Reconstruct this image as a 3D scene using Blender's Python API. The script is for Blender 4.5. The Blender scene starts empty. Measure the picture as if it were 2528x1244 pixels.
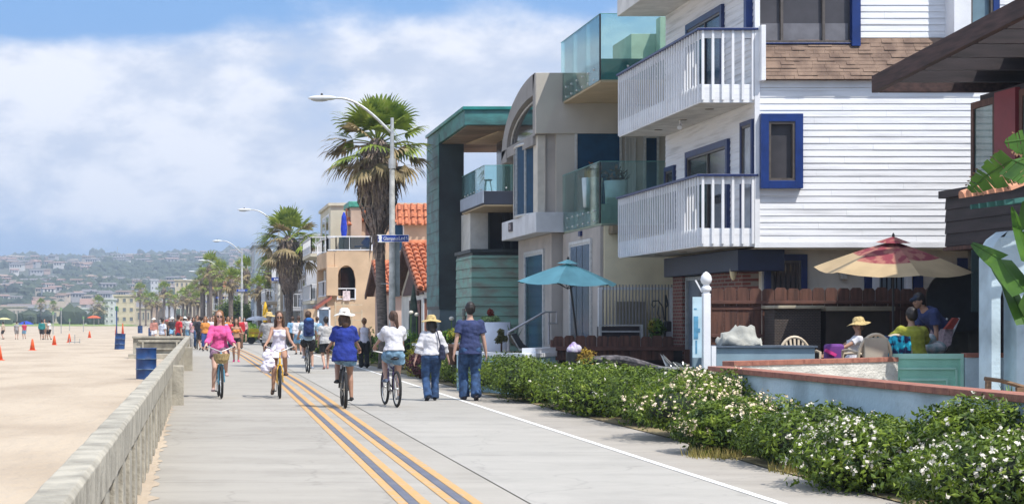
import bpy, bmesh, math, random
import numpy as np
from math import sin, cos, pi, radians, sqrt, exp, log
from mathutils import Vector, Matrix, noise
random.seed(7)
SC = bpy.context.scene
COL = SC.collection

# ------------------------------------------------------------------ camera
F, VX, HY, CZ = 4600.0, 475.0, 787.0, 1.6      # measured: focal length, vanishing point, eye height
cam_d = bpy.data.cameras.new('camera'); cam = bpy.data.objects.new('camera', cam_d); COL.objects.link(cam)
cam.location = (0, 0, CZ); cam.rotation_euler = (radians(90), 0, 0)
cam_d.sensor_width = 36; cam_d.lens = 36*F/2528
cam_d.shift_x = (1264-VX)/2528; cam_d.shift_y = (HY-622)/2528
cam_d.clip_start = 0.1; cam_d.clip_end = 9000
SC.camera = cam

# ------------------------------------------------------------------ sun, sky, exposure
SUNV = Vector((0.40, -0.50, 1.0)).normalized()
sd = bpy.data.lights.new('sun', 'SUN'); sd.energy = 4.5; sd.angle = radians(0.5); sd.color = (1.0, 0.955, 0.89)
sun = bpy.data.objects.new('sun', sd); COL.objects.link(sun)
sun.rotation_euler = SUNV.to_track_quat('Z', 'Y').to_euler()
W = bpy.data.worlds.new('World'); SC.world = W; W.use_nodes = True
nt = W.node_tree; N = nt.nodes; L = nt.links
for n in list(N): N.remove(n)
def nd(t, **k):
    n = N.new(t)
    for a, b in k.items(): setattr(n, a, b)
    return n
def math_(op, a, b=None, clamp=False):
    n = nd('ShaderNodeMath', operation=op, use_clamp=clamp)
    for i, v in enumerate((a, b)):
        if v is None: continue
        if isinstance(v, (int, float)): n.inputs[i].default_value = v
        else: L.new(v, n.inputs[i])
    return n.outputs[0]
out = nd('ShaderNodeOutputWorld'); bg = nd('ShaderNodeBackground'); L.new(bg.outputs[0], out.inputs[0])
sky = nd('ShaderNodeTexSky'); sky.sky_type = 'NISHITA'; sky.sun_disc = False
sky.sun_elevation = math.asin(SUNV.z); sky.sun_rotation = math.atan2(SUNV.x, SUNV.y)
sky.air_density = 1.0; sky.dust_density = 0.4; sky.ozone_density = 2.0
tc = nd('ShaderNodeTexCoord'); sep = nd('ShaderNodeSeparateXYZ'); L.new(tc.outputs['Generated'], sep.inputs[0])
Z = sep.outputs[2]; X = sep.outputs[0]
def mixc(f, a, b):
    n = nd('ShaderNodeMix', data_type='RGBA')
    if isinstance(f, (int, float)): n.inputs[0].default_value = f
    else: L.new(f, n.inputs[0])
    for i, v in ((6, a), (7, b)):
        if isinstance(v, tuple): n.inputs[i].default_value = (*v, 1)
        else: L.new(v, n.inputs[i])
    return n.outputs[2]
def maprange(v, a, b, c=0., d=1., smooth=True):
    n = nd('ShaderNodeMapRange'); n.interpolation_type = 'SMOOTHSTEP' if smooth else 'LINEAR'
    L.new(v, n.inputs[0])
    for i, q in enumerate((a, b, c, d)): n.inputs[1+i].default_value = q
    return n.outputs[0]
HAZE_D = 0.00034
SKYS = 0.15
def colr(r, g, b): return (r/SKYS, g/SKYS, b/SKYS)
lowblue = mixc(maprange(Z, 0.0, 0.17), colr(.26, .40, .64), colr(.17, .38, .74))
base = mixc(maprange(Z, 0.15, 0.5), lowblue, sky.outputs[0])
def noise_(scale, detail, rough, sx, sy, sz, off=(0, 0, 0), dist=0.0):
    mp = nd('ShaderNodeMapping'); mp.inputs['Scale'].default_value = (sx, sy, sz); mp.inputs['Location'].default_value = off
    L.new(tc.outputs['Generated'], mp.inputs[0])
    n = nd('ShaderNodeTexNoise'); n.inputs['Scale'].default_value = scale; n.inputs['Detail'].default_value = detail
    n.inputs['Roughness'].default_value = rough; n.inputs['Distortion'].default_value = dist
    L.new(mp.outputs[0], n.inputs[0]); return n.outputs[0]
n1 = noise_(9, 7, .52, 1, 1, 1.9, (3.3, 1.2, 0.35), .25)
n2 = noise_(20, 7, .58, 1, 1, 1.9, (1, 7, 2), .1)
cov = math_('ADD', math_('MULTIPLY', math_('SUBTRACT', n1, 0.5), 1.15), math_('MULTIPLY', math_('SUBTRACT', n2, 0.5), 0.35))
# cloud bank: thick between about 3 and 8.5 degrees, breaking above it, thinning below
bank = math_('SUBTRACT', maprange(Z, 0.03, 0.09, -0.16, 0.34), maprange(Z, 0.135, 0.175, 0.0, 0.52))
bank = math_('SUBTRACT', bank, math_('MULTIPLY', maprange(X, 0.07, -0.08), maprange(Z, 0.11, 0.165, 0.0, 0.22)))
cl = maprange(math_('ADD', cov, bank), -0.14, 0.26)
shade = maprange(math_('ADD', n2, math_('MULTIPLY', n1, 0.8)), 0.74, 1.04)
ccol = mixc(shade, colr(.63, .68, .80), colr(.98, .97, 1.0))
final = mixc(math_('MULTIPLY', cl, 0.9), base, ccol)
# bright broken cloud added above the frame, unseen, to strengthen the fill light
final = mixc(math_('MULTIPLY', maprange(Z, 0.2, 0.42), maprange(n1, 0.34, 0.62, 0.2, 0.75)), final, colr(1.0, 1.12, 1.36))
L.new(final, bg.inputs[0]); bg.inputs[1].default_value = SKYS
SC.view_settings.view_transform = 'Standard'; SC.view_settings.look = 'None'
SC.view_settings.exposure = 0.22; SC.view_settings.gamma = 1.0; SC.view_settings.use_curve_mapping = False
try:
    SC.cycles.max_bounces = 8; SC.cycles.transparent_max_bounces = 24; SC.cycles.caustics_reflective = False; SC.cycles.caustics_refractive = False
except Exception: pass

# ------------------------------------------------------------------ measuring helpers (photo reading -> metres)
def PX(px, Y): return (px-VX)*Y/F
def PZ(py, Y): return CZ+(HY-py)*Y/F
def off(Y): return -0.0230*12*log(1+exp(min(60, (Y-92)/12)))      # the promenade bends towards the sea far off

# ------------------------------------------------------------------ materials
MATS = {}
def M(name, col=(.5, .5, .5), rough=.8, var=.12, scale=4, bump=0.0, bscale=None, metal=0, spec=.5, col2=None, lo=.35, hi=.65, stretch=(1, 1, 1), detail=5, trans=0):
    if name in MATS: return MATS[name]
    m = bpy.data.materials.new(name); m.use_nodes = True; t = m.node_tree
    p = t.nodes['Principled BSDF']
    p.inputs['Roughness'].default_value = rough; p.inputs['Metallic'].default_value = metal
    p.inputs['Specular IOR Level'].default_value = spec
    if trans: p.inputs['Transmission Weight'].default_value = trans
    tcn = t.nodes.new('ShaderNodeTexCoord'); mp = t.nodes.new('ShaderNodeMapping'); mp.inputs['Scale'].default_value = stretch
    t.links.new(tcn.outputs['Object'], mp.inputs[0])
    nz = t.nodes.new('ShaderNodeTexNoise'); nz.inputs['Scale'].default_value = scale; nz.inputs['Detail'].default_value = detail
    t.links.new(mp.outputs[0], nz.inputs[0])
    r = t.nodes.new('ShaderNodeValToRGB')
    c2 = col2 if col2 else tuple(max(0, c*(1-2.2*var)) for c in col)
    r.color_ramp.elements[0].position = lo; r.color_ramp.elements[0].color = (*c2, 1)
    r.color_ramp.elements[1].position = hi; r.color_ramp.elements[1].color = (*[min(1, c*(1+var*.4)) for c in col], 1)
    t.links.new(nz.outputs[0], r.inputs[0]); t.links.new(r.outputs[0], p.inputs['Base Color'])
    if bump:
        b = t.nodes.new('ShaderNodeBump'); b.inputs['Strength'].default_value = min(1, bump); b.inputs['Distance'].default_value = .02*max(1, bump)
        n2 = t.nodes.new('ShaderNodeTexNoise'); n2.inputs['Scale'].default_value = bscale or scale*6; n2.inputs['Detail'].default_value = 6
        t.links.new(mp.outputs[0], n2.inputs[0]); t.links.new(n2.outputs[0], b.inputs['Height']); t.links.new(b.outputs[0], p.inputs['Normal'])
    MATS[name] = m; return m
def glass(name, tint, refl=.5, dens=.0):
    if name in MATS: return MATS[name]
    m = bpy.data.materials.new(name); m.use_nodes = True; t = m.node_tree; t.nodes.remove(t.nodes['Principled BSDF'])
    o = t.nodes['Material Output']; tr = t.nodes.new('ShaderNodeBsdfTransparent'); tr.inputs[0].default_value = (*tint, 1)
    gl = t.nodes.new('ShaderNodeBsdfGlossy'); gl.inputs['Roughness'].default_value = .02; gl.inputs[0].default_value = (.9, .97, .97, 1)
    df = t.nodes.new('ShaderNodeBsdfDiffuse'); df.inputs[0].default_value = (tint[0]*.5, tint[1]*.75, tint[2]*.72, 1)
    m0 = t.nodes.new('ShaderNodeMixShader'); m0.inputs[0].default_value = dens; t.links.new(tr.outputs[0], m0.inputs[1]); t.links.new(df.outputs[0], m0.inputs[2])
    fr = t.nodes.new('ShaderNodeFresnel'); fr.inputs[0].default_value = 1.45
    mu = t.nodes.new('ShaderNodeMath'); mu.operation = 'MULTIPLY'; mu.inputs[1].default_value = refl*2; mu.use_clamp = True; t.links.new(fr.outputs[0], mu.inputs[0])
    mx = t.nodes.new('ShaderNodeMixShader'); t.links.new(mu.outputs[0], mx.inputs[0])
    t.links.new(m0.outputs[0], mx.inputs[1]); t.links.new(gl.outputs[0], mx.inputs[2]); t.links.new(mx.outputs[0], o.inputs[0])
    MATS[name] = m; return m
def brickmat(name, c1, c2, mortar, sc=1.0, bw=.22, bh=.075, axes='xz', msize=.012, rough=.9):
    if name in MATS: return MATS[name]
    m = M(name, c1, rough=rough, var=.1); t = m.node_tree; p = t.nodes['Principled BSDF']
    for l in list(p.inputs['Base Color'].links): t.links.remove(l)
    tcn = t.nodes.new('ShaderNodeTexCoord'); s = t.nodes.new('ShaderNodeSeparateXYZ'); c = t.nodes.new('ShaderNodeCombineXYZ')
    t.links.new(tcn.outputs['Object'], s.inputs[0])
    ad = t.nodes.new('ShaderNodeMath'); ad.operation = 'ADD'; t.links.new(s.outputs[0], ad.inputs[0]); t.links.new(s.outputs[1], ad.inputs[1])
    t.links.new(ad.outputs[0], c.inputs[0]); t.links.new(s.outputs[2], c.inputs[1])
    b = t.nodes.new('ShaderNodeTexBrick'); t.links.new(c.outputs[0], b.inputs[0])
    b.inputs['Scale'].default_value = sc; b.inputs['Brick Width'].default_value = bw; b.inputs['Row Height'].default_value = bh; b.inputs['Mortar Size'].default_value = msize
    b.inputs['Color1'].default_value = (*c1, 1); b.inputs['Color2'].default_value = (*c2, 1); b.inputs['Mortar'].default_value = (*mortar, 1)
    nz = t.nodes.new('ShaderNodeTexNoise'); nz.inputs['Scale'].default_value = 3; nz.inputs['Detail'].default_value = 6; t.links.new(tcn.outputs['Object'], nz.inputs[0])
    mx = t.nodes.new('ShaderNodeMix'); mx.data_type = 'RGBA'; mx.blend_type = 'MULTIPLY'; mx.inputs[0].default_value = .5
    t.links.new(b.outputs[0], mx.inputs[6]); t.links.new(nz.outputs[0], mx.inputs[7]); t.links.new(mx.outputs[2], p.inputs['Base Color'])
    bp = t.nodes.new('ShaderNodeBump'); bp.inputs['Strength'].default_value = .6; bp.inputs['Distance'].default_value = .01; bp.invert = True
    t.links.new(b.outputs['Fac'], bp.inputs['Height']); t.links.new(bp.outputs[0], p.inputs['Normal'])
    return m

# ------------------------------------------------------------------ object helpers
ORG = {}
def org(o): return ORG.get(o.name, Vector((0, 0, 0))) if o else Vector((0, 0, 0))
def tag(o, label=None, cat=None, group=None, kind=None):
    for k, v in (('label', label), ('category', cat), ('group', group), ('kind', kind)):
        if v: o[k] = v
    return o
def thing(name, label, cat, loc=(0, 0, 0), group=None):
    o = bpy.data.objects.new(name, None); COL.objects.link(o); o.location = loc; o.empty_display_size = .3
    ORG[o.name] = Vector(loc); tag(o, label, cat, group); return o
class MB:
    def __init__(s): s.v = []; s.f = []; s.m = []
    def add(s, vs, fs, mi=0):
        b = len(s.v); s.v += [tuple(v) for v in vs]; s.f += [tuple(b+i for i in f) for f in fs]; s.m += [mi]*len(fs); return s
    def box(s, x0, x1, y0, y1, z0, z1, mi=0):
        return s.add([(x0, y0, z0), (x1, y0, z0), (x1, y1, z0), (x0, y1, z0), (x0, y0, z1), (x1, y0, z1), (x1, y1, z1), (x0, y1, z1)],
                     [(3, 2, 1, 0), (4, 5, 6, 7), (0, 1, 5, 4), (1, 2, 6, 5), (2, 3, 7, 6), (3, 0, 4, 7)], mi)
    def bar(s, a, b, w, h, mi=0, up=(0, 0, 1)):
        a = Vector(a); b = Vector(b); d = (b-a).normalized(); u = Vector(up)
        if abs(d.dot(u)) > .98: u = Vector((0, 1, 0))
        x = d.cross(u).normalized()*w/2; y = x.cross(d).normalized()*h/2
        return s.add([a-x-y, a+x-y, a+x+y, a-x+y, b-x-y, b+x-y, b+x+y, b-x+y], [(3, 2, 1, 0), (4, 5, 6, 7), (0, 1, 5, 4), (1, 2, 6, 5), (2, 3, 7, 6), (3, 0, 4, 7)], mi)
    def tube(s, pts, r, n=8, mi=0, cap=True, squash=1.0):
        pts = [Vector(p) for p in pts]; rs = r if isinstance(r, (list, tuple)) else [r]*len(pts); rings = []
        x0 = None
        for i, p in enumerate(pts):
            d = (pts[min(i+1, len(pts)-1)]-pts[max(i-1, 0)]).normalized()
            if x0 is None:
                u = Vector((0, 0, 1)) if abs(d.z) < .9 else Vector((0, 1, 0)); x0 = d.cross(u).normalized()
            x0 = (x0-d*x0.dot(d)).normalized(); y0 = d.cross(x0)
            rings.append([p+(x0*cos(2*pi*k/n)+y0*sin(2*pi*k/n)*squash)*rs[i] for k in range(n)])
        vs = [v for rg in rings for v in rg]; fs = []
        for i in range(len(pts)-1):
            for k in range(n): fs.append((i*n+k, i*n+(k+1) % n, (i+1)*n+(k+1) % n, (i+1)*n+k))
        if cap: fs.append(tuple(range(n-1, -1, -1))); fs.append(tuple((len(pts)-1)*n+k for k in range(n)))
        return s.add(vs, fs, mi)
    def lathe(s, c, prof, n=16, mi=0, sx=1, sy=1):
        c = Vector(c); vs = []; fs = []
        for r, z in prof:
            for k in range(n): vs.append(c+Vector((r*cos(2*pi*k/n)*sx, r*sin(2*pi*k/n)*sy, z)))
        for i in range(len(prof)-1):
            for k in range(n): fs.append((i*n+k, i*n+(k+1) % n, (i+1)*n+(k+1) % n, (i+1)*n+k))
        fs.append(tuple(range(n-1, -1, -1))); fs.append(tuple((len(prof)-1)*n+k for k in range(n)))
        return s.add(vs, fs, mi)
    def ell(s, c, r, n=12, m=8, mi=0, rot=None):
        c = Vector(c); vs = []; fs = []
        for j in range(m+1):
            th = pi*j/m
            for k in range(n):
                v = Vector((r[0]*sin(th)*cos(2*pi*k/n), r[1]*sin(th)*sin(2*pi*k/n), -r[2]*cos(th)))
                if rot is not None: v = rot@v
                vs.append(c+v)
        for j in range(m):
            for k in range(n): fs.append((j*n+k, j*n+(k+1) % n, (j+1)*n+(k+1) % n, (j+1)*n+k))
        return s.add(vs, fs, mi)
    def prism(s, poly, axis, a, b, mi=0):
        n = len(poly)
        def P(u, v, w): return {'x': (w, u, v), 'y': (u, w, v), 'z': (u, v, w)}[axis]
        vs = [P(u, v, a) for u, v in poly]+[P(u, v, b) for u, v in poly]
        fs = [tuple(range(n-1, -1, -1)), tuple(range(n, 2*n))]+[(i, (i+1) % n, n+(i+1) % n, n+i) for i in range(n)]
        return s.add(vs, fs, mi)
    def build(s, name, mats, parent=None, smooth=False, bevel=0, origin=None, fixn=True):
        o0 = org(parent) if parent else (Vector(origin) if origin is not None else Vector((0, 0, 0)))
        me = bpy.data.meshes.new(name)
        me.from_pydata([(v[0]-o0.x, v[1]-o0.y, v[2]-o0.z) for v in s.v], [], s.f)
        mats = mats if isinstance(mats, (list, tuple)) else [mats]
        for q in mats: me.materials.append(q)
        if len(mats) > 1: me.polygons.foreach_set('material_index', s.m)
        if smooth: me.polygons.foreach_set('use_smooth', [True]*len(s.f))
        if fixn and len(s.f) < 60000:
            bm = bmesh.new(); bm.from_mesh(me); bmesh.ops.recalc_face_normals(bm, faces=bm.faces); bm.to_mesh(me); bm.free()
        me.update()
        o = bpy.data.objects.new(name, me); COL.objects.link(o)
        if parent: o.parent = parent
        else: o.location = o0
        ORG[o.name] = o0
        if bevel:
            bv = o.modifiers.new('bevel', 'BEVEL'); bv.width = bevel; bv.segments = 2; bv.limit_method = 'ANGLE'
        return o
def copy_tree(o, parent=None):
    c = o.copy(); COL.objects.link(c); c.parent = parent
    ORG[c.name] = ORG.get(o.name, Vector((0, 0, 0)))
    for ch in list(o.children): copy_tree(ch, c)
    return c
def struct(o): o['kind'] = 'structure'; return o
TMP = bpy.data.scenes.new('tmp')
def evaluated_mesh(o):
    TMP.collection.objects.link(o)
    with bpy.context.temp_override(scene=TMP, view_layer=TMP.view_layers[0]):
        dg = bpy.context.evaluated_depsgraph_get(); me = bpy.data.meshes.new_from_object(o.evaluated_get(dg))
    TMP.collection.objects.unlink(o); return me
def text_mesh(name, body, size, mat, parent, M4, depth=.004):
    cu = bpy.data.curves.new(name, 'FONT'); cu.body = body; cu.size = size; cu.extrude = depth; cu.align_x = 'CENTER'; cu.align_y = 'CENTER'
    o = bpy.data.objects.new(name+'_tmp', cu); me = evaluated_mesh(o)
    bpy.data.objects.remove(o); bpy.data.curves.remove(cu)
    me.transform(Matrix.Translation(-org(parent))@M4); me.materials.clear(); me.materials.append(mat); me.name = name
    q = bpy.data.objects.new(name, me); COL.objects.link(q); q.parent = parent; ORG[q.name] = org(parent); return q

# palette
white = M('white_paint', (.80, .81, .83), .55, .05, 2, .15, 30)
whiteold = M('weathered_white_boards', (.78, .79, .81), .6, .11, 1.6, .3, 40, stretch=(.35, .35, 6), lo=.3, hi=.5)
navy = M('navy_paint', (.014, .030, .12), .4, .1, 5)
navylight = M('blue_trim_paint', (.006, .032, .17), .4, .12, 4, .1, 60)
darkpane = M('dark_window_pane', (.035, .037, .045), .08, .25, .8, spec=.6)
bluepane = M('blue_tinted_window_pane', (.010, .06, .14), .16, .3, .7, spec=.3)
screen = M('grey_window_screen', (.055, .052, .06), .5, .2, 1.5)
curtain = M('pale_curtain', (.55, .53, .48), .9, .2, 3, stretch=(14, 14, .2))
bronze = M('bronze_metal_frame', (.13, .11, .095), .4, .1, 10, metal=.3)
alu = M('pale_metal', (.62, .62, .60), .35, .1, 10, metal=.4)
steel = M('galvanised_steel', (.42, .43, .42), .5, .12, 8, .1, 40, metal=.2)
concrete_wall = M('weathered_concrete', (.42, .385, .31), .9, .20, 3.2, .7, 22, lo=.3, hi=.62, detail=8)
grey_stucco = M('grey_stucco', (.44, .40, .36), .9, .08, 1.5, .3, 60)
beige_stucco = M('beige_stucco', (.82, .72, .50), .9, .08, 1.2, .3, 60)
tan_stucco = M('tan_stucco', (.62, .44, .28), .9, .1, .8, .3, 40)
peach_stucco = M('peach_stucco', (.58, .42, .30), .9, .1, .8, .3, 40)
white_stucco = M('white_stucco', (.75, .72, .66), .9, .1, 1, .3, 40)
bluewhite_stucco = M('pale_blue_stucco', (.50, .62, .68), .9, .18, 1.1, .5, 18, lo=.3, hi=.55)
cream = M('cream_paint', (.66, .60, .48), .8, .06, 2)
copper = M('green_copper_patina', (.055, .20, .19), .5, .3, 1.4, .25, 14, col2=(.035, .085, .085), lo=.35, hi=.62, stretch=(1, 1, 2.2), metal=.15)
copperdark = M('dark_copper', (.035, .05, .052), .5, .3, 1.2, .2, 12, col2=(.025, .028, .03), metal=.2)
seam = M('dark_seam', (.03, .045, .04), .8)
teal = M('teal_fascia', (.02, .22, .20), .35, .15, 2)
tile = M('terracotta_tile', (.56, .19, .085), .8, .28, 5, .3, 30, col2=(.33, .10, .05))
brick = brickmat('red_brick', (.27, .075, .05), (.20, .055, .04), (.33, .27, .22))
brickcap = brickmat('brick_coping', (.42, .16, .10), (.34, .12, .075), (.36, .28, .22), bw=.11, bh=.3, msize=.006)
brownwood = M('dark_brown_stained_wood', (.13, .055, .036), .75, .25, 2.5, .4, 30, stretch=(6, 6, .6))
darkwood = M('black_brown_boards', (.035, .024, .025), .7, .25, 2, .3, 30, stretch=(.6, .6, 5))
redpaint = M('dark_red_panel', (.22, .022, .03), .6, .1, 2)
black = M('black_plastic', (.015, .015, .017), .45, .2, 8)
rubber = M('black_rubber', (.02, .02, .02), .8, .2, 12)
# ------------------------------------------------------------------ THE SETTING
def ribbon(name, xl, xr, ys, z, mat, flipuv=False):
    mb = MB(); vs = []; fs = []
    for Y in ys: vs += [(xl(Y), Y, z), (xr(Y), Y, z)]
    for i in range(len(ys)-1): fs.append((2*i, 2*i+1, 2*i+3, 2*i+2))
    mb.add(vs, fs); return struct(mb.build(name, mat, fixn=False))
YS = [-6, 0, 4, 8, 12, 16, 20, 25, 30, 35, 40, 45, 50, 56, 62, 70, 78, 84]+list(range(90, 460, 8))
# far ground, reaching the horizon, and the hill behind the town
gmat = M('town_ground', (.16, .17, .09), .95, .4, .02, col2=(.30, .26, .20), detail=8)
def hz(x, y):
    t = (y-900)/1700.0
    if t <= 0: return 0.0
    base = 80*(1-(1-min(1, t))**1.5)
    ridge = 1+.05*sin(x*.004+1)+.03*sin(x*.011)+(0.05 if x > 60 else 0)*min(1, (x-60)/80)
    n = noise.fractal(Vector((x*.0025, y*.0025, 3)), 1, 2, 4)
    return base*ridge+n*11*min(1, t*3)*(1 if t < .9 else max(0.25, (1.1-t)*5))
mb = MB(); vs = []; fs = []; nx, ny = 120, 60
for j in range(ny+1):
    for i in range(nx+1):
        x = -1100+3600*i/nx; y = 880+2000*j/ny; vs.append((x, y, hz(x, y)-.3))
for j in range(ny):
    for i in range(nx): a = j*(nx+1)+i; fs.append((a, a+1, a+nx+2, a+nx+1))
mb.add(vs, fs)
hillmat = M('hillside_scrub', (.075, .08, .055), .95, .3, .012, col2=(.035, .055, .028), lo=.35, hi=.6, detail=10)
struct(mb.build('hill', hillmat, smooth=True, fixn=False))
mb = MB(); mb.add([(-4000, -40, -.14), (6000, -40, -.14), (6000, 6500, -.14), (-4000, 6500, -.14)], [(0, 1, 2, 3)])
struct(mb.build('ground', gmat, fixn=False))
# beach sand: gently rippled sheet with footprints
sand = M('beach_sand', (.475, .39, .29), .95, .08, .35, 3.5, 4.5, col2=(.395, .315, .23), lo=.36, hi=.56, detail=14, stretch=(1, .45, 1))
mb = MB(); vs = []; fs = []
sy = [0.0+60*(k/90.)**1.6 for k in range(91)]+list(range(64, 330, 6))+[340, 360, 390, 430]
sx = [0, .15, .35, .6, 1, 1.5, 2, 2.6, 3.3, 4.2, 5.2, 6.5, 8, 10, 12.5, 15.5, 19, 24, 30, 40, 60, 100, 200]
for Y in sy:
    for k in sx:
        x = -.50+off(Y)-k
        h = -.045+.05*noise.noise(Vector((x*.7, Y*.25, 0)))+.03*noise.noise(Vector((x*2.3, Y*1.1, 5)))-(.03 if k > .3 else 0)
        vs.append((x, Y, h))
w_ = len(sx)
for j in range(len(sy)-1):
    for i in range(w_-1): a = j*w_+i; fs.append((a+1, a, a+w_, a+w_+1))
mb.add(vs, fs); struct(mb.build('beach', sand, smooth=True, fixn=False))
grassm = M('park_grass', (.22, .30, .05), .95, .2, .5)
mb = MB(); mb.add([(-260, 436, -.06), (-12, 436, -.06), (-30, 760, -.02), (-260, 760, -.02)], [(0, 1, 2, 3)])
struct(mb.build('park_lawn', grassm, fixn=False))
# promenade
def paving(name, c, c2, seed, joint):
    m = M(name, c, .9, .1, .55, .25, 60, col2=c2, lo=.3, hi=.68, detail=9, stretch=(.35, 2.2, 1))
    t = m.node_tree; p = t.nodes['Principled BSDF']; src = p.inputs['Base Color'].links[0].from_socket
    tcn = t.nodes.new('ShaderNodeTexCoord'); s = t.nodes.new('ShaderNodeSeparateXYZ'); t.links.new(tcn.outputs['Object'], s.inputs[0])
    wob = t.nodes.new('ShaderNodeTexNoise'); wob.inputs['Scale'].default_value = 1.2; t.links.new(tcn.outputs['Object'], wob.inputs[0])
    a = t.nodes.new('ShaderNodeMath'); a.operation = 'MULTIPLY_ADD'; t.links.new(wob.outputs[0], a.inputs[0]); a.inputs[1].default_value = .06; t.links.new(s.outputs[1], a.inputs[2])
    md = t.nodes.new('ShaderNodeMath'); md.operation = 'PINGPONG'; t.links.new(a.outputs[0], md.inputs[0]); md.inputs[1].default_value = joint/2
    lt = t.nodes.new('ShaderNodeMapRange'); t.links.new(md.outputs[0], lt.inputs[0]); lt.inputs[1].default_value = .004; lt.inputs[2].default_value = .03; lt.inputs[3].default_value = .3; lt.inputs[4].default_value = 0
    mx = t.nodes.new('ShaderNodeMix'); mx.data_type = 'RGBA'; t.links.new(lt.outputs[0], mx.inputs[0]); t.links.new(src, mx.inputs[6]); mx.inputs[7].default_value = (.16, .15, .13, 1)
    # slab-to-slab tone
    sn = t.nodes.new('ShaderNodeMath'); sn.operation = 'FLOOR'; dv = t.nodes.new('ShaderNodeMath'); dv.operation = 'DIVIDE'; t.links.new(s.outputs[1], dv.inputs[0]); dv.inputs[1].default_value = joint; t.links.new(dv.outputs[0], sn.inputs[0])
    wn = t.nodes.new('ShaderNodeTexWhiteNoise'); wn.noise_dimensions = '1D'; t.links.new(sn.outputs[0], wn.inputs['W'])
    hs = t.nodes.new('ShaderNodeMapRange'); t.links.new(wn.outputs[0], hs.inputs[0]); hs.inputs[3].default_value = .95; hs.inputs[4].default_value = 1.04
    # hairline cracks
    vo = t.nodes.new('ShaderNodeTexVoronoi'); vo.feature = 'DISTANCE_TO_EDGE'; vo.inputs['Scale'].default_value = .45; dn = t.nodes.new('ShaderNodeVectorMath'); dn.operation = 'MULTIPLY_ADD'
    n3 = t.nodes.new('ShaderNodeTexNoise'); n3.inputs['Scale'].default_value = 1.5; n3.inputs['Detail'].default_value = 6; t.links.new(tcn.outputs['Object'], n3.inputs[0])
    t.links.new(n3.outputs['Color'], dn.inputs[0]); dn.inputs[1].default_value = (.9, .9, 0); t.links.new(tcn.outputs['Object'], dn.inputs[2]); t.links.new(dn.outputs[0], vo.inputs[0])
    cr = t.nodes.new('ShaderNodeMapRange'); t.links.new(vo.outputs[0], cr.inputs[0]); cr.inputs[1].default_value = .002; cr.inputs[2].default_value = .010; cr.inputs[3].default_value = .86; cr.inputs[4].default_value = 1
    ml = t.nodes.new('ShaderNodeMath'); ml.operation = 'MULTIPLY'; t.links.new(hs.outputs[0], ml.inputs[0]); t.links.new(cr.outputs[0], ml.inputs[1])
    vm = t.nodes.new('ShaderNodeVectorMath'); vm.operation = 'SCALE'; t.links.new(mx.outputs[2], vm.inputs[0]); t.links.new(ml.outputs[0], vm.inputs['Scale'])
    # old stains and dark spots of gum
    sn2 = t.nodes.new('ShaderNodeTexNoise'); sn2.inputs['Scale'].default_value = .9; sn2.inputs['Detail'].default_value = 9; sn2.inputs['Roughness'].default_value = .7; t.links.new(tcn.outputs['Object'], sn2.inputs[0])
    s1 = t.nodes.new('ShaderNodeMapRange'); t.links.new(sn2.outputs[0], s1.inputs[0]); s1.inputs[1].default_value = .36; s1.inputs[2].default_value = .52; s1.inputs[3].default_value = .88; s1.inputs[4].default_value = 1.0
    v2 = t.nodes.new('ShaderNodeTexVoronoi'); v2.inputs['Scale'].default_value = 2.6; t.links.new(tcn.outputs['Object'], v2.inputs[0])
    s2 = t.nodes.new('ShaderNodeMapRange'); t.links.new(v2.outputs['Distance'], s2.inputs[0]); s2.inputs[1].default_value = .035; s2.inputs[2].default_value = .06; s2.inputs[3].default_value = .72; s2.inputs[4].default_value = 1.0
    m4 = t.nodes.new('ShaderNodeMath'); m4.operation = 'MULTIPLY'; t.links.new(s1.outputs[0], m4.inputs[0]); t.links.new(s2.outputs[0], m4.inputs[1])
    vm2 = t.nodes.new('ShaderNodeVectorMath'); vm2.operation = 'SCALE'; t.links.new(vm.outputs[0], vm2.inputs[0]); t.links.new(m4.outputs[0], vm2.inputs['Scale'])
    t.links.new(vm2.outputs[0], p.inputs['Base Color'])
    return m
pl = paving('grey_concrete_paving', (.375, .348, .302), (.33, .304, .262), 1, 6.1)
pr = paving('pale_concrete_paving', (.39, .368, .328), (.36, .34, .302), 2, 7.3)
pe = paving('edge_concrete_paving', (.39, .355, .305), (.345, .31, .265), 3, 2.3)
seamx = lambda Y: 2.92+off(Y)+.004*(Y-16)
wl = lambda Y: 5.05+.009*(Y-16)*(1 if Y < 60 else 0)+(.4 if Y >= 60 else 0)+off(Y)
hedge_x = lambda Y: 5.75+off(Y)
ribbon('promenade', lambda Y: -.75+off(Y), seamx, YS, 0, pl)
ribbon('promenade', lambda Y: seamx(Y)+.012, lambda Y: wl(Y)+.05, YS, .003, pr)
ribbon('promenade', lambda Y: wl(Y)+.05, lambda Y: 6.15+off(Y)+(.25 if 24 < Y < 40 else 0), YS, .001, pe)
soil = M('planting_soil', (.14, .085, .05), 1, .3, 6, .8, 30, col2=(.30, .24, .12), lo=.45, hi=.7)
ribbon('soil_bed', lambda Y: 6.15+off(Y)+(.25 if 24 < Y < 40 else 0), lambda Y: 7.6+off(Y), YS, .012, soil)
yardm = M('patio_paving', (.42, .38, .32), .9, .15, 1, .2, 30)
ribbon('patio_ground', lambda Y: 7.6+off(Y), lambda Y: 40+off(Y), YS, .006, yardm)
yel = M('yellow_road_paint', (.55, .32, .12), .8, .05, 8, .1, 40, col2=(.40, .34, .25), lo=.36, hi=.47, detail=12)
blk = M('dark_grey_road_paint', (.10, .11, .15), .8, .2, 3, .1, 40, col2=(.15, .155, .18))
yc = lambda Y: 1.78+.0115*(Y-16) if Y < 36 else 2.01+(.10 if Y > 46 else .01*(Y-36))
def yoff(Y): return yc(Y)+off(Y)
YY = [Y for Y in YS if Y >= 0]
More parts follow.
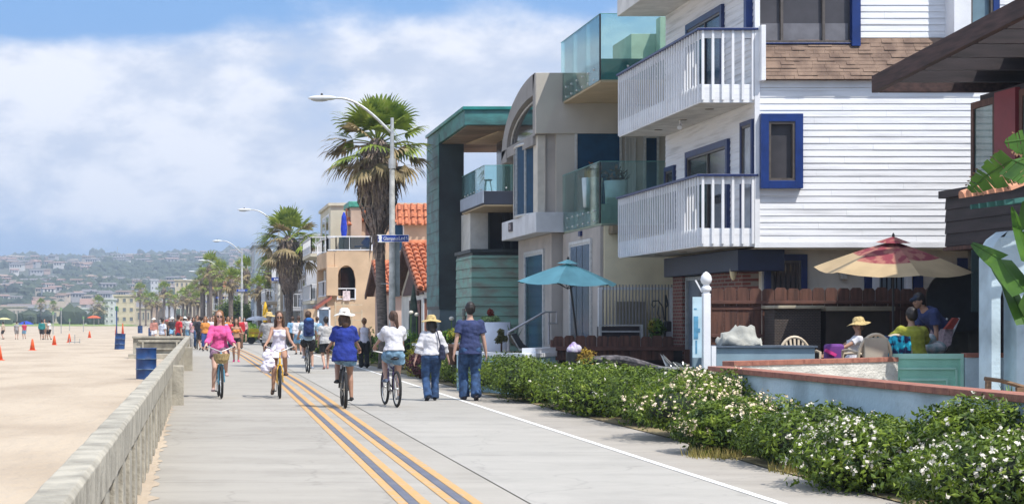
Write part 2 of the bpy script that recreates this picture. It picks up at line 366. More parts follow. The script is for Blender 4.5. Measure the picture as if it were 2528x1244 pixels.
for i, (a, b, mt) in enumerate([(0, .088, yel), (.096, .178, blk), (.188, .285, yel), (.44, .53, yel), (.542, .628, blk), (.64, .735, yel)]):
    ribbon('centre_line_marking', lambda Y, a=a: yoff(Y)+a, lambda Y, b=b: yoff(Y)+b, YY, .005, mt)
ribbon('edge_line_marking', lambda Y: wl(Y), lambda Y: wl(Y)+.088, YY, .008, M('white_road_paint', (.80, .79, .76), .8, .08, 3, .1, 40, detail=9))
# sand drifted along the foot of the wall
mb = MB(); vs = []; fs = []
for i in range(600):
    Y = 6+i*.12; w = .10+.16*abs(noise.fractal(Vector((Y*1.3, 0, 0)), .9, 2, 3))
    vs += [(-.54, Y, .03), (-.54+w*.55, Y, .014), (-.5+w, Y, .0045)]
for i in range(599):
    for k in (0, 1): a = i*3+k; fs.append((a, a+1, a+4, a+3))
mb.add(vs, fs); tag(mb.build('drifted_sand', sand, smooth=True, fixn=False), 'thin drift of sand blown along the foot of the sea wall', 'sand', kind='stuff')

# ------------------------------------------------------------------ SEA WALL
sw = thing('sea_wall', 'long low weathered concrete sea wall running between the sand and the promenade', 'sea wall', (-.5, 8, 0))
xi = lambda Y: -.55+.0055*Y
mb = MB(); seg = []
Y = 3.0; random.seed(3)
while Y < 80:
    ln = 1.22; y1 = min(80, Y+ln)
    n = 4
    for k in range(n):
        a = Y+(y1-Y)*k/n; b = Y+(y1-Y)*(k+1)/n-(.012 if k == n-1 else 0)
        j = lambda q: .008*noise.noise(Vector((q*3, 1, 1)))
        jz = lambda q: .86+.010*noise.noise(Vector((q*1.7, 4, 1)))
        vs = []
        for q in (a, b):
            i_, o_ = xi(q)+.0+j(q), xi(q)-.185+j(q+9); z = jz(q)
            vs += [(o_, q, .56), (i_, q, .60), (i_+.004, q, z-.022), (i_-.018, q, z), (o_+.018, q, z-.004), (o_, q, z-.024)]
        fs = [(q, (q+1) % 6, 6+(q+1) % 6, 6+q) for q in range(6)]+[(5, 4, 3, 2, 1, 0), (6, 7, 8, 9, 10, 11)]
        mb.add(vs, fs)
    Y = y1
mb.build('coping', concrete_wall, sw, bevel=.006)
mb = MB()
for k in range(64):
    a = 3+k*1.22; mb.box(xi(a)-.16, xi(a)-.10, a, a+1.22, -.3, .60)
mb.build('wall_panel', M('stained_concrete', (.40, .36, .29), .95, .35, 2.4, .8, 16, detail=9), sw)
random.seed(5)
for k in range(64):
    a = 3.35+k*1.22
    if a > 60: break
    mb = MB(); x = xi(a)
    # splayed rib: wide at the top under the coping, narrowing with an angled haunch
    mb.prism([(a-.02, .598), (a+.34, .598), (a+.50, .34), (a+.52, -.1), (a-.02, -.1)], 'x', x-.099, x-.010)
    mb.prism([(a+.72, .598), (a+1.0, .598), (a+1.12, .40), (a+1.12, -.1), (a+.56, -.1), (a+.58, .34)], 'x', x-.099, x-.030)
    mb.build('rib', concrete_wall, sw, bevel=.008)
for (Y0, w, z) in ((34.5, .22, .735), (57.4, .26, .73)):
    mb = MB(); x = xi(Y0)-.02; mb.box(x-.1, x+w, Y0, Y0+.34, -.1, z); mb.build('buttress', concrete_wall, sw, bevel=.015)
# bay wall jutting onto the sand, with a sunk panel, then the wall beyond
bw = thing('bay_wall', 'squared concrete bay of the sea wall jutting onto the sand beside the blue barrel', 'sea wall', (-1.7, 79, 0))
mb = MB(); mb.prism([(-2.52, 0), (-.12, 0), (-.12, .78), (-2.52, .78)], 'y', 79.1, 79.45)
mb.box(-2.56, -.08, 79.0, 79.62, .781, .87); mb.build('wall_panel', concrete_wall, bw, bevel=.01)
mb = MB(); mb.box(-2.14, -.62, 79.02, 79.1, .30, .36); mb.box(-2.14, -2.06, 79.02, 79.1, .361, .62); mb.box(-.70, -.62, 79.02, 79.1, .361, .62); mb.box(-2.30, -.5, 79.02, 79.1, .621, .72)
mb.build('panel_frame', concrete_wall, bw)
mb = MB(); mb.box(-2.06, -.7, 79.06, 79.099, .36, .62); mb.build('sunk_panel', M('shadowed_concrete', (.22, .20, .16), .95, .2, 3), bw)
mb = MB(); mb.box(-2.7, -.1, 78.3, 79.0, -.1, .12); mb.build('step', concrete_wall, bw, bevel=.01)
fw = thing('sea_wall', 'distant stretch of low concrete sea wall beyond the walkers', 'sea wall', (-.5, 86, 0))
mb = MB(); ys = list(range(88, 300, 8))
for a, b in zip(ys[:-1], ys[1:]):
    if (a//8) % 6 == 5: continue
    xa, xb = off(a)-.25, off(b)-.25
    mb.add([(xa-.18, a, -.2), (xa, a, -.2), (xb, b, -.2), (xb-.18, b, -.2), (xa-.18, a, .86), (xa, a, .86), (xb, b, .86), (xb-.18, b, .86)],
           [(3, 2, 1, 0), (4, 5, 6, 7), (0, 1, 5, 4), (1, 2, 6, 5), (2, 3, 7, 6), (3, 0, 4, 7)])
mb.build('wall_panel', concrete_wall, fw)

# ------------------------------------------------------------------ BEACH FURNITURE
barrelblue = M('blue_painted_steel', (.012, .065, .22), .5, .3, 3, .1, 20, col2=(.008, .03, .11))
def barrel(x, y, label, tilt=0):
    b = thing('trash_barrel', label, 'trash barrel', (x, y, -.1), 'blue trash barrels on the sand')
    pr = [(.285, 0), (.29, .02), (.285, .04), (.285, .28), (.30, .30), (.285, .32), (.285, .57), (.30, .59), (.285, .61), (.285, .86), (.298, .875), (.298, .89), (.265, .89), (.262, .80), (.26, .2)]
    MB().lathe((x, y, -.1), pr, 24).build('drum', barrelblue, b, smooth=True)
    MB().lathe((x, y, -.1), [(.258, .78), (.2, .80), (.08, .84)], 12).build('liner', M('trash_liner', (.35, .36, .37), .5, .3, 6), b, smooth=True)
    for z in (.30, .59): MB().lathe((x, y, -.1), [(.301, z-.008), (.304, z), (.301, z+.008)], 24).build('hoop', M('worn_blue_hoop', (.20, .30, .42), .5, .3, 8), b, smooth=True)
    b.rotation_euler.y = tilt; return b
barrel(PX(361, 52), 52, 'blue steel barrel on the sand hard behind the near sea wall')
barrel(PX(295, 104), 104, 'leaning blue barrel alone on the sand beyond the concrete bay', .06)
barrel(PX(374, 168), 168, 'far blue barrel beside the man in white leaning on the wall')
barrel(PX(346, 220), 220, 'farthest small blue barrel out on the sand')
conem = M('orange_cone_plastic', (.85, .13, .03), .5, .1, 6)
def cone(px, py, lab, h=None):
    Y = F*1.68/(py-HY); x = PX(px, Y); h = h or .62
    c = thing('traffic_cone', lab, 'cone', (x, Y, -.08), 'orange cones in a line on the sand')
    MB().lathe((x, Y, -.08), [(.15, .03), (.045, h*.96), (.03, h)], 14).build('cone_body', conem, c, smooth=True)
    MB().box(x-.21, x+.21, Y-.21, Y+.21, -.08, -.05).build('base_plate', conem, c, bevel=.01)
for px, py, lab in ((-2, 889, 'nearest orange cone at the left edge of the photo'), (80, 865, 'orange cone second in the line on the sand'),
                    (134, 852, 'orange cone third in the line, below the group of three bathers'), (171, 845, 'fourth orange cone by the low grey frame'), (221, 834, 'farthest orange cone of the line across the sand')):
    cone(px, py, lab)
cone(287, 827, 'distant orange cone left of the pair behind the leaning barrel', 1.0); cone(303, 824, 'distant orange cone right of the pair behind the leaning barrel', 1.2)
def beach_umb(px, Y, col, lab, zt=1.9, r=1.1):
    x = PX(px, Y); u = thing('beach_umbrella', lab, 'umbrella', (x, Y, -.1))
    MB().tube([(x, Y, -.3), (x, Y, zt)], .025).build('pole', white, u)
    mb = MB(); n = 8; vs = [(x, Y, zt)]
    for rr, dz in ((r*.5, .13), (r, .42)):
        vs += [(x+rr*cos(2*pi*k/n), Y+rr*sin(2*pi*k/n), zt-dz) for k in range(n)]
    fs = [(0, 1+k, 1+(k+1) % n) for k in range(n)]+[(1+k, 9+k, 9+(k+1) % n, 1+(k+1) % n) for k in range(n)]
    mb.add(vs, fs); mb.build('canopy', col, u)
beach_umb(64, 230, M('blue_canvas', (.02, .06, .45), .8), 'blue beach umbrella beside the bathers in red', 1.35, 1.0)
beach_umb(232, 330, M('red_orange_canvas', (.8, .12, .04), .8), 'red beach canopy out on the far sand', 2.2, 1.3)
beach_umb(10, 420, M('yellow_canvas', (.8, .7, .3), .8), 'pale yellow beach umbrella at the far left', 1.9, 1.6)
for k, (px, Y, h) in enumerate(((131, 205, 2.4), (151, 215, 2.9), (206, 240, 1.9), (172, 260, 1.6), (288, 150, 2.6))):
    x = PX(px, Y); labs = ['dark net post left of the tall pair', 'tallest dark net post on the sand', 'short net post right of the pair', 'low grey post far out on the sand', 'blue lifeguard flag post standing on the sand']
    t = thing('net_post', labs[k], 'post', (x, Y, -.1), 'posts standing on the sand')
    MB().tube([(x, Y, -.3), (x, Y, h)], .05).build('pole', steel if k != 4 else barrelblue, t)
    MB().box(x-.12, x+.12, Y-.03, Y+.03, h-.35, h+.02).build('padding', M('pad', (.12, .3, .08) if k != 4 else (.05, .2, .6), .8), t)
t = thing('low_sand_frame', 'low grey metal frame standing on the sand beside a cone', 'frame', (PX(184, 125), 125, -.1))
mb = MB(); x = PX(184, 125)
mb.bar((x-.35, 125, .05), (x+.35, 125, .05), .05, .05); mb.bar((x-.35, 125.6, .05), (x+.35, 125.6, .05), .05, .05); mb.bar((x-.35, 125, -.1), (x-.35, 125, .3), .05, .05); mb.bar((x+.35, 125, -.1), (x+.35, 125, .3), .05, .05); mb.bar((x, 125.3, -.1), (x, 125.3, .55), .05, .05)
mb.build('frame_bars', steel, t)
# ------------------------------------------------------------------ BUILDING HELPERS
def fb(mb, ax, face, a0, a1, z0, z1, d0, d1, mi=0):
    """box on a wall facing -Y (ax 'y') or -X (ax 'x'); d = distance out from the wall"""
    if a0 > a1: a0, a1 = a1, a0
    if ax == 'y': mb.box(a0, a1, face-d1, face-d0, z0, z1, mi)
    else: mb.box(face-d1, face-d0, a0, a1, z0, z1, mi)
    return mb
def clap(mb, ax, face, a0, a1, z0, z1, step=.125, seedv=0):
    z = z0; k = 0
    while z < z1-.01:
        zt = min(z1, z+step); wob = .004*noise.noise(Vector((k*1.7, seedv, 0)))
        L_ = abs(a1-a0); cuts = [min(a0, a1)]
        q = cuts[0]+(k*1.37 % 2.2)+.6
        while q < max(a0, a1)-.3: cuts.append(q); q += 2.4+(k*.77 % 1.3)
        cuts.append(max(a0, a1))
        for c0, c1 in zip(cuts[:-1], cuts[1:]):
            o = .017+wob+.004*noise.noise(Vector((k*3.1, c0*2, seedv)))
            mb.prism([(face-o, z), (face-.004, zt), (face+.03, zt), (face+.03, z)] if ax == 'y' else [(face-o, z), (face-.004, zt), (face+.03, zt), (face+.03, z)], 'x' if ax == 'y' else 'y', c0, c1-.003) if ax == 'y' else \
                mb.prism([(face-o, z), (face-.004, zt), (face+.03, zt), (face+.03, z)], 'y', c0, c1-.003)
        z = zt; k += 1
    return mb
def win(parent, ax, face, a0, a1, z0, z1, fw=.1, fm=None, pm=None, proud=.06, mull=(), inner=None, name='window', blind=None, lab=None, recess=.03, cross=()):
    a0, a1 = min(a0, a1), max(a0, a1); fm = fm or white; pm = pm or darkpane
    mb = MB()
    if fw > 0:
        fb(mb, ax, face, a0, a0+fw, z0, z1, -.02, proud); fb(mb, ax, face, a1-fw, a1, z0, z1, -.02, proud)
        fb(mb, ax, face, a0+fw, a1-fw, z1-fw, z1, -.02, proud); fb(mb, ax, face, a0+fw, a1-fw, z0, z0+fw, -.02, proud)
    w = mb.build(name, fm, parent, bevel=.004)
    if lab: w['label'] = lab
    i0, i1, j0, j1 = a0+fw, a1-fw, z0+fw, z1-fw
    if inner:
        mb = MB(); t = .045
        fb(mb, ax, face, i0, i0+t, j0, j1, .0, proud-.02); fb(mb, ax, face, i1-t, i1, j0, j1, .0, proud-.02)
        fb(mb, ax, face, i0+t, i1-t, j0, j0+t, .0, proud-.02); fb(mb, ax, face, i0+t, i1-t, j1-t, j1, .0, proud-.02)
        for q in mull: fb(mb, ax, face, q-.025, q+.025, j0+t, j1-t, .0, proud-.025)
        for q in cross: fb(mb, ax, face, i0+t, i1-t, q-.02, q+.02, .0, proud-.03)
        mb.build('sash', inner, w)
    fb(MB(), ax, face, i0, i1, j0, j1, -.01, .025).build('pane', pm, w)
    if blind:
        mb = MB(); n = max(3, int((i1-i0)/.09))
        for k in range(n):
            q = i0+(k+.5)*(i1-i0)/n; fb(mb, ax, face, q-.032, q+.032, j0+.03, j1-.03, .026, .030)
        mb.build('blind', blind, w)
    return w
def slab(parent, name, mat, x0, x1, y0, y1, z0, z1, bevel=.01, lab=None):
    o = MB().box(x0, x1, y0, y1, z0, z1).build(name, mat, parent, bevel=bevel)
    if lab: o['label'] = lab
    return o

# ------------------------------------------------------------------ WHITE CLAPBOARD HOUSE
H1Y, H1Y2, H1X = 35.4, 42.1, 10.7
wh = thing('house', 'three storey white clapboard house with blue trim, white balconies and a shingled skirt roof', 'house', (H1X, H1Y, 0))
core = MB().box(H1X+.03, 20, H1Y+.03, H1Y2, 2.98, 6.10); core.box(H1X+.03, 20, H1Y+.36, H1Y2, 6.10, 6.95); core.box(H1X+.03, 20, H1Y+.33, H1Y2, 6.95, 9.6)
core.box(H1X+.33, 20, H1Y+.73, H1Y2, 0, 2.97); core.build('wall', cream, wh)
mb = clap(MB(), 'y', H1Y, H1X+.05, 19, 3.06, 5.98, .125, 1); mb.build('siding', whiteold, wh)
mb = MB(); fb(mb, 'y', H1Y, H1X+.05, 19, 5.985, 6.13, 0, .02); fb(mb, 'y', H1Y, H1X+.05, 19, 2.95, 3.055, 0, .045); fb(mb, 'y', H1Y, H1X-.03, H1X+.07, 2.95, 9.0, 0, .05); mb.build('trim_board', white, wh, bevel=.006)
mb = clap(MB(), 'x', H1X, H1Y+.03, H1Y2, 3.0, 9.5, .125, 2); mb.build('siding', whiteold, wh)
mb = clap(MB(), 'y', H1Y+.7, H1X+.33, 19, .2, 2.95, .19, 3); mb.build('siding', M('cream_boards', (.66, .60, .50), .8, .08, 2), wh)
mb = clap(MB(), 'y', H1Y+.3, H1X+.05, 14.45, 6.98, 9.5, .125, 4); clap(mb, 'y', H1Y+.22, 14.75, 19, 6.6, 9.5, .125, 5); mb.build('siding', whiteold, wh)
mb = MB(); mb.box(14.42, 14.75, H1Y-.12, H1Y+.3, 6.5, 9.5); mb.build('corner_board', white, wh, bevel=.01)
slab(wh, 'soffit', cream, H1X+.03, 19, H1Y+.02, H1Y+.75, 2.93, 2.949, 0)
# shingled skirt roof between the second and the third storey
shm = M('brown_roof_shingle', (.24, .165, .12), .95, .3, 3.5, .6, 60, col2=(.15, .10, .075))
mb = MB(); x0, x1 = H1X+.12, 14.95; random.seed(2)
z, k = 6.13, 0
while z < 6.90:
    t0 = (z-6.13)/.78; yb = H1Y-.16+.42*t0; x = x0
    while x < x1-.01-.6*t0:
        w_ = random.uniform(.16, .40); xe = min(x+w_, x1-.6*t0); th = random.choice((.010, .014, .026))
        mb.prism([(yb-th, z), (yb+.055, z+.105), (yb+.09, z+.105), (yb+.05, z-.005)], 'x', x, xe-.004); x = xe
    z += .074; k += 1
mb.build('skirt_roof', shm, wh)
mb = MB(); mb.prism([(H1Y+.30, 6.12), (H1Y-.12, 6.12), (H1Y+.28, 6.94)], 'x', H1X+.1, 14.9); mb.build('skirt_roof_base', brownwood, wh)
slab(wh, 'gutter_board', white, H1X+.05, H1X+.14, H1Y-.19, H1Y+.3, 6.1, 7.15)
# windows of the camera-facing side
zz = lambda py, Y=H1Y-.05: PZ(py, Y)
xx = lambda px, Y=H1Y-.05: PX(px, Y)
win(wh, 'y', H1Y, xx(1875), xx(1979), zz(466), zz(282), .15, navylight, screen, .15, inner=bronze, lab='single window with a wide blue frame and a grey screen')
w3 = win(wh, 'y', H1Y+.3, xx(1868), xx(2134), zz(104), 8.7, .02, navylight, screen, .12, inner=bronze, mull=(xx(1941), xx(2045)))
for q0, q1, q2 in ((2113, 2134, 110), (1849, 1869, 90)): fb(MB(), 'y', H1Y+.3, xx(q0), xx(q1), zz(q2), 9, 0, .16).build('window_trim', navylight, wh)
mb = MB(); fb(mb, 'y', H1Y+.3, xx(1880), xx(2108), zz(104), zz(52), .03, .04); mb.build('roller_shade', M('grey_shade', (.16, .16, .18), .8), w3)
win(wh, 'y', H1Y+.22, xx(2388), xx(2476), zz(118), 8.7, .12, navylight, M('pale_reflecting_pane', (.25, .38, .45), .1, .2, 1), .14, inner=bronze, lab='narrow window with pale glass and blue trim')
# ground floor of that side
gx = lambda px: PX(px, H1Y+.7); gz = lambda py: PZ(py, H1Y+.7)
gy = H1Y+.68
win(wh, 'y', gy, gx(1885), gx(1990), gz(760), gz(628), .12, navy, darkpane, .07, inner=bronze, blind=M('brown_blind', (.07, .05, .045), .7))
win(wh, 'y', gy, gx(2150), gx(2248), gz(760), gz(652), .10, white, darkpane, .06, inner=white, blind=M('blue_grey_blind', (.16, .20, .24), .7))
for q0, q1 in ((2132, 2150), (2252, 2276), (2362, 2398)): fb(MB(), 'y', gy, gx(q0), gx(q1), gz(760), gz(637), 0, .05).build('shutter', navy, wh)
wl_ = MB(); x = gx(2078); wl_.box(x-.065, x+.065, gy-.14, gy-.02, gz(690), gz(665)); wl_.build('wall_lamp', M('cream_lamp', (.6, .56, .48), .5), wh, bevel=.02)
# facade facing the sea (in shade)
fx = H1X
def fy(px, X=H1X): return F*X/(px-VX)
win(wh, 'x', fx, fy(1804), fy(1699), 4.3-1.2, 5.18, .13, navy, darkpane, .08, inner=bronze, mull=(fy(1752),), lab='sliding balcony door with a blue frame')
win(wh, 'x', fx, fy(1670), fy(1646), 3.6, 5.0, .10, navy, darkpane, .07, inner=bronze)
win(wh, 'x', fx, fy(1864), fy(1834), 3.2, 5.4, .08, navy, M('pale_reflecting_pane2', (.35, .38, .42), .1, .3, 1), .07, inner=bronze)
win(wh, 'x', fx, fy(1790), fy(1700), 5.85, 7.92, .13, navy, bluepane, .08, inner=bronze, mull=(fy(1745),), lab='upper balcony door with a blue frame')
# balconies
def balcony(z0, zr, lab):

    bx0, bx1, by0, by1 = 9.66, H1X-.03, H1Y+.02, H1Y2
    fl = MB().box(bx0+.02, bx1, by0+.02, by1, z0, z0+.10); fl = fl.build('balcony', M('balcony_soffit', (.66, .63, .58), .7, .1, 3), wh); fl['label'] = lab
    mb = MB(); mb.box(bx0-.02, bx0+.02, by0, by1, z0-.02, z0+.34); mb.box(bx0+.02, bx1+.05, by0-.02, by0+.02, z0-.02, z0+.33)
    mb.build('curb', whiteold, fl, bevel=.008)
    mb = MB(); n = 34
    for k in range(n+1):
        y = by0+.03+(by1-by0-.08)*k/n
        mb.box(bx0-.052, bx0-.021, y-.019, y+.019, z0+.0, zr)
    for k in range(6):
        x = bx0+.03+(bx1-bx0-.06)*k/5; mb.box(x-.024, x+.024, by0-.065, by0-.022, z0+.03, zr)
    mb.build('baluster', white, fl, bevel=.004)
    mb = MB(); mb.box(bx0-.01, bx0+.04, by0+.0, by1, zr-.14, zr-.001); mb.box(bx0+.04, bx1+.05, by0-.02, by0+.03, zr-.14, zr-.001); mb.build('under_rail', white, fl)
    mb = MB(); mb.box(bx0-.09, bx0+.07, by0-.1, by1, zr, zr+.045); mb.box(bx0+.07, bx1+.06, by0-.1, by0+.06, zr, zr+.045); mb.build('handrail', navy, fl, bevel=.006)
    for (x, y) in ((bx0+.5, by0+1.2), (bx0+.5, by0+3.2), (bx0+.5, by0+5.2)):
        MB().lathe((x, y, z0-.012), [(.085, 0), (.085, .011)], 16).build('downlight', M('dull_metal', (.28, .24, .19), .5), fl)
    return fl
balcony(2.99, 4.30, 'lower balcony with white slatted railing')
b2 = balcony(5.72, 7.07, 'upper balcony with white slatted railing')
MB().tube([(10.1, 38.6, 5.71), (10.1, 38.55, 5.62), (10.05, 38.45, 5.54)], [.02, .02, .05], 10).build('spotlight', white, b2)
slab(wh, 'top_balcony', M('balcony_soffit2', (.70, .69, .66), .7, .08, 3), 9.62, 10.72, H1Y+.0, H1Y2+.1, 8.44, 8.8)
# ground floor front: brick, blue fascia, door
def g2(px, X): return F*X/(px-VX)
mb = MB(); mb.box(10.45, 11.35, 35.7, 41.3, 2.52, 2.93); mb.build('fascia', M('dull_navy_beam', (.010, .017, .05), .5, .1, 4), wh, bevel=.01)
bx_, by_ = 10.6, H1Y+.15
mb = MB(); mb.prism([(10.62, 37.3), (10.78, 36.5), (11.25, 36.1), (11.9, 36.1), (11.9, 38.2), (10.62, 38.2)], 'z', 0, 2.515); mb.build('brick_bay', brick, wh)
mb = MB(); mb.box(10.62, 11.2, 40.4, 41.2, 0, 2.515); mb.build('brick_pier', brick, wh)
mb = MB(); mb.box(10.72, 10.78, 38.25, 40.35, 0, 2.45); d_ = mb.build('door', M('grey_blue_glass_door', (.16, .19, .24), .15, .3, 1), wh)
mb = MB(); mb.box(10.67, 10.73, 38.25, 38.33, 0, 2.5); mb.box(10.67, 10.73, 40.27, 40.35, 0, 2.5); mb.box(10.67, 10.73, 38.33, 40.27, 2.42, 2.5); mb.build('door_frame', steel, d_)
mb = MB(); p_ = PX(1808, 36.35); z_ = PZ(671, 36.35); mb.ell((p_-.02, 36.22, z_), (.07, .05, .17), 14, 8)
mb.build('oval_lamp', M('warm_lamp_glass', (.85, .70, .42), .4, .05, 6), wh, smooth=True)

# ------------------------------------------------------------------ ARCHED GREY HOUSE
ah = thing('house', 'grey stucco house with an arched roof tower, blue windows and glass balconies', 'house', (9.0, 43, 0))
mb = MB(); mb.box(9.5, 20, 43.0, 47.4, 0, 3.75); mb.build('wall', beige_stucco, ah, bevel=.01)['label'] = 'beige ground floor wall'
mb = MB(); mb.box(9.42, 9.499, 43.05, 47.4, 0, 3.75); mb.box(9.15, 20, 47.5, 52.3, 0, 3.78); mb.build('wall', grey_stucco, ah, bevel=.01)
mb = MB(); mb.box(9.0, 20, 47.5, 52.3, 4.25, 7.0); mb.box(8.98, 9.0, 47.45, 47.5, 4.25, 6.3); mb.build('wall', grey_stucco, ah, bevel=.01)
mb = MB(); mb.box(9.25, 20, 47.36, 47.499, 4.25, 7.0); mb.build('wall', M('sunlit_grey_stucco', (.52, .485, .425), .9, .06, 1, .3, 60), ah)  # camera-facing wall coloured paler, a sunlit copy of the grey stucco
# balcony slab and wall of the tower
o = slab(ah, 'tower_balcony', M('pale_grey_stucco', (.66, .67, .69), .85, .08, 2, .2, 40), 8.7, 9.6, 47.2, 52.4, 3.79, 4.30, .015)
MB().box(8.66, 8.70, 50.6, 51.1, 3.98, 4.22).build('house_number', M('number_plate', (.06, .05, .06), .6), o)
text_mesh('number', '735', .2, M('pale_lettering', (.7, .6, .6), .7), o, Matrix.Translation((8.655, 50.85, 4.1))@Matrix.Rotation(radians(-90), 4, 'Z')@Matrix.Rotation(radians(90), 4, 'X'))
# arch: quarter-barrel fascia rising towards the near corner, with a quarter window inside
def arc(y0, y1, z0, z1, n=14):
    return [(y1+(y0-y1)*sin(pi/2*k/n), z0+(z1-z0)*(1-cos(pi/2*k/n))**.0*sin(pi/2*k/n) if False else z0+(z1-z0)*sin(pi/2*k/n)) for k in range(n+1)]
def arcpts(ya, yb, zlo, zhi, n=16):      # from the far low springing (yb, zlo) up to the near crown (ya, zhi)
    return [(ya+(yb-ya)*cos(pi/2*k/n), zlo+(zhi-zlo)*sin(pi/2*k/n)) for k in range(n+1)]
outer = arcpts(47.5, 52.6, 6.05, 7.86); inner = arcpts(47.75, 51.7, 6.33, 7.32); glassarc = arcpts(47.75, 51.55, 6.40, 7.22)
mb = MB(); n = len(outer)
vs = [(8.72, a, b) for a, b in outer]+[(8.72, a, b) for a, b in inner]+[(9.02, a, b) for a, b in outer]+[(9.02, a, b) for a, b in inner]
fs = []
for k in range(n-1): fs += [(k, k+1, n+k+1, n+k), (2*n+k, 2*n+k+1, k+1, k), (n+k, n+k+1, 3*n+k+1, 3*n+k)]
mb.add(vs, fs); mb.box(8.72, 9.02, 47.46, 47.75, 6.27, 7.84); mb.box(8.72, 9.0, 47.75, 51.75, 6.05, 6.33); mb.box(8.72, 9.0, 51.7, 52.6, 5.95, 6.3)
mb.prism([(47.55, 7.3), (52.4, 6.0), (52.4, 6.1)]+[(a, b-.02) for a, b in outer[1:]], 'x', 9.03, 14)
mb.build('arched_fascia', M('shaded_arch_grey', (.30, .285, .27), .85, .08, 1.5, .2, 40), ah)  # seaward fascia coloured darker, a shaded copy of the tower stucco
mb = MB(); mb.prism([(47.76, 6.34)]+glassarc, 'x', 8.86, 8.9); g_ = mb.build('arched_window', darkpane, ah)
mb = MB(); mb.tube([(8.84, a, b) for a, b in glassarc], .035, 6); mb.build('frame', steel, g_)
mb = MB(); mb.box(8.72, 11, 47.30, 47.459, 6.30, 7.84); mb.build('tower_parapet', M('sunlit_grey_stucco', (.52, .485, .425)), ah, bevel=.01)  # near side of the tower takes the paler sunlit colour
# curved blue window bay under the arch
prof = [(8.98+.0+.42*(1-cos(pi*k/12))*0-.30*sin(pi*k/12), 48.2+3.2*k/12) for k in range(13)]
mb = MB(); mb.prism([(9.05, 48.2)]+prof+[(9.05, 51.4)], 'z', 4.3, 6.2); cb = mb.build('curved_window', M('deep_blue_blind', (.006, .055, .12)), ah)
mb = MB()
for k in (0, 3, 6, 9, 12): mb.bar((prof[k][0]-.01, prof[k][1], 4.3), (prof[k][0]-.01, prof[k][1], 6.2), .06, .06)
for z in (4.33, 6.2): mb.tube([(a-.01, b, z) for a, b in prof], .04, 6)
mb.build('frame', alu, cb)
mb = MB(); mb.box(8.80, 9.0, 47.5, 48.1, 4.3, 6.3); mb.build('pilaster', M('sunlit_stucco', (.62, .58, .50), .9, .06), ah)  # sunlit strip of the tower wall put into a paler colour
# ground floor front windows
win(ah, 'x', 9.15, 48.4, 51.2, .55, 3.42, .09, alu, bluepane, .05, inner=alu, mull=(50.7,), lab='tall blue tinted ground floor window')
wdo = win(ah, 'x', 9.42, 43.9, 46.4, .35, 3.5, .08, alu, bluepane, .05, inner=alu, mull=(44.9, 45.6), name='sliding_door', lab='sliding glass door with a pale frame')
MB().box(9.36, 9.42, 45.0, 45.25, 3.6, 3.72).build('door_lamp', navy, ah)
# recess wall window, roof terrace and balcony with glass
win(ah, 'y', 47.36, PX(1420, 47.3), PX(1536, 47.3), 4.3, PZ(268, 47.3), .06, alu, M('deep_blue_blind', (.006, .055, .12), .5, .15, 1), .05, lab='large dark blue window behind the balcony')
win(ah, 'y', 47.36, PX(1590, 47.3), PX(1628, 47.3), 4.3, PZ(335, 47.3), .06, alu, bluepane, .05)
win(ah, 'y', 47.36, PX(1545, 47.3), PX(1570, 47.3), 4.3, PZ(340, 47.3), .02, alu, curtain, .05)
slab(ah, 'roof_terrace', M('tan_soffit', (.52, .42, .28), .85, .05, 2), 9.42, 20, 43.0, 47.5, 7.06, 7.12, .005)
slab(ah, 'terrace_fascia', teal, 9.44, 20, 43.01, 47.5, 7.125, 7.60, .005)
slab(ah, 'terrace_room', M('pale_wall', (.56, .52, .40), .9, .05), PX(1558, 45.5), 13, 45.5, 47.5, 7.6, PZ(84, 45.5))
slab(ah, 'terrace_room', M('pale_wall', (.56, .52, .40)), PX(1632, 45), 14, 45.1, 45.49, 7.6, PZ(40, 45))
slab(ah, 'terrace_parapet', M('pale_wall', (.56, .52, .40)), 9.9, 12, 46.6, 47.3, 7.6, 7.95)
slab(ah, 'balcony', M('green_grey_slab', (.40, .46, .38), .8, .08, 2), 9.44, 20, 43.02, 47.3, 3.76, 4.25, .01)
slab(ah, 'balcony_parapet', M('green_grey_slab', (.40, .46, .38)), 9.62, 14, 43.3, 43.45, 4.25, 4.42, .02)
slab(ah, 'balcony_underside', M('brown_soffit', (.20, .16, .10), .9), 9.6, 12.2, 42.6, 42.99, 3.55, 3.74, .01)
gt = glass('green_rail_glass', (.76, .92, .91), .45, .07); gth = glass('pale_rail_glass', (.82, .93, .92), .4, .05)
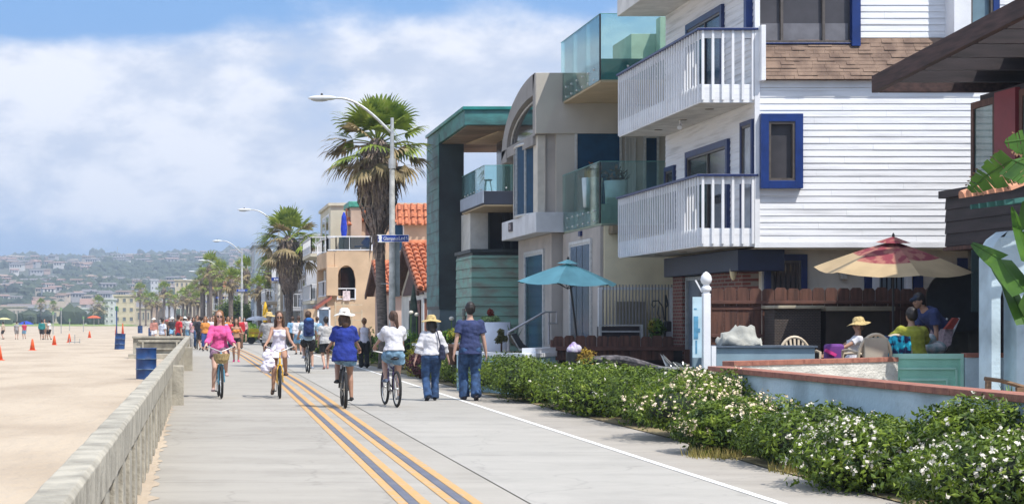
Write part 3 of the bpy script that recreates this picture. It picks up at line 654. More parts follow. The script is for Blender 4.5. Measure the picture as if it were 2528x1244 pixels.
def glass_rail(parent, segs, z0, z1, mat, name='glass_railing', th=.016):
    mb = MB()
    for (x0, y0, x1, y1) in segs:
        n = max(1, round(sqrt((x1-x0)**2+(y1-y0)**2)/1.3))
        for k in range(n):
            a = Vector((x0+(x1-x0)*k/n, y0+(y1-y0)*k/n, 0)); b = Vector((x0+(x1-x0)*(k+1)/n, y0+(y1-y0)*(k+1)/n, 0)); g = (b-a).normalized()*.015
            a += g; b -= g; d = Vector((-g.y, g.x, 0)).normalized()*th/2
            mb.add([a-d+Vector((0, 0, z0)), b-d+Vector((0, 0, z0)), b+d+Vector((0, 0, z0)), a+d+Vector((0, 0, z0)), a-d+Vector((0, 0, z1)), b-d+Vector((0, 0, z1)), b+d+Vector((0, 0, z1)), a+d+Vector((0, 0, z1))],
                   [(3, 2, 1, 0), (4, 5, 6, 7), (0, 1, 5, 4), (1, 2, 6, 5), (2, 3, 7, 6), (3, 0, 4, 7)])
    o = mb.build(name, mat, parent)
    mb = MB()
    for (x0, y0, x1, y1) in segs: mb.bar((x0, y0, z1+.008), (x1, y1, z1+.008), .025, .014)
    mb.build('edge', M('glass_edge', (.10, .32, .30), .3), o)
    mb = MB()
    for (x0, y0, x1, y1) in segs:
        n = max(2, round(sqrt((x1-x0)**2+(y1-y0)**2)/.65))
        for k in range(1, n):
            for z in (z0+.08, z0+.32):
                if z > z0+.2 and z1-z0 < 1.3: continue
                x = x0+(x1-x0)*k/n; y = y0+(y1-y0)*k/n; mb.ell((x, y, z), (.03, .03, .03), 8, 6)
    if mb.v: mb.build('glass_fixing', alu, o)
    return o
glass_rail(ah, [(9.40, 47.5, 9.40, 42.96), (9.40, 42.96, 12.6, 42.96)], 7.10, 8.62, gt)
glass_rail(ah, [(9.40, 47.3, 9.40, 42.96), (9.40, 42.96, 10.9, 42.96)], 3.80, 5.22, gth)
for q0, q1 in ((3.8, 5.22), (7.1, 8.62)): MB().tube([(9.40, 42.96, q0), (9.40, 42.96, q1)], .021).build('rail_post', black, ah)
# balcony furniture behind the glass
for (px, Y, w, zt, lab) in ((1462, 44.6, .50, .72, 'pale pot on the arched house balcony, left of the pair behind glass'), (1520, 44.2, .55, .62, 'pale pot on the arched house balcony, right of the pair behind glass')):
    x = PX(px, Y); p_ = thing('balcony_pot', lab, 'planter', (x, Y, 4.25), 'pots on the glass balcony')
    MB().lathe((x, Y, 4.25), [(w*.36, 0), (w*.42, .03), (w*.5, zt), (w*.46, zt), (w*.44, zt-.06)], 18).build('pot', M('pale_glazed_pot', (.52, .60, .60), .5, .08), p_, smooth=True)
    mb = MB(); random.seed(int(px))
    for k in range(60):
        a = random.uniform(0, 2*pi); r = random.uniform(0, w*.45); c = Vector((x+r*cos(a), Y+r*sin(a), 4.25+zt-.05+random.uniform(0, .38*(1-r/w))))
        d = Vector((random.uniform(-1, 1), random.uniform(-1, 1), random.uniform(.2, 1))).normalized()*.14; e = Vector((-d.y, d.x, 0)).normalized()*.04
        mb.add([c-e, c+e, c+e*.6+d, c-e*.6+d], [(0, 1, 2, 3)])
    mb.build('foliage', M('dark_red_brown_leaf', (.14, .06, .04), .8, .3, 5), p_, fixn=False)

# ------------------------------------------------------------------ COPPER HOUSE
ch = thing('house', 'modern house clad in green weathered copper with an open roof terrace', 'house', (8, 54, 0))
X0, YN, YF = 7.8, 53.4, 61.9
mb = MB(); mb.box(X0, 14, YN, YF, 7.15, 7.58); mb.build('roof_fascia', copper, ch, bevel=.01)
mb = MB(); mb.box(X0-.06, 14, YN-.06, YF+.05, 7.581, 7.68); mb.build('roof_edge', teal, ch, bevel=.01)
mb = MB(); mb.box(X0+.1, 14, YN+.1, YF, 7.12, 7.149); mb.build('soffit', M('copper_soffit', (.24, .18, .12), .8, .2, 1.5), ch)
mb = MB(); mb.prism([(9.0, 54.8), (14, 54.8), (14, 58.7), (8.62, 58.7)], 'z', 7.085, 7.118); mb.build('soffit', M('tan_soffit', (.52, .42, .28)), ch)
mb = MB(); mb.box(X0, 8.58, 58.9, YF, 1.9, 7.12); mb.build('copper_fin', copperdark, ch)  # near face coloured dark for the shade it stands in
mb = MB()
for k in range(16): mb.box(X0-.018, X0-.002, 58.88, YF+.01, 2.0+k*.34, 2.0+k*.34+.325)
mb.build('copper_cladding', copper, ch)
mb = MB(); mb.box(X0+.02, 8.9, 58.95, YF, 0, 1.9); mb.build('lower_fin', M('blue_grey_metal', (.12, .17, .19), .5, .2, 1), ch)
# second storey balcony with glass
mb = MB(); mb.box(8.35, 13, YN, 57.9, 4.88, 5.26); mb.build('balcony', M('dark_blue_grey_slab', (.018, .026, .05), .6, .1, 2), ch, bevel=.01)
mb = MB(); mb.box(8.32, 8.349, YN-.02, 57.9, 4.92, 5.28); mb.build('balcony_fascia', M('pale_blue_grey_metal', (.36, .42, .52), .5, .08, 2), ch)
mb = MB(); mb.prism([(8.38, 57.9), (8.38, YN+.02), (13, YN+.02), (13, 57.9)], 'z', 4.84, 4.879); mb.build('soffit', M('tan_soffit', (.52, .42, .28)), ch)
glass_rail(ch, [(8.37, 57.8, 8.37, YN+.03), (8.37, YN+.03, 11.5, YN+.03)], 5.27, 5.99, gt)
t_ = thing('terrace_stool', 'small pale stool standing on the copper house terrace behind glass', 'stool', (PX(1203, 55), 55, 5.27))
x = PX(1203, 55); MB().lathe((x, 55, 5.27), [(.14, .40), (.15, .42), (.14, .44)], 12).build('seat', alu, t_)
for a in (0, 1, 2): MB().tube([(x+.08*cos(a*2.1), 55+.08*sin(a*2.1), 5.69), (x+.15*cos(a*2.1), 55+.15*sin(a*2.1), 5.27)], .014).build('leg', alu, t_)
# back wall of the terrace, glazing
mb = MB(); mb.box(PX(1243, 57), 14, 57.0, 58.3, 5.26, 7.12); mb.build('terrace_room', M('dark_glazing_wall', (.045, .05, .06), .2, .2), ch)
mb = MB(); [mb.box(PX(q, 56.95)-.03, PX(q, 56.95)+.03, 56.9, 56.999, 5.26, 7.12) for q in (1243, 1262, 1274)]; mb.build('glazing_bar', alu, ch)
mb = MB(); mb.box(8.5, 14, 57.0, 61.5, 0, 4.86); mb.build('wall', M('copper_house_white_wall', (.72, .71, .66), .85, .06), ch)
mb = MB(); mb.box(PX(1207, 56.9), 13, 56.9, 56.999, 3.4, 4.84); mb.build('glazing', darkpane, ch)
mb = MB(); [mb.box(PX(q, 56.9)-.03, PX(q, 56.9)+.03, 56.86, 56.899, 3.4, 4.84) for q in (1207, 1243, 1262)]; mb.build('glazing_bar', copperdark, ch)
# copper clad box at ground level with lapped seams
mb = MB(); mb.box(8.03, 13, YN+.03, 56.6, 0, 3.5); mb.build('lower_box', copperdark, ch)
mb = MB(); z = 0.05; k = 0
while z < 3.42:
    zt = min(3.42, z+.262)
    mb.prism([(YN-.012, z), (YN+.02, zt), (YN+.03, zt), (YN+.03, z)], 'x', 8.0, 12.9)
    mb.prism([(8.0, z), (8.02, zt), (8.03, zt), (8.03, z)], 'y', YN+.03, 56.6)
    z += .274; k += 1
mb.build('copper_cladding', M('copper_shingle', (.19, .35, .28), .6, .3, 2.2, .3, 16, col2=(.22, .215, .17), lo=.3, hi=.58, stretch=(.7, .7, 2)), ch)
mb = MB(); mb.box(7.96, 13, YN-.04, 56.6, 3.501, 3.6); mb.build('coping', copperdark, ch)
mb = MB(); mb.box(8.0, 8.02, 54.6, 55.3, .3, 1.9); mb.build('slot_window', darkpane, ch)

# ------------------------------------------------------------------ TILED COTTAGES
def tiled_slope(mb, xa, xb, y0, z0, y1, z1, pitch=.26, course=.42):
    """roof slope whose eave is at (y0,z0), ridge at (y1,z1), running along X"""
    nc = max(2, int(sqrt((y1-y0)**2+(z1-z0)**2)/course)); nb = int((xb-xa)/pitch)
    sl = Vector((0, y1-y0, z1-z0)); nrm = Vector((0, -(z1-z0), y1-y0)).normalized()
    if nrm.z < 0: nrm = -nrm
    for j in range(nc):
        a = Vector((0, y0, z0))+sl*(j/nc); b = Vector((0, y0, z0))+sl*((j+1)/nc)
        for i in range(nb):
            x = xa+(i+.5)*pitch; vs = []
            for (p, lift, r) in ((a, .055, .108), (b, .0, .085)):
                for q in range(6):
                    t = pi*q/5; vs.append(p+nrm*(lift+r*sin(t))+Vector((x-r*cos(t), 0, 0)))
            mb.add(vs, [(q, q+1, 7+q, 6+q) for q in range(5)]+[(0, 1, 2, 3, 4, 5)])
        mb.add([a+Vector((xa, 0, 0)), a+Vector((xb, 0, 0)), b+Vector((xb, 0, 0)), b+Vector((xa, 0, 0))], [(0, 1, 2, 3)])
def cottage(y0, y1, xf, ze, zr, xr, wallm, lab, over=.45):
    c = thing('cottage', lab, 'house', (xf, y0, 0)); ym = (y0+y1)/2
    mb = MB(); mb.prism([(y0+.35, 0), (y1-.35, 0), (y1-.35, ze+.05), (ym, zr-.22), (y0+.35, ze+.05)], 'x', xf+over, xr); mb.build('wall', wallm, c)
    mb = MB(); tiled_slope(mb, xf, xr, y0, ze, ym, zr); tiled_slope(mb, xf, xr, y1, ze, ym, zr); mb.tube([(xf, ym, zr+.05), (xr, ym, zr+.05)], .12, 8)
    mb.build('roof', tile, c, fixn=False)
    mb = MB()
    for (ya, yb) in ((y0, ym), (y1, ym)):
        mb.bar((xf+.04, ya, ze-.10), (xf+.04, yb, zr-.10), .09, .2); mb.bar((xf+.06, ya, ze-.05), (xf+over+.05, ya, ze-.05), .05, .05)
        mb.add([(xf, ya, ze-.04), (xr, ya, ze-.04), (xr, yb, zr-.05), (xf, yb, zr-.05)], [(0, 1, 2, 3)])
    mb.build('barge_board', brownwood, c, fixn=False); return c
c1 = cottage(66, 75.2, 7.95, 2.62, 4.42, 14, white_stucco, 'white stucco cottage with a steep terracotta tiled gable next to the copper house')
mb = MB(); mb.prism([(67.4, 2.5), (73.9, 2.5), (70.6, 3.75)], 'x', 8.33, 8.39); mb.build('gable_infill', M('shaded_gable', (.10, .05, .045), .8, .2), c1)  # shade under the roof overhang put into the dark infill colour
win(c1, 'x', 8.4, 68.4, 71.8, .3, 2.3, .12, brownwood, M('red_brown_door', (.20, .06, .045), .6), .05, name='door')
mb = MB(); mb.box(8.42, 9.6, 66.2, 66.34, 0, 2.6); mb.build('side_wall', white_stucco, c1)
win(c1, 'y', 66.2, PX(1045, 66.2), PX(1057, 66.2), .7, 2.35, .03, white, M('red_brown_shutter', (.22, .09, .06), .7), .04)
c2 = cottage(79.4, 86, 7.95, 2.70, 4.05, 12, M('pink_stucco', (.62, .44, .36), .9, .1, 1), 'small pink stucco cottage with a little tiled gable, farther one behind the palm')
win(c2, 'x', 8.4, 80.5, 83, .4, 2.3, .1, brownwood, M('pale_pink_door', (.55, .36, .30), .6), .05, name='door')
mb = MB(); mb.prism([(79.6, 2.62), (85.8, 2.62), (82.7, 3.8)], 'x', 8.33, 8.38); mb.build('gable_infill', M('pink_stucco', (.62, .44, .36)), c2)

# ------------------------------------------------------------------ TAN TERRACED HOUSE
TY = 93.3; th = thing('house', 'tan stucco house with arched openings, white terrace railings and a terracotta mansard roof', 'house', (7.2, TY, 0))
tx = lambda px, Y=TY: PX(px, Y); tz = lambda py, Y=TY: PZ(py, Y)
# near block with an arched opening: built as a solid wall pierced by the arch
def pierced(mb, x0, x1, z0, z1, ax0, ax1, az0, az1, y0, y1, spring):
    n = 10; cx = (ax0+ax1)/2; r = (ax1-ax0)/2
    mb.box(x0, ax0, y0, y1, z0, z1); mb.box(ax1, x1, y0, y1, z0, z1); mb.box(ax0, ax1, y0, y1, z0, az0); 
    top = [(ax0+(ax1-ax0)*k/n, spring+(az1-spring)*sqrt(max(0, 1-((ax0+(ax1-ax0)*k/n-cx)/r)**2))) for k in range(n+1)]
    for k in range(n): mb.prism([top[k], top[k+1], (top[k+1][0], z1), (top[k][0], z1)], 'y', y0, y1)
mb = MB(); pierced(mb, tx(827), 15, 0, 4.93, tx(832), tx(878), 2.6, tz(655), TY, TY+.3, tz(690))
mb.box(7.2, 15, TY+2.2, 101, 0, 4.93); mb.box(7.2, 15, TY+.3, TY+2.2, 2.2, 2.5); mb.box(9.0, 15, TY+.3, TY+2.2, 2.5, 4.93); mb.box(7.2, 9, TY+.3, TY+2.2, 0, 2.2)
mb.box(7.2, 15, TY+.0, TY+2.3, 4.931, 5.0)
mb.build('wall', tan_stucco, th)
mb = MB(); mb.box(7.6, 8.9, TY+2.1, TY+2.19, 2.6, 4.6); mb.build('balcony_door', darkpane, th)
def white_rail(parent, pts, z0, z1, mat=alu, step=.14, name='railing', infill=None):
    mb = MB()
    for a, b in zip(pts[:-1], pts[1:]):
        a = Vector((*a, 0)); b = Vector((*b, 0)); Ln = (b-a).length
        mb.bar(a+Vector((0, 0, z1)), b+Vector((0, 0, z1)), .06, .05); mb.bar(a+Vector((0, 0, z0+.05)), b+Vector((0, 0, z0+.05)), .05, .05)
        n = max(1, int(Ln/step))
        for k in range(n+1):
            p = a+(b-a)*k/n; w = .06 if k in (0, n) else .025; mb.bar(p+Vector((0, 0, z0)), p+Vector((0, 0, z1)), w, w)
    return mb.build(name, mat, parent)
wr = M('white_railing_paint', (.75, .76, .78), .5, .04)
white_rail(th, [(tx(833), TY-.03), (tx(877), TY-.03)], 2.55, tz(712), wr, .30)
mb = MB(); mb.box(tx(846), tx(864), TY-.10, TY-.07, tz(742), tz(718)); mb.build('towel', M('pink_white_towel', (.75, .62, .62), .9, .2, 6), th)
# curved bay of the seaward face
bay = [(7.2, 101.0), (7.2, 97.0), (7.35, 95.2), (7.65, 93.8), (tx(827)+.02, TY+.04)]
mb = MB()
for (za, zb) in ((0, 2.75), (4.2, 5.0)):
    for a, b in zip(bay[:-1], bay[1:]): mb.add([(a[0]-.45, a[1], za), (b[0]-.45, b[1], za), (b[0]+.3, b[1], za), (a[0]+.3, a[1], za), (a[0]-.45, a[1], zb), (b[0]-.45, b[1], zb), (b[0]+.3, b[1], zb), (a[0]+.3, a[1], zb)], [(3, 2, 1, 0), (4, 5, 6, 7), (0, 1, 5, 4), (1, 2, 6, 5), (2, 3, 7, 6), (3, 0, 4, 7)])
for a in (bay[0], bay[2], bay[4]): mb.box(a[0]-.45, a[0]+(.12 if a == bay[4] else -.1), a[1]-.25, a[1]+.25, 2.75, 4.2)
mb.build('bay', tan_stucco, th, bevel=.02)
win(th, 'x', 7.21, 97.2, 100.2, 2.8, 4.15, .08, white, darkpane, .05, inner=white, mull=(98.7,))
white_rail(th, [(a[0]-.38, a[1]) for a in bay], 2.75, 3.55, wr, .22)
white_rail(th, [(a[0]-.42, a[1]) for a in bay]+[(tx(918), TY-.02)], 5.0, 5.72, wr, .75)
gr = glass_rail(th, [(tx(836), TY+.03, tx(918), TY+.03)], 5.05, 5.66, glass('smoky_glass', (.42, .45, .50), .3, .1), 'terrace_glass')
# tan chimney tower, upper floor with mansard
mb = MB(); mb.box(tx(866, 96), tx(893, 96), 96, 99, 5, tz(512, 96)); mb.box(tx(860, 96), tx(866, 96), 96.4, 99, 5, tz(520, 96)); mb.build('tower', M('tower_stucco', (.50, .37, .28), .9, .1, 1), th, bevel=.02)
mb = MB(); mb.box(tx(863, 96)-.06, tx(895, 96)+.05, 95.9, 99.1, tz(512, 96), tz(497, 96)); mb.build('tower_cap', M('green_metal_cap', (.06, .30, .22), .5, .2), th, bevel=.05)
mb = MB(); tiled_slope(mb, tx(853, 97), tx(866, 97), 96.0, tz(560, 97), 97.2, tz(515, 97)); mb.build('roof', tile, th, fixn=False)
mb = MB(); mb.box(tx(893, 97), 14, 97, 104, 5, tz(548, 97)); mb.build('wall', peach_stucco, th)
UY = 97; mb = MB(); tiled_slope(mb, tx(890, UY), tx(978, UY), UY-.25, tz(548, UY), UY+1.0, tz(508, UY), .34, .5); tiled_slope(mb, tx(978, UY), 14.2, UY-.3, tz(556, UY), UY+.35, tz(503, UY), .34, .4)
mb.box(tx(893, UY), 14, UY+1.0, 104, tz(548, UY), tz(506, UY)); mb.build('roof', tile, th, fixn=False)
def arched(parent, px0, px1, pyt, pyb, Y, fm=white, pm=bluepane):
    x0, x1 = PX(px0, Y), PX(px1, Y); zt, zb = PZ(pyt, Y), PZ(pyb, Y); r = (x1-x0)/2; cx = (x0+x1)/2; sp = zt-r
    o_ = [(cx+(r+.07)*cos(pi*k/12), sp+(r+.07)*sin(pi*k/12)) for k in range(13)]; i_ = [(cx+r*cos(pi*k/12), sp+r*sin(pi*k/12)) for k in range(13)]
    w = MB().prism([(x1+.07, zb)]+o_+[(x0-.07, zb)], 'y', Y-.05, Y-.002).build('arched_window', fm, parent)
    MB().prism([(x1, zb+.04)]+i_+[(x0, zb+.04)], 'y', Y-.075, Y-.051).build('pane', pm, w)
arched(th, 974, 994, 552, 620, UY); arched(th, 932, 944, 552, 620, UY)
mb = MB(); mb.box(tx(903, UY), tx(914, UY), UY-.04, UY-.004, 5.0, tz(552, UY)); mb.build('door', M('dark_red_brown', (.10, .05, .045), .6), th)
# awning strip, lower door
mb = MB(); mb.prism([(tx(775, 95), 2.2), (tx(812, 95), 2.75), (tx(812, 95), 2.6), (tx(775, 95), 2.05)], 'y', 93.0, 96); mb.build('awning', M('terracotta_awning', (.40, .12, .08), .8), th)
mb = MB(); mb.box(tx(787), tx(811), 93.12, 93.2, .1, tz(765)); mb.build('door', M('slate_blue_door', (.10, .15, .22), .6), th)
mb = MB(); mb.box(tx(783), tx(787), 93.1, 93.2, .1, tz(760)); mb.box(tx(811), tx(815), 93.1, 93.2, .1, tz(760)); mb.box(tx(783), tx(815), 93.1, 93.2, tz(764), tz(758)); mb.build('door_frame', white, th)
mb = MB(); mb.box(tx(760)+.0, tx(827), 93.21, 97, 0, 2.1); mb.build('lower_wall', tan_stucco, th)
# chairs and closed umbrella on the terrace
cu = thing('closed_umbrella', 'closed bright blue umbrella standing on the tan house roof terrace', 'umbrella', (tx(849, 95), 95, 5.0))
x = tx(849, 95); MB().tube([(x, 95, 5.0), (x, 95, tz(525, 95))], .03).build('pole', brownwood, cu)
MB().lathe((x, 95, 0), [(.05, tz(590, 95)), (.12, tz(585, 95)), (.17, tz(565, 95)), (.13, tz(545, 95)), (.12, tz(535, 95)), (.03, tz(524, 95))], 10).build('canopy', M('bright_blue_canvas', (.01, .05, .55), .8, .2, 6), cu)
for px in (893, 912):
    x = tx(px, 95); c_ = thing('terrace_lounger', 'blue lounge chair on the tan house terrace, '+('left' if px == 893 else 'right')+' one behind the glass rail', 'lounge chair', (x, 95, 5))
    mb = MB(); mb.bar((x-.35, 95, 5.28), (x+.15, 95, 5.3), .5, .06); mb.build('seat', M('royal_blue_fabric', (.01, .03, .25), .8), c_)
    mb = MB(); mb.bar((x+.15, 95, 5.3), (x+.45, 95, 5.65), .5, .06, up=(0, 1, 0)); mb.build('backrest', M('royal_blue_fabric', (.01, .03, .25)), c_)
# trellis with a rusty plant in front
tr = thing('garden_trellis', 'pale wooden trellis with climbing flowers before the tan house', 'trellis', (tx(862, 88), 88, 0))
mb = MB()
for px in (828, 848, 868, 893): mb.bar((PX(px, 88), 88, 0), (PX(px, 88), 88, PZ(745 if px < 850 else 765, 88)), .07, .07)
for py in (752, 772, 790, 806): mb.bar((PX(826, 88), 88, PZ(py, 88)), (PX(895, 88), 88, PZ(py, 88)), .05, .05)
mb.build('lattice', M('pale_timber', (.62, .50, .34), .8, .1), tr)
# ------------------------------------------------------------------ ROW OF HOUSES FARTHER ALONG
random.seed(11)
def row_house(y0, y1, xf, h, wallm, lab, roof='flat', nst=3, panem=None, roofm=None, depth=12, rail=True, winm=None):
    b = thing('house', lab, 'house', (xf, y0, 0)); panem = panem or darkpane
    MB().box(xf, xf+depth, y0, y1, 0, h).build('wall', wallm, b, bevel=.02)
    if roof == 'flat': MB().box(xf-.12, xf+depth+.1, y0-.12, y1+.1, h+.002, h+.16).build('roof', winm or wallm, b)
    elif roof == 'gable':
        ym = (y0+y1)/2; mb = MB(); mb.prism([(y0-.3, h-.05), (ym, h+1.7), (y1+.3, h-.05), (ym, h+1.45)], 'x', xf-.4, xf+depth); mb.build('roof', roofm or tile, b)
        mb = MB(); mb.prism([(y0, h), (y1, h), (ym, h+1.4)], 'x', xf, xf+.2); mb.build('gable_wall', wallm, b)
    elif roof == 'mansard':
        mb = MB(); z1 = h+.1; mb.add([(xf-.3, y0-.3, z1-1.4), (xf+depth, y0-.3, z1-1.4), (xf+depth, y1+.3, z1-1.4), (xf-.3, y1+.3, z1-1.4), (xf+.8, y0+.8, z1), (xf+depth-1, y0+.8, z1), (xf+depth-1, y1-.8, z1), (xf+.8, y1-.8, z1)],
                                [(0, 1, 5, 4), (1, 2, 6, 5), (2, 3, 7, 6), (3, 0, 4, 7), (4, 5, 6, 7), (3, 2, 1, 0)]); mb.build('roof', roofm or tile, b)
    sh = h/nst
    for k in range(nst):
        z0 = k*sh+.5; z1 = min((k+1)*sh-.35, h-.4 if roof != 'mansard' else h-1.6)
        if z1-z0 < .6: continue
        # seaward windows
        q = y0+.8
        while q+1.6 < y1:
            w_ = random.choice((1.2, 1.8, 2.4)); w_ = min(w_, y1-.5-q)
            win(b, 'x', xf, q, q+w_, z0+random.uniform(0, .3), z1, .09, winm or white, panem, .04, inner=winm or white, mull=(q+w_/2,)); q += w_+random.uniform(.6, 1.2)
        # camera side windows
        for q in (xf+1.0, xf+3.4):
            if random.random() < .75: win(b, 'y', y0, q, q+random.choice((.7, 1.1, 1.5)), z0+.3, z1, .08, winm or white, panem, .04, inner=winm or white)
    if rail:
        for k in range(1, nst):
            if random.random() < .75:
                z = k*sh; MB().box(xf-1.1, xf-.01, y0+.3, y1-.3, z-.18, z).build('balcony', wallm, b)
                white_rail(b, [(xf-.02, y0+.32), (xf-1.05, y0+.32), (xf-1.05, y1-.32)], z, z+.9, wr, .25)
    return b
def wm(n, c): return M(n, c, .85, .07, 1, .2, 40)
fxo = lambda Y: 7.6+off(Y)
row_house(104, 112, 7.7, 7.9, wm('cream_render', (.60, .56, .44)), 'cream flat roofed house rising behind the tan terrace', 'flat', 3)
row_house(113, 119, 6.9, 3.3, wm('white_render', (.62, .62, .62)), 'low white garage-like house front behind the second palm', 'flat', 1)
row_house(119.6, 128, 7.3, 6.9, wm('pale_grey_render', (.46, .47, .50)), 'pale grey house with dark slit windows right of the second palm trunk', 'flat', 3)
row_house(129, 137, 6.9, 6.6, wm('warm_grey_render', (.48, .44, .38)), 'warm grey three storey house left of the second palm', 'flat', 3)
row_house(138, 147, 6.5, 5.8, wm('buff_render', (.55, .47, .36)), 'buff house low between two taller grey ones', 'flat', 2)
bb = row_house(172, 183, 5.72, 8.35, wm('blue_grey_render', (.30, .36, .42)), 'tall plain blue grey block with a blank side wall', 'flat', 3, rail=False)
row_house(148, 156, 6.7, 5.9, wm('white_render', (.62, .62, .62)), 'white house with balconies in front of the blue grey block', 'flat', 2)
row_house(157, 170, 7.4, 5.0, wm('buff_render', (.55, .47, .36)), 'buff low house just before the blue grey block', 'flat', 2)
# farther ones, receding along the bend
specs = [(196, 9, 6.2, 'mansard', 'cream_render', 'house under a dark mansard hat seen past the third lamp', M('slate_mansard', (.10, .11, .13), .8)), (207, 9, 5.6, 'flat', 'pale_grey_render', 'pale grey house beyond the dark mansard', None),
         (218, 10, 6.6, 'flat', 'buff_render', 'buff house between the third and fourth lamps', None), (230, 10, 5.2, 'gable', 'white_render', 'white gabled house between the third and fourth lamps', None),
         (243, 11, 6.8, 'flat', 'warm_grey_render', 'warm grey house near the fourth lamp', None), (256, 11, 5.6, 'flat', 'buff_render', 'buff house beyond the fourth lamp', None),
         (270, 12, 7.4, 'flat', 'pale_grey_render', 'pale grey house near the fifth lamp', None), (285, 12, 5.9, 'gable', 'cream_render', 'cream gabled house near the fifth lamp', None),
         (300, 14, 7.2, 'flat', 'buff_render', 'tall buff house beyond the fifth lamp', None), (318, 14, 5.8, 'flat', 'white_render', 'white house before the sixth lamp', None),
         (336, 14, 7.0, 'flat', 'warm_grey_render', 'warm grey house by the sixth lamp', None), (355, 15, 6.0, 'flat', 'buff_render', 'buff house beyond the sixth lamp', None),
         (374, 15, 7.5, 'flat', 'pale_grey_render', 'pale grey house beyond the seventh lamp', None), (395, 16, 6.0, 'flat', 'cream_render', 'cream house towards the end of the row', None),
         (416, 16, 7.0, 'flat', 'buff_render', 'last buff house of the row', None)]
for (y, dy, h, rf, wn_, lab, rm) in specs:
    row_house(y, y+dy, fxo(y)-random.uniform(0, .5), h, MATS[wn_], lab, rf, 2 if h < 6.3 else 3, roofm=rm, rail=y < 260)
# taller blocks at the end of the beach and town seen over the sand
def block(px0, px1, Y, pyt, wallm, lab, cols=4, rows=3, dep=14):
    x0, x1 = PX(px0, Y), PX(px1, Y); z = PZ(pyt, Y); b = thing('building', lab, 'building', (x0, Y, -.1))
    MB().box(x0, x1, Y, Y+dep, -.1, z).build('wall', wallm, b); MB().box(x0-.3, x1+.3, Y-.3, Y+dep+.3, z+.01, z+.45).build('roof', wallm, b)
    for r in range(rows):
        for c in range(cols):
            w = (x1-x0)/cols; s_ = z/rows; a = x0+w*(c+.22); win(b, 'y', Y, a, a+w*.56, r*s_+s_*.3, r*s_+s_*.8, .15, wallm, M('hazy_pane', (.16, .17, .18), .3, .1), .1)
    return b
block(281, 333, 560, 731, wm('sand_render', (.62, .52, .36)), 'sand coloured apartment block at the far end of the beach', 3, 3)
block(258, 282, 520, 740, wm('white_render', (.62, .62, .62)), 'white stepped block beside the sand coloured apartments', 2, 4)
block(168, 216, 600, 763, wm('white_render', (.62, .62, .62)), 'low white beach building with a dark entrance', 3, 1)
block(0, 60, 680, 758, wm('blush_render', (.50, .42, .38)), 'long pinkish building at the far left behind the lawn', 6, 1)
block(62, 110, 700, 760, wm('pale_grey_render', (.46, .47, .50)), 'grey low building behind the lawn', 4, 1)
block(112, 160, 690, 764, wm('buff_render', (.55, .47, .36)), 'buff low building with a wide window behind the lawn', 3, 1)
block(218, 256, 650, 766, wm('warm_grey_render', (.48, .44, .38)), 'warm grey low building left of the white stepped block', 4, 1)
block(372, 390, 900, 692, wm('white_render', (.62, .62, .62)), 'slim white tower rising before the hill', 2, 8)
block(432, 478, 620, 693, wm('sand_render', (.62, .52, .36)), 'pale yellow block above the distant palms', 4, 5)
block(336, 372, 480, 762, wm('buff_render', (.55, .47, .36)), 'buff low block behind the distant palms', 3, 1)
block(376, 402, 460, 752, wm('peach_render', (.55, .40, .30)), 'peach low block behind the distant palms', 3, 2)
block(404, 432, 450, 745, wm('pale_grey_render', (.46, .47, .50)), 'grey block at the end of the promenade row', 3, 2)

# ------------------------------------------------------------------ HILLSIDE TOWN AND TREES
random.seed(21)
hm = [wm('hill_white', (.66, .62, .58)), wm('hill_cream', (.58, .48, .38)), wm('hill_pink', (.50, .36, .30)), wm('hill_grey', (.42, .40, .40))]
roofs = [M('hill_tile', (.34, .22, .18), .9), M('hill_slate', (.22, .20, .20), .9), M('hill_brown', (.27, .18, .13), .9)]
protos = []
for k in range(8):
    mb = MB(); w = random.uniform(7, 13); d = 9; h = random.uniform(2.8, 5.2)
    mb.box(-w/2, w/2, 0, d, -5, h); mb.box(-w/2+random.uniform(1, 3), w/2-random.uniform(1, 4), 1, d, h, h+random.choice((0, 0, 2.2))+.01)
    mb.prism([(-.6, h), (d/2, h+1.5), (d+.6, h)], 'x', -w/2-.5, w/2+.5, 1)
    for c in range(int(w/2.2)): mb.box(-w/2+1+c*2.2, -w/2+2.2+c*2.2, -.08, .02, 1, h-.7, 2)
    protos.append((mb, hm[k % 4], roofs[k % 3]))
pm_ = []
for k, (mb, a, b) in enumerate(protos):
    me_o = mb.build('hillside_house', [a, b, darkpane]); pm_.append(me_o)
hl = 'small pale house with a shallow roof on the wooded hillside'
placed = 0; tries = 0
while placed < 300 and tries < 6000:
    tries += 1; Y = random.uniform(1000, 2480); px = random.uniform(-20, 700); x = PX(px, Y)
    cl = noise.noise(Vector((x*.006, Y*.004, 9)))
    if cl < -.12+.35*random.random(): continue
    z = hz(x, Y)
    k = placed % 8; o = pm_[k] if placed < 8 else pm_[k].copy()
    if placed >= 8: COL.objects.link(o)
    o.location = (x, Y, z+2.2); o.rotation_euler.z = random.uniform(-.5, .5); s_ = random.uniform(.45, .75) if Y < 1500 else random.uniform(.6, 1.0); o.scale = (s_*random.uniform(.8, 1.5), s_, s_*.8)
    tag(o, 'small %s house with a %s roof, %s on the wooded hillside, %s' % (('white', 'cream', 'pinkish', 'grey')[k % 4], ('reddish', 'slate', 'brown')[k % 3], 'low' if Y < 1450 else 'halfway up' if Y < 2000 else 'high', 'far left' if px < 170 else 'left of centre' if px < 340 else 'above the promenade' if px < 520 else 'behind the lamps'), 'house', 'houses scattered over the hillside'); placed += 1
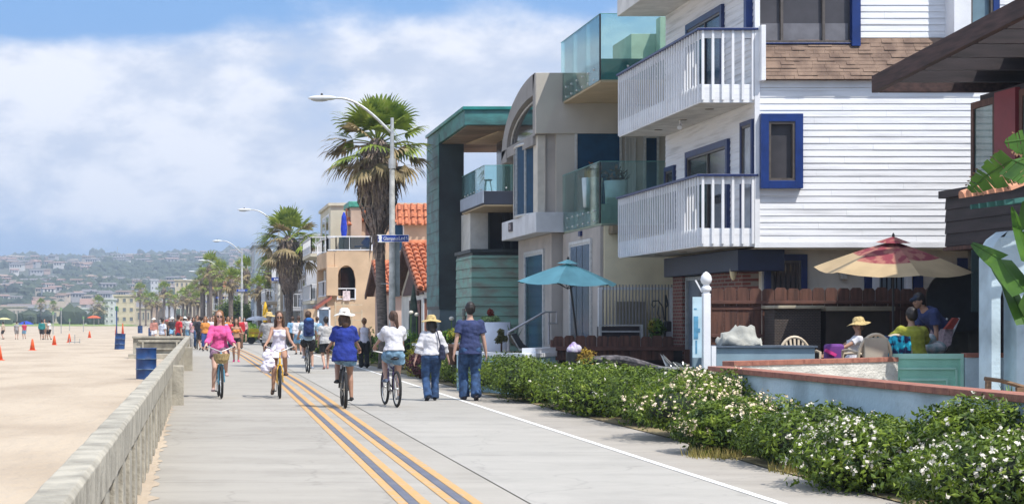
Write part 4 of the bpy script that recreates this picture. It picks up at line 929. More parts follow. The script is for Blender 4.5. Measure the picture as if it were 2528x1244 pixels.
# town at the foot of the hill
for k in range(34):
    Y = random.uniform(720, 980); px = random.uniform(-10, 640); x = PX(px, Y); o = pm_[k % 8].copy(); COL.objects.link(o)
    o.location = (x, Y, 0); o.scale = (random.uniform(.9, 1.6), 1, random.uniform(.9, 1.7)); o.rotation_euler.z = random.uniform(-.2, .2)
    tag(o, 'pale low town house at the foot of the hill behind the beach', 'house', 'town houses at the foot of the hill')
def blob_cloud(name, pts, mat, sub=1):
    bm = bmesh.new(); bmesh.ops.create_icosphere(bm, subdivisions=sub, radius=1); bv = np.array([v.co[:] for v in bm.verts]); bf = np.array([[v.index for v in f.verts] for f in bm.faces]); bm.free()
    V = []; Fc = []; rs = np.random.RandomState(4)
    for i, (x, y, z, r, h) in enumerate(pts):
        j = 1+.35*(rs.rand(len(bv), 1)-.5); q = bv*j*np.array([r, r, h])+np.array([x, y, z]); V.append(q); Fc.append(bf+i*len(bv))
    V = np.concatenate(V); Fc = np.concatenate(Fc); me = bpy.data.meshes.new(name)
    me.from_pydata(V.tolist(), [], Fc.tolist()); me.materials.append(mat); o = bpy.data.objects.new(name, me); COL.objects.link(o); return o
pts = []
for k in range(6400):
    Y = random.uniform(960, 2580); px = random.uniform(-30, 760); x = PX(px, Y)
    if noise.noise(Vector((x*.012, Y*.008, 2))) < -.28+.25*random.random(): continue
    r = random.uniform(2.0, 4.8); pts.append((x, Y, hz(x, Y)+r*.25, r, r*random.uniform(.7, 1.1)))
for k in range(420):      # ridge line, uneven
    Y = random.uniform(2560, 2640); px = random.uniform(-30, 760); x = PX(px, Y); q = max(0, noise.noise(Vector((x*.02, 0, 7)))+.25)
    r = random.uniform(4, 8)*(1+.5*q); pts.append((x, Y, hz(x, Y)+r*.5+q*5, r, r*random.uniform(.8, 1.2)))
for (px, r, up) in ((78, 8, 7), (234, 12, 5), (355, 8, 7), (283, 8, 5), (150, 8, 3), (215, 9, 3)):
    x = PX(px, 2600)
    for q in range(9): pts.append((x+random.uniform(-r, r)*.8, 2600, hz(x, 2600)+up+random.uniform(0, r), r*.5, r*.55))
for k in range(260):
    Y = random.uniform(560, 960); px = random.uniform(-30, 640); x = PX(px, Y); r = random.uniform(1.6, 3.6); pts.append((x, Y, r*.6, r, r*random.uniform(.7, 1.1)))
hillfol = M('hillside_tree_foliage', (.055, .072, .04), .95, .35, .08, col2=(.02, .032, .022), lo=.35, hi=.6)
tag(blob_cloud('hillside_trees', pts, hillfol, 1), 'mass of dark trees and scrub covering the hill and its ridge', 'trees', kind='stuff')
for nm, px, Y, h in (('radio_mast', 290, 2500, 16), ('radio_mast', 636, 2550, 26)):
    x = PX(px, Y); o = MB().tube([(x, Y, hz(x, Y)-2), (x, Y, hz(x, Y)+h+8)], [.7, .25], 6).build(nm, steel, origin=(x, Y, 0)); tag(o, 'thin radio mast on the ridge, '+('left one' if px < 400 else 'right one above the blue grey block'), 'mast')

# ------------------------------------------------------------------ DARK BROWN HOUSE AT THE RIGHT EDGE
dk = thing('house', 'dark brown timber house with a sloping pergola roof and red panels at the right edge', 'house', (14, 31, 0))
mb = MB(); mb.box(13.95, 19, 26, 33.0, 0, 5.55); mb.build('wall', darkwood, dk)
px_ = 13.9
def dy(px, X=13.9): return F*X/(px-VX)
win(dk, 'x', 13.95, dy(2457), dy(2396), 3.85, 5.45, .12, brownwood, M('green_reflecting_pane', (.16, .24, .23), .06, .3, 1), .05, lab='tall window reflecting the white boards')
mb = MB(); mb.box(13.86, 13.94, dy(2512), dy(2460), 3.85, 5.5); mb.build('panel', redpaint, dk)
win(dk, 'x', 13.95, 29.6, dy(2515), 3.85, 5.45, .12, brownwood, M('green_reflecting_pane', (.16, .24, .23)), .05)
mb = MB(); mb.box(13.35, 13.44, 27.0, 33.0, 2.87, 3.72); mb.box(13.35, 14.0, 32.92, 33.0, 2.87, 3.72); bal = mb.build('balcony', darkwood, dk)
mb = MB()
for k in range(4): mb.prism([(13.325, 2.88+k*.215), (13.345, 3.09+k*.215), (13.36, 3.09+k*.215), (13.36, 2.88+k*.215)], 'y', 27, 33.0)
mb.box(13.25, 13.5, 27, 33.1, 3.73, 3.86); mb.build('balcony_boards', darkwood, bal)
MB().box(13.3, 14, 27, 33, 2.80, 2.865).build('balcony_floor', brownwood, bal)
# pergola roof: sloping fascia beam along the sea side with rafters behind
mb = MB(); mb.add([(12.1, 33.2, 5.62), (12.22, 33.2, 5.62), (12.22, 26.6, 6.04), (12.1, 26.6, 6.04), (12.1, 33.2, 5.92), (12.22, 33.2, 5.92), (12.22, 26.6, 6.34), (12.1, 26.6, 6.34)],
                  [(3, 2, 1, 0), (4, 5, 6, 7), (0, 1, 5, 4), (1, 2, 6, 5), (2, 3, 7, 6), (3, 0, 4, 7)])
mb.box(12.23, 17, 33.08, 33.2, 5.62, 5.86); mb.build('pergola_beam', M('pergola_brown', (.075, .04, .035), .8, .25, 3, .4, 30, stretch=(3, .5, 5)), dk, bevel=.01)
mb = MB()
for k in range(6): y = 32.2-k*1.05; z = 5.62+.42*(33.2-y)/6.6; mb.box(12.23, 17, y-.05, y+.05, z+.0, z+.22)
mb.build('rafter', darkwood, dk)
mb = MB(); mb.add([(13.6, 33.05, 5.90), (17, 33.05, 5.90), (17, 26.6, 6.30), (13.6, 26.6, 6.30)], [(0, 1, 2, 3)]); mb.add([(13.6, 33.05, 5.95), (17, 33.05, 5.95), (17, 26.6, 6.35), (13.6, 26.6, 6.35)], [(0, 1, 2, 3)]); mb.build('roof_deck', darkwood, dk, fixn=False)
# glass windscreen post and dark green base wall below
mb = MB(); mb.box(PX(2300, 32.9), 14.2, 32.9, 33.0, .0, PZ(775, 32.9)); mb.box(PX(2394, 32.8), 14.2, 32.75, 32.88, .0, PZ(612, 32.8)); mb.build('base_wall', M('olive_dark_wall', (.10, .09, .065), .8, .2), dk)
gw = thing('glass_windscreen', 'clear glass windscreen panel standing on the patio before the dark house', 'windscreen', (PX(2420, 31.5), 31.5, 0))
mb = MB(); mb.box(PX(2398, 31.5), PX(2432, 31.5), 31.49, 31.51, PZ(770, 31.5), PZ(615, 31.5)); mb.build('pane', glass('windscreen_glass', (.62, .64, .66), .3, .12), gw)
mb = MB(); mb.box(PX(2432, 31.5), PX(2446, 31.5), 31.47, 31.53, 0, PZ(615, 31.5)); mb.build('post', M('pale_blue_post', (.30, .38, .44), .4), gw)

# stucco arch with clay tiles, nearer
ar = thing('garden_archway', 'pale blue stucco archway under a clay tile roof at the right edge', 'archway', (12.2, 28, 0))
AY = 28.0; ax = lambda px: PX(px, AY); az = lambda py: PZ(py, AY)
mb = MB(); n = 8; x0, x1 = ax(2470), ax(2510); cx = (x0+x1)/2; r = (x1-x0)/2; sp = az(735)
outl = [(ax(2448), 0), (ax(2448), az(640)), (ax(2452), az(610)), (ax(2466), az(588)), (ax(2490), az(570)), (ax(2560), az(560))]
top = [(x0+(x1-x0)*k/n, sp+(az(700)-sp)*sqrt(max(0, 1-((x0+(x1-x0)*k/n-cx)/r)**2))) for k in range(n+1)]
mb.prism([outl[0], (x0, 0), (x0, sp), (x0, az(600)), outl[3], outl[2], outl[1]], 'y', AY, AY+.45)
for k in range(n): mb.prism([top[k], top[k+1], (top[k+1][0], az(585)), (top[k][0], az(585))], 'y', AY, AY+.45)
mb.prism([(x1, 0), (14.5, 0), (14.5, az(560)), (x1, az(575))], 'y', AY, AY+.45)
mb.prism([(x0, az(600)), (x0, az(585)), (x1, az(585)), (14.5, az(560)), (14.5, az(540)), (ax(2490), az(570)), outl[3]], 'y', AY+.01, AY+.44)
mb.build('wall', bluewhite_stucco, ar, fixn=True)
mb = MB(); mb.box(PX(2488, 28.95), PX(2516, 28.95), AY+.9, AY+1.0, 0, PZ(705, 28.95)); mb.build('wooden_door', brownwood, ar)
mb = MB()
for k in range(7):
    y = 28.9-k*.27
    for j in range(5):
        a = Vector((ax(2436)+j*.40, y, az(488)+j*.20)); b = Vector((ax(2436)+(j+1)*.40, y, az(488)+(j+1)*.20)); vs = []
        for (p, r, lf) in ((a, .115, .05), (b, .09, 0)):
            for q in range(7): t = pi*q/6; vs.append(p+Vector((-.25*r*sin(t), r*cos(t), lf+r*sin(t))))
        mb.add(vs, [(q, q+1, 8+q, 7+q) for q in range(6)]+[(0, 1, 2, 3, 4, 5, 6)])
mb.build('tile_roof', M('pale_terracotta', (.62, .29, .17), .8, .2, 6, .3, 40), ar, fixn=False)
mb = MB()
for k in range(6): y = 28.8-k*.3; mb.bar((ax(2452), y, az(503)), (14.3, y, az(462)), .06, .07)
mb.build('rafter', M('turquoise_rafter', (.05, .20, .17), .7), ar, fixn=False)
# ------------------------------------------------------------------ STREET LAMPS WITH STREET SIGNS
lampgrey = M('lamp_pole_concrete', (.60, .60, .56), .75, .15, 5, .2, 50)
headm = M('lamp_head_paint', (.70, .73, .74), .4, .05, 4)
signblue = M('sign_blue', (.01, .05, .32), .45, .08, 6)
signwhite = M('sign_white', (.80, .82, .85), .5, .03)
def lamp(x, y, lab, zh=8.5, reach=2.55, sign=True, text='Gtempoua Led', full=True):
    l = thing('street_lamp', lab, 'street lamp', (x, y, 0), 'street lamps along the promenade')
    zt = zh-.62
    mb = MB(); mb.tube([(x, y, 0), (x, y, 6.4)], [.115, .08], 14); mb.tube([(x, y, 0), (x, y, .35)], [.2, .17], 12); mb.build('pole', lampgrey, l, smooth=False)
    mb = MB(); mb.tube([(x, y, 6.35), (x, y, zt)], [.075, .05], 10); mb.tube([(x, y, 6.3), (x, y, 6.6)], .115, 10); mb.build('upper_pole', M('lamp_steel', (.55, .56, .55), .4, .1, 6, metal=.3), l)
    pts = [(x-reach*t, y, zt-.5+(1.12)*sin(min(1, t*1.12)*pi/2)) for t in [k/12 for k in range(13)]]
    mb = MB(); mb.tube(pts, [.05-.018*k/12 for k in range(13)], 8); mb.build('arm', M('lamp_steel', (.55, .56, .55)), l, smooth=True)
    hx, hz_ = x-reach, zt+.62
    mb = MB(); mb.ell((hx-.28, y, hz_), (.46, .17, .085), 16, 10); hd = mb.build('lamp_head', headm, l, smooth=True)
    mb = MB(); mb.ell((hx-.36, y, hz_-.04), (.30, .14, .075), 14, 8); mb.build('lens', M('lamp_lens', (.45, .48, .50), .25, .1), hd, smooth=True)
    MB().lathe((hx-.3, y, hz_+.07), [(.035, 0), (.04, .05), (.02, .08)], 8).build('sensor', black, hd)
    if sign:
        z = 4.10; sn = MB().box(x-.47, x+.50, y-.19, y-.17, z-.10, z+.12).build('street_sign', signblue, l, bevel=.01)
        if full:
            mb = MB(); mb.box(x-.47, x+.5, y-.196, y-.191, z+.108, z+.122); mb.box(x-.47, x+.5, y-.196, y-.191, z-.102, z-.09); mb.box(x+.488, x+.502, y-.196, y-.191, z-.09, z+.108)
            mb.prism([(x-.50, z+.125), (x-.36, z+.125), (x-.335, z+.02), (x-.35, z-.02), (x-.335, z-.115), (x-.45, z-.115), (x-.42, z-.03), (x-.46, z+.03), (x-.42, z+.05)], 'y', y-.199, y-.191)
            mb.build('sign_border', signwhite, sn)
            R_ = Matrix.Rotation(radians(90), 4, 'X')
            text_mesh('lettering', 'Glempoua', .145, signwhite, sn, Matrix.Translation((x-.06, y-.197, z+.0))@R_@Matrix.Scale(.78, 4, (1, 0, 0)))
            text_mesh('lettering', 'Led', .165, signwhite, sn, Matrix.Translation((x+.285, y-.197, z+.01))@R_@Matrix.Scale(.85, 4, (1, 0, 0)))
            text_mesh('lettering', 'S', .14, signwhite, sn, Matrix.Translation((x+.435, y-.197, z+.01))@R_@Matrix.Scale(.8, 4, (1, 0, 0)))
        else:
            mb = MB(); [mb.box(x-.30+k*.1, x-.24+k*.1, y-.199, y-.191, z-.04, z+.05) for k in range(6)]; mb.build('lettering', signwhite, sn)
        if full:
            mb = MB(); mb.box(x-.04, x+.26, y+.15, y+.18, 2.3, 4.0); mb.build('banner_sign_back', M('grey_sign_back', (.36, .40, .40), .5), l)
            for z in (4.0, 2.7):
                mb = MB(); mb.bar((x-.35, y, z), (x+.2, y, z), .03, .03); mb.build('bracket', steel, l)
    return l
LP = [(968, 58.3), (688, 118), (597, 165), (543, 220), (510, 271), (487, 327), (446, 390)]
for k, (px, Y) in enumerate(LP):
    names = ['nearest street lamp with a blue street sign on a tall pole by the big palm', 'second street lamp, half hidden by the second palm', 'third street lamp with a small blue sign', 'fourth street lamp receding along the promenade', 'fifth street lamp receding along the promenade', 'sixth street lamp, far off', 'seventh and farthest street lamp']
    lamp(PX(px, Y), Y, names[k], text='', full=(k == 0), reach=1.88 if k else 1.9)

# ------------------------------------------------------------------ PALMS
palmtrunk = M('palm_trunk_bark', (.23, .19, .165), .95, .25, 6, .8, 20, stretch=(1, 1, 4))
def leafmat(name, c1, c2, c3, rough=.55, scale=7, sub=.25):
    if name in MATS: return MATS[name]
    m = M(name, c1, rough, .2, scale, col2=c2, lo=.36, hi=.62, spec=.35); t = m.node_tree; p = t.nodes['Principled BSDF']
    r = [n for n in t.nodes if n.type == 'VALTORGB'][0]; e = r.color_ramp.elements.new(.78); e.color = (*c3, 1)
    tr = t.nodes.new('ShaderNodeBsdfTranslucent'); t.links.new(r.outputs[0], tr.inputs[0]); mx = t.nodes.new('ShaderNodeMixShader'); mx.inputs[0].default_value = sub
    o = t.nodes['Material Output']; t.links.new(p.outputs[0], mx.inputs[1]); t.links.new(tr.outputs[0], mx.inputs[2]); t.links.new(mx.outputs[0], o.inputs[0]); return m
palmgreen = leafmat('palm_frond_green', (.30, .37, .06), (.12, .18, .035), (.52, .44, .17), scale=3)
palmold = leafmat('palm_frond_tan', (.36, .28, .15), (.16, .13, .06), (.48, .40, .26), scale=3)
palmdead = M('dead_palm_thatch', (.30, .235, .19), .95, .3, 9, .5, 30, col2=(.11, .085, .075), stretch=(3, 3, .7))
def frond(mb, c, d, pet, fan, nb, droop, rng, width=1.0, mi=0, curl=0.0):
    d = d.normalized(); side = d.cross(Vector((0, 0, 1)))
    if side.length < .05: side = Vector((1, 0, 0))
    side.normalize(); up = side.cross(d).normalized()
    if up.z < 0: up = -up
    h = c+d*pet+Vector((0, 0, -pet*pet*droop*.16))
    mb.tube([c, c+d*pet*.5+Vector((0, 0, -pet*droop*.02)), h], [.03, .022, .016], 4, mi, cap=False)
    tw = rng.uniform(-.5, .5)
    side = (side*cos(tw)+up*sin(tw)).normalized()
    for k in range(nb):
        a = (k/(nb-1)-.5)*radians(150)*width; L_ = fan*(1-.32*abs(a)/1.5)*rng.uniform(.85, 1.08)
        v = (d*cos(a)+side*sin(a)); v.z -= droop*.35*abs(sin(a))+curl; v.normalize()
        w = fan*.062; wv = v.cross(up).normalized()*w
        dz = Vector((0, 0, -1))
        p0 = h; p1 = h+v*L_*.5+dz*droop*L_*.05; p2 = h+v*L_*.8+dz*droop*L_*.18; p3 = h+v*L_*.98+dz*droop*L_*.42
        mb.add([p0, p1-wv, p1+wv+up*.02, p2-wv*.55, p2+wv*.55, p3], [(0, 1, 2), (1, 3, 4, 2), (3, 5, 4)], mi)
def palm(x, y, zc, lab, s=1.0, nf=44, nb=18, seed=1, skirt=(1.6, .55), lean=0, trunk_r=.17, det=True):
    rng = random.Random(seed); t = thing('palm_tree', lab, 'palm tree', (x, y, 0), 'fan palms along the promenade')
    n = 14; pts = [(x-lean*(1-k/n)**1.5*1.0, y, zc*k/n*.98) for k in range(n+1)]
    MB().tube(pts, [trunk_r*(1.35 if k == 0 else 1.0+.05*rng.uniform(-1, 1)) for k in range(n+1)], 12).build('trunk', palmtrunk, t, smooth=True)
    # skirt of dead thatch
    L_, R_ = skirt; mb = MB(); ns = 420 if det else 90
    prof = [(0, .30), (.12, .62), (.30, .92), (.5, 1.0), (.68, .86), (.85, .56), (1.0, .34)]
    rq = lambda q: R_*next((a[1]+(b[1]-a[1])*(q-a[0])/(b[0]-a[0]) for a, b in zip(prof[:-1], prof[1:]) if a[0] <= q <= b[0]), .34)
    mb.lathe((x, y, 0), [(max(trunk_r*1.02, rq(q)*.88), zc-L_*q) for q in (1.0, .93, .85, .75, .68, .58, .5, .4, .3, .2, .12, 0)], 16)
    for k in range(ns):
        a = rng.uniform(0, 2*pi); q = rng.uniform(0, .86); zt = zc-L_*q; r = rq(q)*rng.uniform(1.0, 1.15)
        ln = rng.uniform(.3, .6)*s; r2 = rq(min(1, q+ln/L_))*rng.uniform(.92, 1.2)
        ww = rng.uniform(.02, .06)*s; p = Vector((x+r*.93*cos(a), y+r*.93*sin(a), zt)); e = Vector((x+r2*cos(a+.1), y+r2*sin(a+.1), zt-ln)); w = Vector((-sin(a), cos(a), 0))*ww
        m_ = (p+e)/2+Vector((cos(a), sin(a), 0))*.08*s
        mb.add([p-w, p+w, m_+w*.9, m_-w*.9, e+w*.3, e-w*.5], [(0, 1, 2, 3), (3, 2, 4, 5)])
    for k in range(60 if det else 14):
        a = rng.uniform(0, 2*pi); z = zc-L_-rng.uniform(-.25, .45)*s; r = trunk_r*1.3; p = Vector((x+r*cos(a), y+r*sin(a), z)); w = Vector((-sin(a), cos(a), 0))*.04
        mb.add([p-w, p+w, p+w*.3+Vector((.06*cos(a), .06*sin(a), -.4*s)), p-w*.3+Vector((.06*cos(a), .06*sin(a), -.4*s))], [(0, 1, 2, 3)])
    mb.build('dead_frond_skirt', palmdead, t, fixn=False)
    mb = MB(); c = Vector((x, y, zc)); ga = 2.39996
    for k in range(nf):
        q = (k+.5)/nf; el = radians(86-116*q**.92+rng.uniform(-7, 7)); a = k*ga+rng.uniform(-.25, .25); d = Vector((cos(a)*cos(el), sin(a)*cos(el), sin(el)))
        mi = 1 if q > .72 and rng.random() < .7 or (q > .4 and rng.random() < .28) else 0
        frond(mb, c+Vector((0, 0, -.3*q*s)), d, s*(.55+.45*q)*rng.uniform(.85, 1.1), s*rng.uniform(.72, .95), nb, .15+.75*q, rng, mi=mi)
    mb.build('crown', [palmgreen, palmold], t, fixn=False)
    mb = MB()
    for k in range(int(nf*.5)):
        el = radians(rng.uniform(-62, -12)); a = k*ga; d = Vector((cos(a)*cos(el), sin(a)*cos(el), sin(el)))
        frond(mb, c+Vector((0, 0, -.3*s)), d, s*.6*rng.uniform(.8, 1.2), s*rng.uniform(.45, .75), max(6, nb//2), 1.3, rng)
    mb.build('dying_fronds', M('dry_frond', (.42, .34, .22), .9, .3, 5, col2=(.20, .15, .09)), t, fixn=False)
    return t
palm(PX(932, 60), 60, PZ(342, 60), 'largest fan palm with a shaggy dead skirt behind the nearest street lamp', 1.2, 42, 17, 3, (3.0, .64), -.22, .165)
palm(PX(714, 114), 114, PZ(582, 114), 'second fan palm with a thick brown skirt before the pale houses', 1.55, 44, 14, 5, (3.4, .78), .0, .22)
palm(PX(661, 160), 160, PZ(668, 160), 'third fan palm, smaller, left of the second palm', .85, 34, 12, 8, (1.0, .35), 0, .3, det=False)
fars = [(607, 186, 663, .95, 'fan palm right of the third street lamp'), (588, 205, 690, .8, 'short fan palm left of the third lamp pole'), (545, 212, 668, .95, 'fan palm crown just right of the fourth lamp'), (520, 232, 652, 1.1, 'tall fan palm between the fourth and fifth lamps'), (503, 246, 685, 1.0, 'fan palm crown touching the fifth lamp'), (533, 262, 680, 1.0, 'fan palm behind the fourth lamp'),
        (470, 305, 722, 1.0, 'fan palm in the haze left of the sixth lamp'), (452, 330, 728, 1.0, 'hazy fan palm left of the seventh lamp pole'), (488, 300, 735, .9, 'low fan palm behind the sixth lamp'), (405, 355, 712, 1.1, 'slim fan palm alone in the haze, right of a pair'), (374, 400, 738, 1.2, 'hazy fan palm, middle of three above the sand'), (346, 430, 716, 1.35, 'tall hazy fan palm, leftmost of three above the sand'),
        (570, 172, 688, .8, 'short fan palm directly left of the third lamp'), (498, 275, 700, .9, 'fan palm crown low behind the fifth lamp'), (515, 245, 705, .8, 'short fan palm between the fifth and fourth lamps'), (462, 345, 735, .9, 'small hazy fan palm at the bend'), (480, 318, 712, 1.0, 'hazy fan palm right of the bend'), (432, 375, 740, .9, 'faint fan palm left of the seventh lamp'), (418, 395, 735, 1.0, 'faint slim fan palm above the far crowd'), (360, 420, 735, 1.0, 'faint fan palm second from the left above the sand'), (387, 380, 742, .8, 'faint low fan palm above the sand'),
        (243, 520, 748, 1.7, 'bushy palm left of the white stepped block'), (101, 600, 748, 1.2, 'thin palm behind the lawn at the left'), (132, 620, 752, 1.1, 'second thin palm behind the lawn'), (640, 150, 706, .7, 'small fan palm just left of the third palm')]
for k, (px, Y, pyc, s_, lab) in enumerate(fars):
    palm(PX(px, Y), Y, PZ(pyc, Y), lab, s_*1.25, 30, 9, 20+k, (1.4*s_, .5*s_), 0, .22, det=False)
# dense dark shrubs by the third lamp
def leafy(name, c, rad, n, size, mat, lab, cat='shrub', group=None, flowers=None, seed=0, parent=None, flat=1.0, trunk=None, shell=.45, flsize=.035, kind=None, lobes=5, jit=.35, up=.35):
    rs = np.random.RandomState(seed); c = np.array(c, float); rad = np.array(rad, float)
    # several overlapping lobes make the outline uneven
    ctr = (rs.rand(lobes, 3)-.5)*2*np.array([.45, .5, .28])*rad; ctr[0] = 0
    rr = rad*(.62+.3*rs.rand(lobes, 1)); rr[0] = rad*.86
    idx = rs.randint(0, lobes, n); d = rs.normal(size=(n, 3)); d /= np.linalg.norm(d, axis=1)[:, None]; d[:, 2] = np.abs(d[:, 2])*np.where(rs.rand(n) < .66, 1, -.9)
    t = 1-shell*rs.rand(n)**1.6; P = ctr[idx]+d*rr[idx]*t[:, None]
    bump = np.array([noise.noise(Vector((p[0]*3.2/max(.3, rad[0]), p[1]*3.2/max(.3, rad[0]), p[2]*3.5/max(.3, rad[2])+seed))) for p in P]); P *= (1+.22*bump)[:, None]
    P[:, 2] *= rad[2]/max(1e-6, np.percentile(P[:, 2], 98.5)); P = P+c; low = c[2]-rad[2]; fl = P[:, 2] < low+.02; P[fl, 2] = low+.02+rs.rand(fl.sum())*rad[2]*.5; n = len(P)
    def quads(P, d, size, asp, n):
        nr = d+rs.normal(size=(n, 3))*.75; nr[:, 2] += up; nr /= np.linalg.norm(nr, axis=1)[:, None]
        a = np.cross(nr, rs.normal(size=(n, 3))); a /= np.linalg.norm(a, axis=1)[:, None]; b = np.cross(nr, a)
        L_ = (size*(.6+.8*rs.rand(n)))[:, None]
        V = np.stack([P-a*L_, P+b*L_*asp-nr*L_*.2, P+a*L_, P-b*L_*asp-nr*L_*.2], 1).reshape(-1, 3); return V
    V = quads(P, d, size, .42, n); Fc = np.arange(n*4).reshape(-1, 4)
    root = parent or thing(name, lab, cat, (c[0], c[1], c[2]-rad[2]), group); o0 = org(root)
    def mk(nm, V, Fc, mats, mi=None):
        me = bpy.data.meshes.new(nm); me.from_pydata((V-np.array(o0)).tolist(), [], Fc.tolist())
        for q in mats: me.materials.append(q)
        if mi is not None: me.polygons.foreach_set('material_index', mi.astype(np.int32))
        o = bpy.data.objects.new(nm, me); COL.objects.link(o); o.parent = root; ORG[o.name] = o0; return o
    mk('foliage', V, Fc, [mat])
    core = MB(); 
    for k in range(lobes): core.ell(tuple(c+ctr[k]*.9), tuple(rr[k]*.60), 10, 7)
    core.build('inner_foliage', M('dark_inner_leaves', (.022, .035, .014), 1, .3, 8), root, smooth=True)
    if flowers:
        nf, fm = flowers; sel = rs.rand(n)
        cand = np.where((d[:, 2] > -.1))[0]; nfn = np.array([noise.noise(Vector(tuple(P[i]*2.2))) for i in cand]); cand = cand[nfn > -.08+.25*(rs.rand(len(cand))-.5)]
        pick = rs.choice(cand, min(nf, len(cand)), replace=False); FP = P[pick]+d[pick]*.03; k = len(FP); Vs = []; Fs = []
        for j in range(3):
            jt = rs.normal(size=(k, 3))*flsize*.55; Vs.append(quads(FP+jt, d[pick], flsize, .8, k))
        Vf = np.concatenate(Vs); mk('blossom', Vf, np.arange(len(Vf)).reshape(-1, 4), [fm])
    if trunk:
        mb = MB()
        for k in range(trunk): a = rs.rand()*6.28; r = rad[0]*.35; mb.tube([(c[0]+r*.3*cos(a), c[1]+r*.3*sin(a), c[2]-rad[2]-.02), (c[0]+r*cos(a), c[1]+r*sin(a), c[2])], [.02, .012], 6)
        mb.build('stem', brownwood, root)
    return root
hedgeleaf = leafmat('hedge_leaf', (.18, .255, .018), (.03, .065, .009), (.46, .50, .09), .5, 5, .25)
hedgeleaf2 = leafmat('dark_hedge_leaf', (.145, .215, .016), (.024, .052, .008), (.38, .43, .07), .5, 5, .25)
blossomw = M('white_blossom', (.74, .69, .58), .8, .08, 20)
blossomp = M('cream_pink_blossom', (.78, .64, .52), .8, .15, 20, col2=(.72, .60, .36))
# the hedge along the promenade: separate bushes, nearest ones most flowery
hb = [ # x, y, rx, ry, h, flowers, label
 (6.72, 15.0, .92, 1.3, .64, 420, 'nearest clump of the flowering hedge in the bottom right corner of the photo'),
 (6.95, 16.6, .60, .8, .80, 100, 'tall leafy clump of the hedge against the pale blue wall at the right edge'),
 (6.50, 17.7, .76, 1.05, .62, 420, 'broad white-flowered hedge clump, second from the bottom right corner'),
 (6.75, 20.3, .70, 1.15, .60, 160, 'hedge clump over bare soil, mostly green with few flowers'),
 (6.50, 22.3, .76, .95, .62, 420, 'hedge clump with thick cream blossom beside the dry grass tuft'),
 (6.80, 24.9, .98, 1.4, .84, 750, 'big rounded hedge bush covered in cream pink blossom in front of the wall corner'),
 (6.95, 28.4, .88, 1.6, .80, 90, 'green hedge clump just beyond the large blossoming bush'),
 (6.85, 31.0, .92, 1.6, .76, 80, 'hedge clump with a few pale flowers in the middle of the row'),
 (6.90, 33.2, .88, 1.5, .77, 80, 'hedge clump with a brownish flower patch on its side'),
 (6.75, 35.8, .88, 1.5, .77, 50, 'plain green hedge clump just right of the man in navy'),
 (6.80, 38.4, .85, 1.5, .80, 40, 'hedge clump directly behind the man in navy'),
 (6.80, 41.2, .85, 1.6, .82, 40, 'hedge clump between the man in navy and the straw hat woman'),
 (6.80, 44.2, .8, 1.6, .80, 30, 'trimmed hedge clump behind the straw hat woman'),
 (6.80, 47.2, .8, 1.6, .80, 30, 'farthest trimmed hedge clump, left of the straw hat woman')]
for k, (x, y, rx, ry, h, nf, lab) in enumerate(hb):
    near = y < 27
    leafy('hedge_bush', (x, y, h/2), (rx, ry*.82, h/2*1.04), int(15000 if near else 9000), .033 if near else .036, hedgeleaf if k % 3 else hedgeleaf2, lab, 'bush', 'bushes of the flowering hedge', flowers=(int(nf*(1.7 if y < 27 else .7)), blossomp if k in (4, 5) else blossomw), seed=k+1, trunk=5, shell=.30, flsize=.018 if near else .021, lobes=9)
dry = leafmat('dry_grass_blade', (.40, .32, .10), (.22, .20, .06), (.50, .42, .2), .8, 5)
def tuft(x, y, n, h, lab, mat=dry, spread=.35, z=0, name='grass_tuft', cat='grass'):
    rng = random.Random(int(x*100)); mb = MB()
    for k in range(n):
        a = rng.uniform(0, 2*pi); r = rng.uniform(0, spread); p = Vector((x+r*cos(a), y+r*sin(a)*1.6, z)); d = Vector((rng.uniform(-.5, .5), rng.uniform(-.5, .5), 1)).normalized()*h*rng.uniform(.5, 1); w = Vector((rng.uniform(-1, 1), rng.uniform(-1, 1), 0)).normalized()*.008
        mb.add([p-w, p+w, p+d+w*.2+Vector((0, 0, 0))], [(0, 1, 2)])
    o = mb.build(name, mat, origin=(x, y, z), fixn=False); tag(o, lab, cat); return o
tuft(6.05, 21.6, 300, .16, 'small tuft of dry grass at the foot of the hedge'); tuft(6.35, 19.3, 420, .14, 'dry grass patch on bare soil between two hedge clumps')
# mixed planting farther along the bed
redleaf = leafmat('dark_red_leaf', (.12, .03, .04), (.05, .015, .02), (.2, .05, .05), .5, 5)
yelleaf = leafmat('yellow_leaf', (.50, .42, .05), (.2, .22, .03), (.62, .50, .1), .6, 5)
limeleaf = leafmat('lime_leaf', (.16, .28, .03), (.05, .12, .015), (.30, .38, .08), .5, 5)
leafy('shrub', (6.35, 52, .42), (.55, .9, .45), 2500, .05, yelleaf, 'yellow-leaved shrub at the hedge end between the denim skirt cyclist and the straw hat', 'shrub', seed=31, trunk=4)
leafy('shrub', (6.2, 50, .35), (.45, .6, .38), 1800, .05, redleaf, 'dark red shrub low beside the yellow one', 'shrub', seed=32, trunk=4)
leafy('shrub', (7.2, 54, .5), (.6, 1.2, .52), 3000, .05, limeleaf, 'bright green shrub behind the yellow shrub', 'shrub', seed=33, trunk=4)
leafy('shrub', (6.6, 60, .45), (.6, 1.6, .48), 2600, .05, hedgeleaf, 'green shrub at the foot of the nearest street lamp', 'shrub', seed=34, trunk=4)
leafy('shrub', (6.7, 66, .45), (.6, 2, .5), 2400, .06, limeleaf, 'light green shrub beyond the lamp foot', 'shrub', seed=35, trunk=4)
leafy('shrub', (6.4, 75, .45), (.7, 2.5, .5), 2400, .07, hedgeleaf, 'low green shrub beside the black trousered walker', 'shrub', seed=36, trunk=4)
leafy('shrub', (6.2, 86, .45), (.7, 2.5, .5), 2000, .08, hedgeleaf2, 'dark low shrub before the tan house', 'shrub', seed=37, trunk=4)
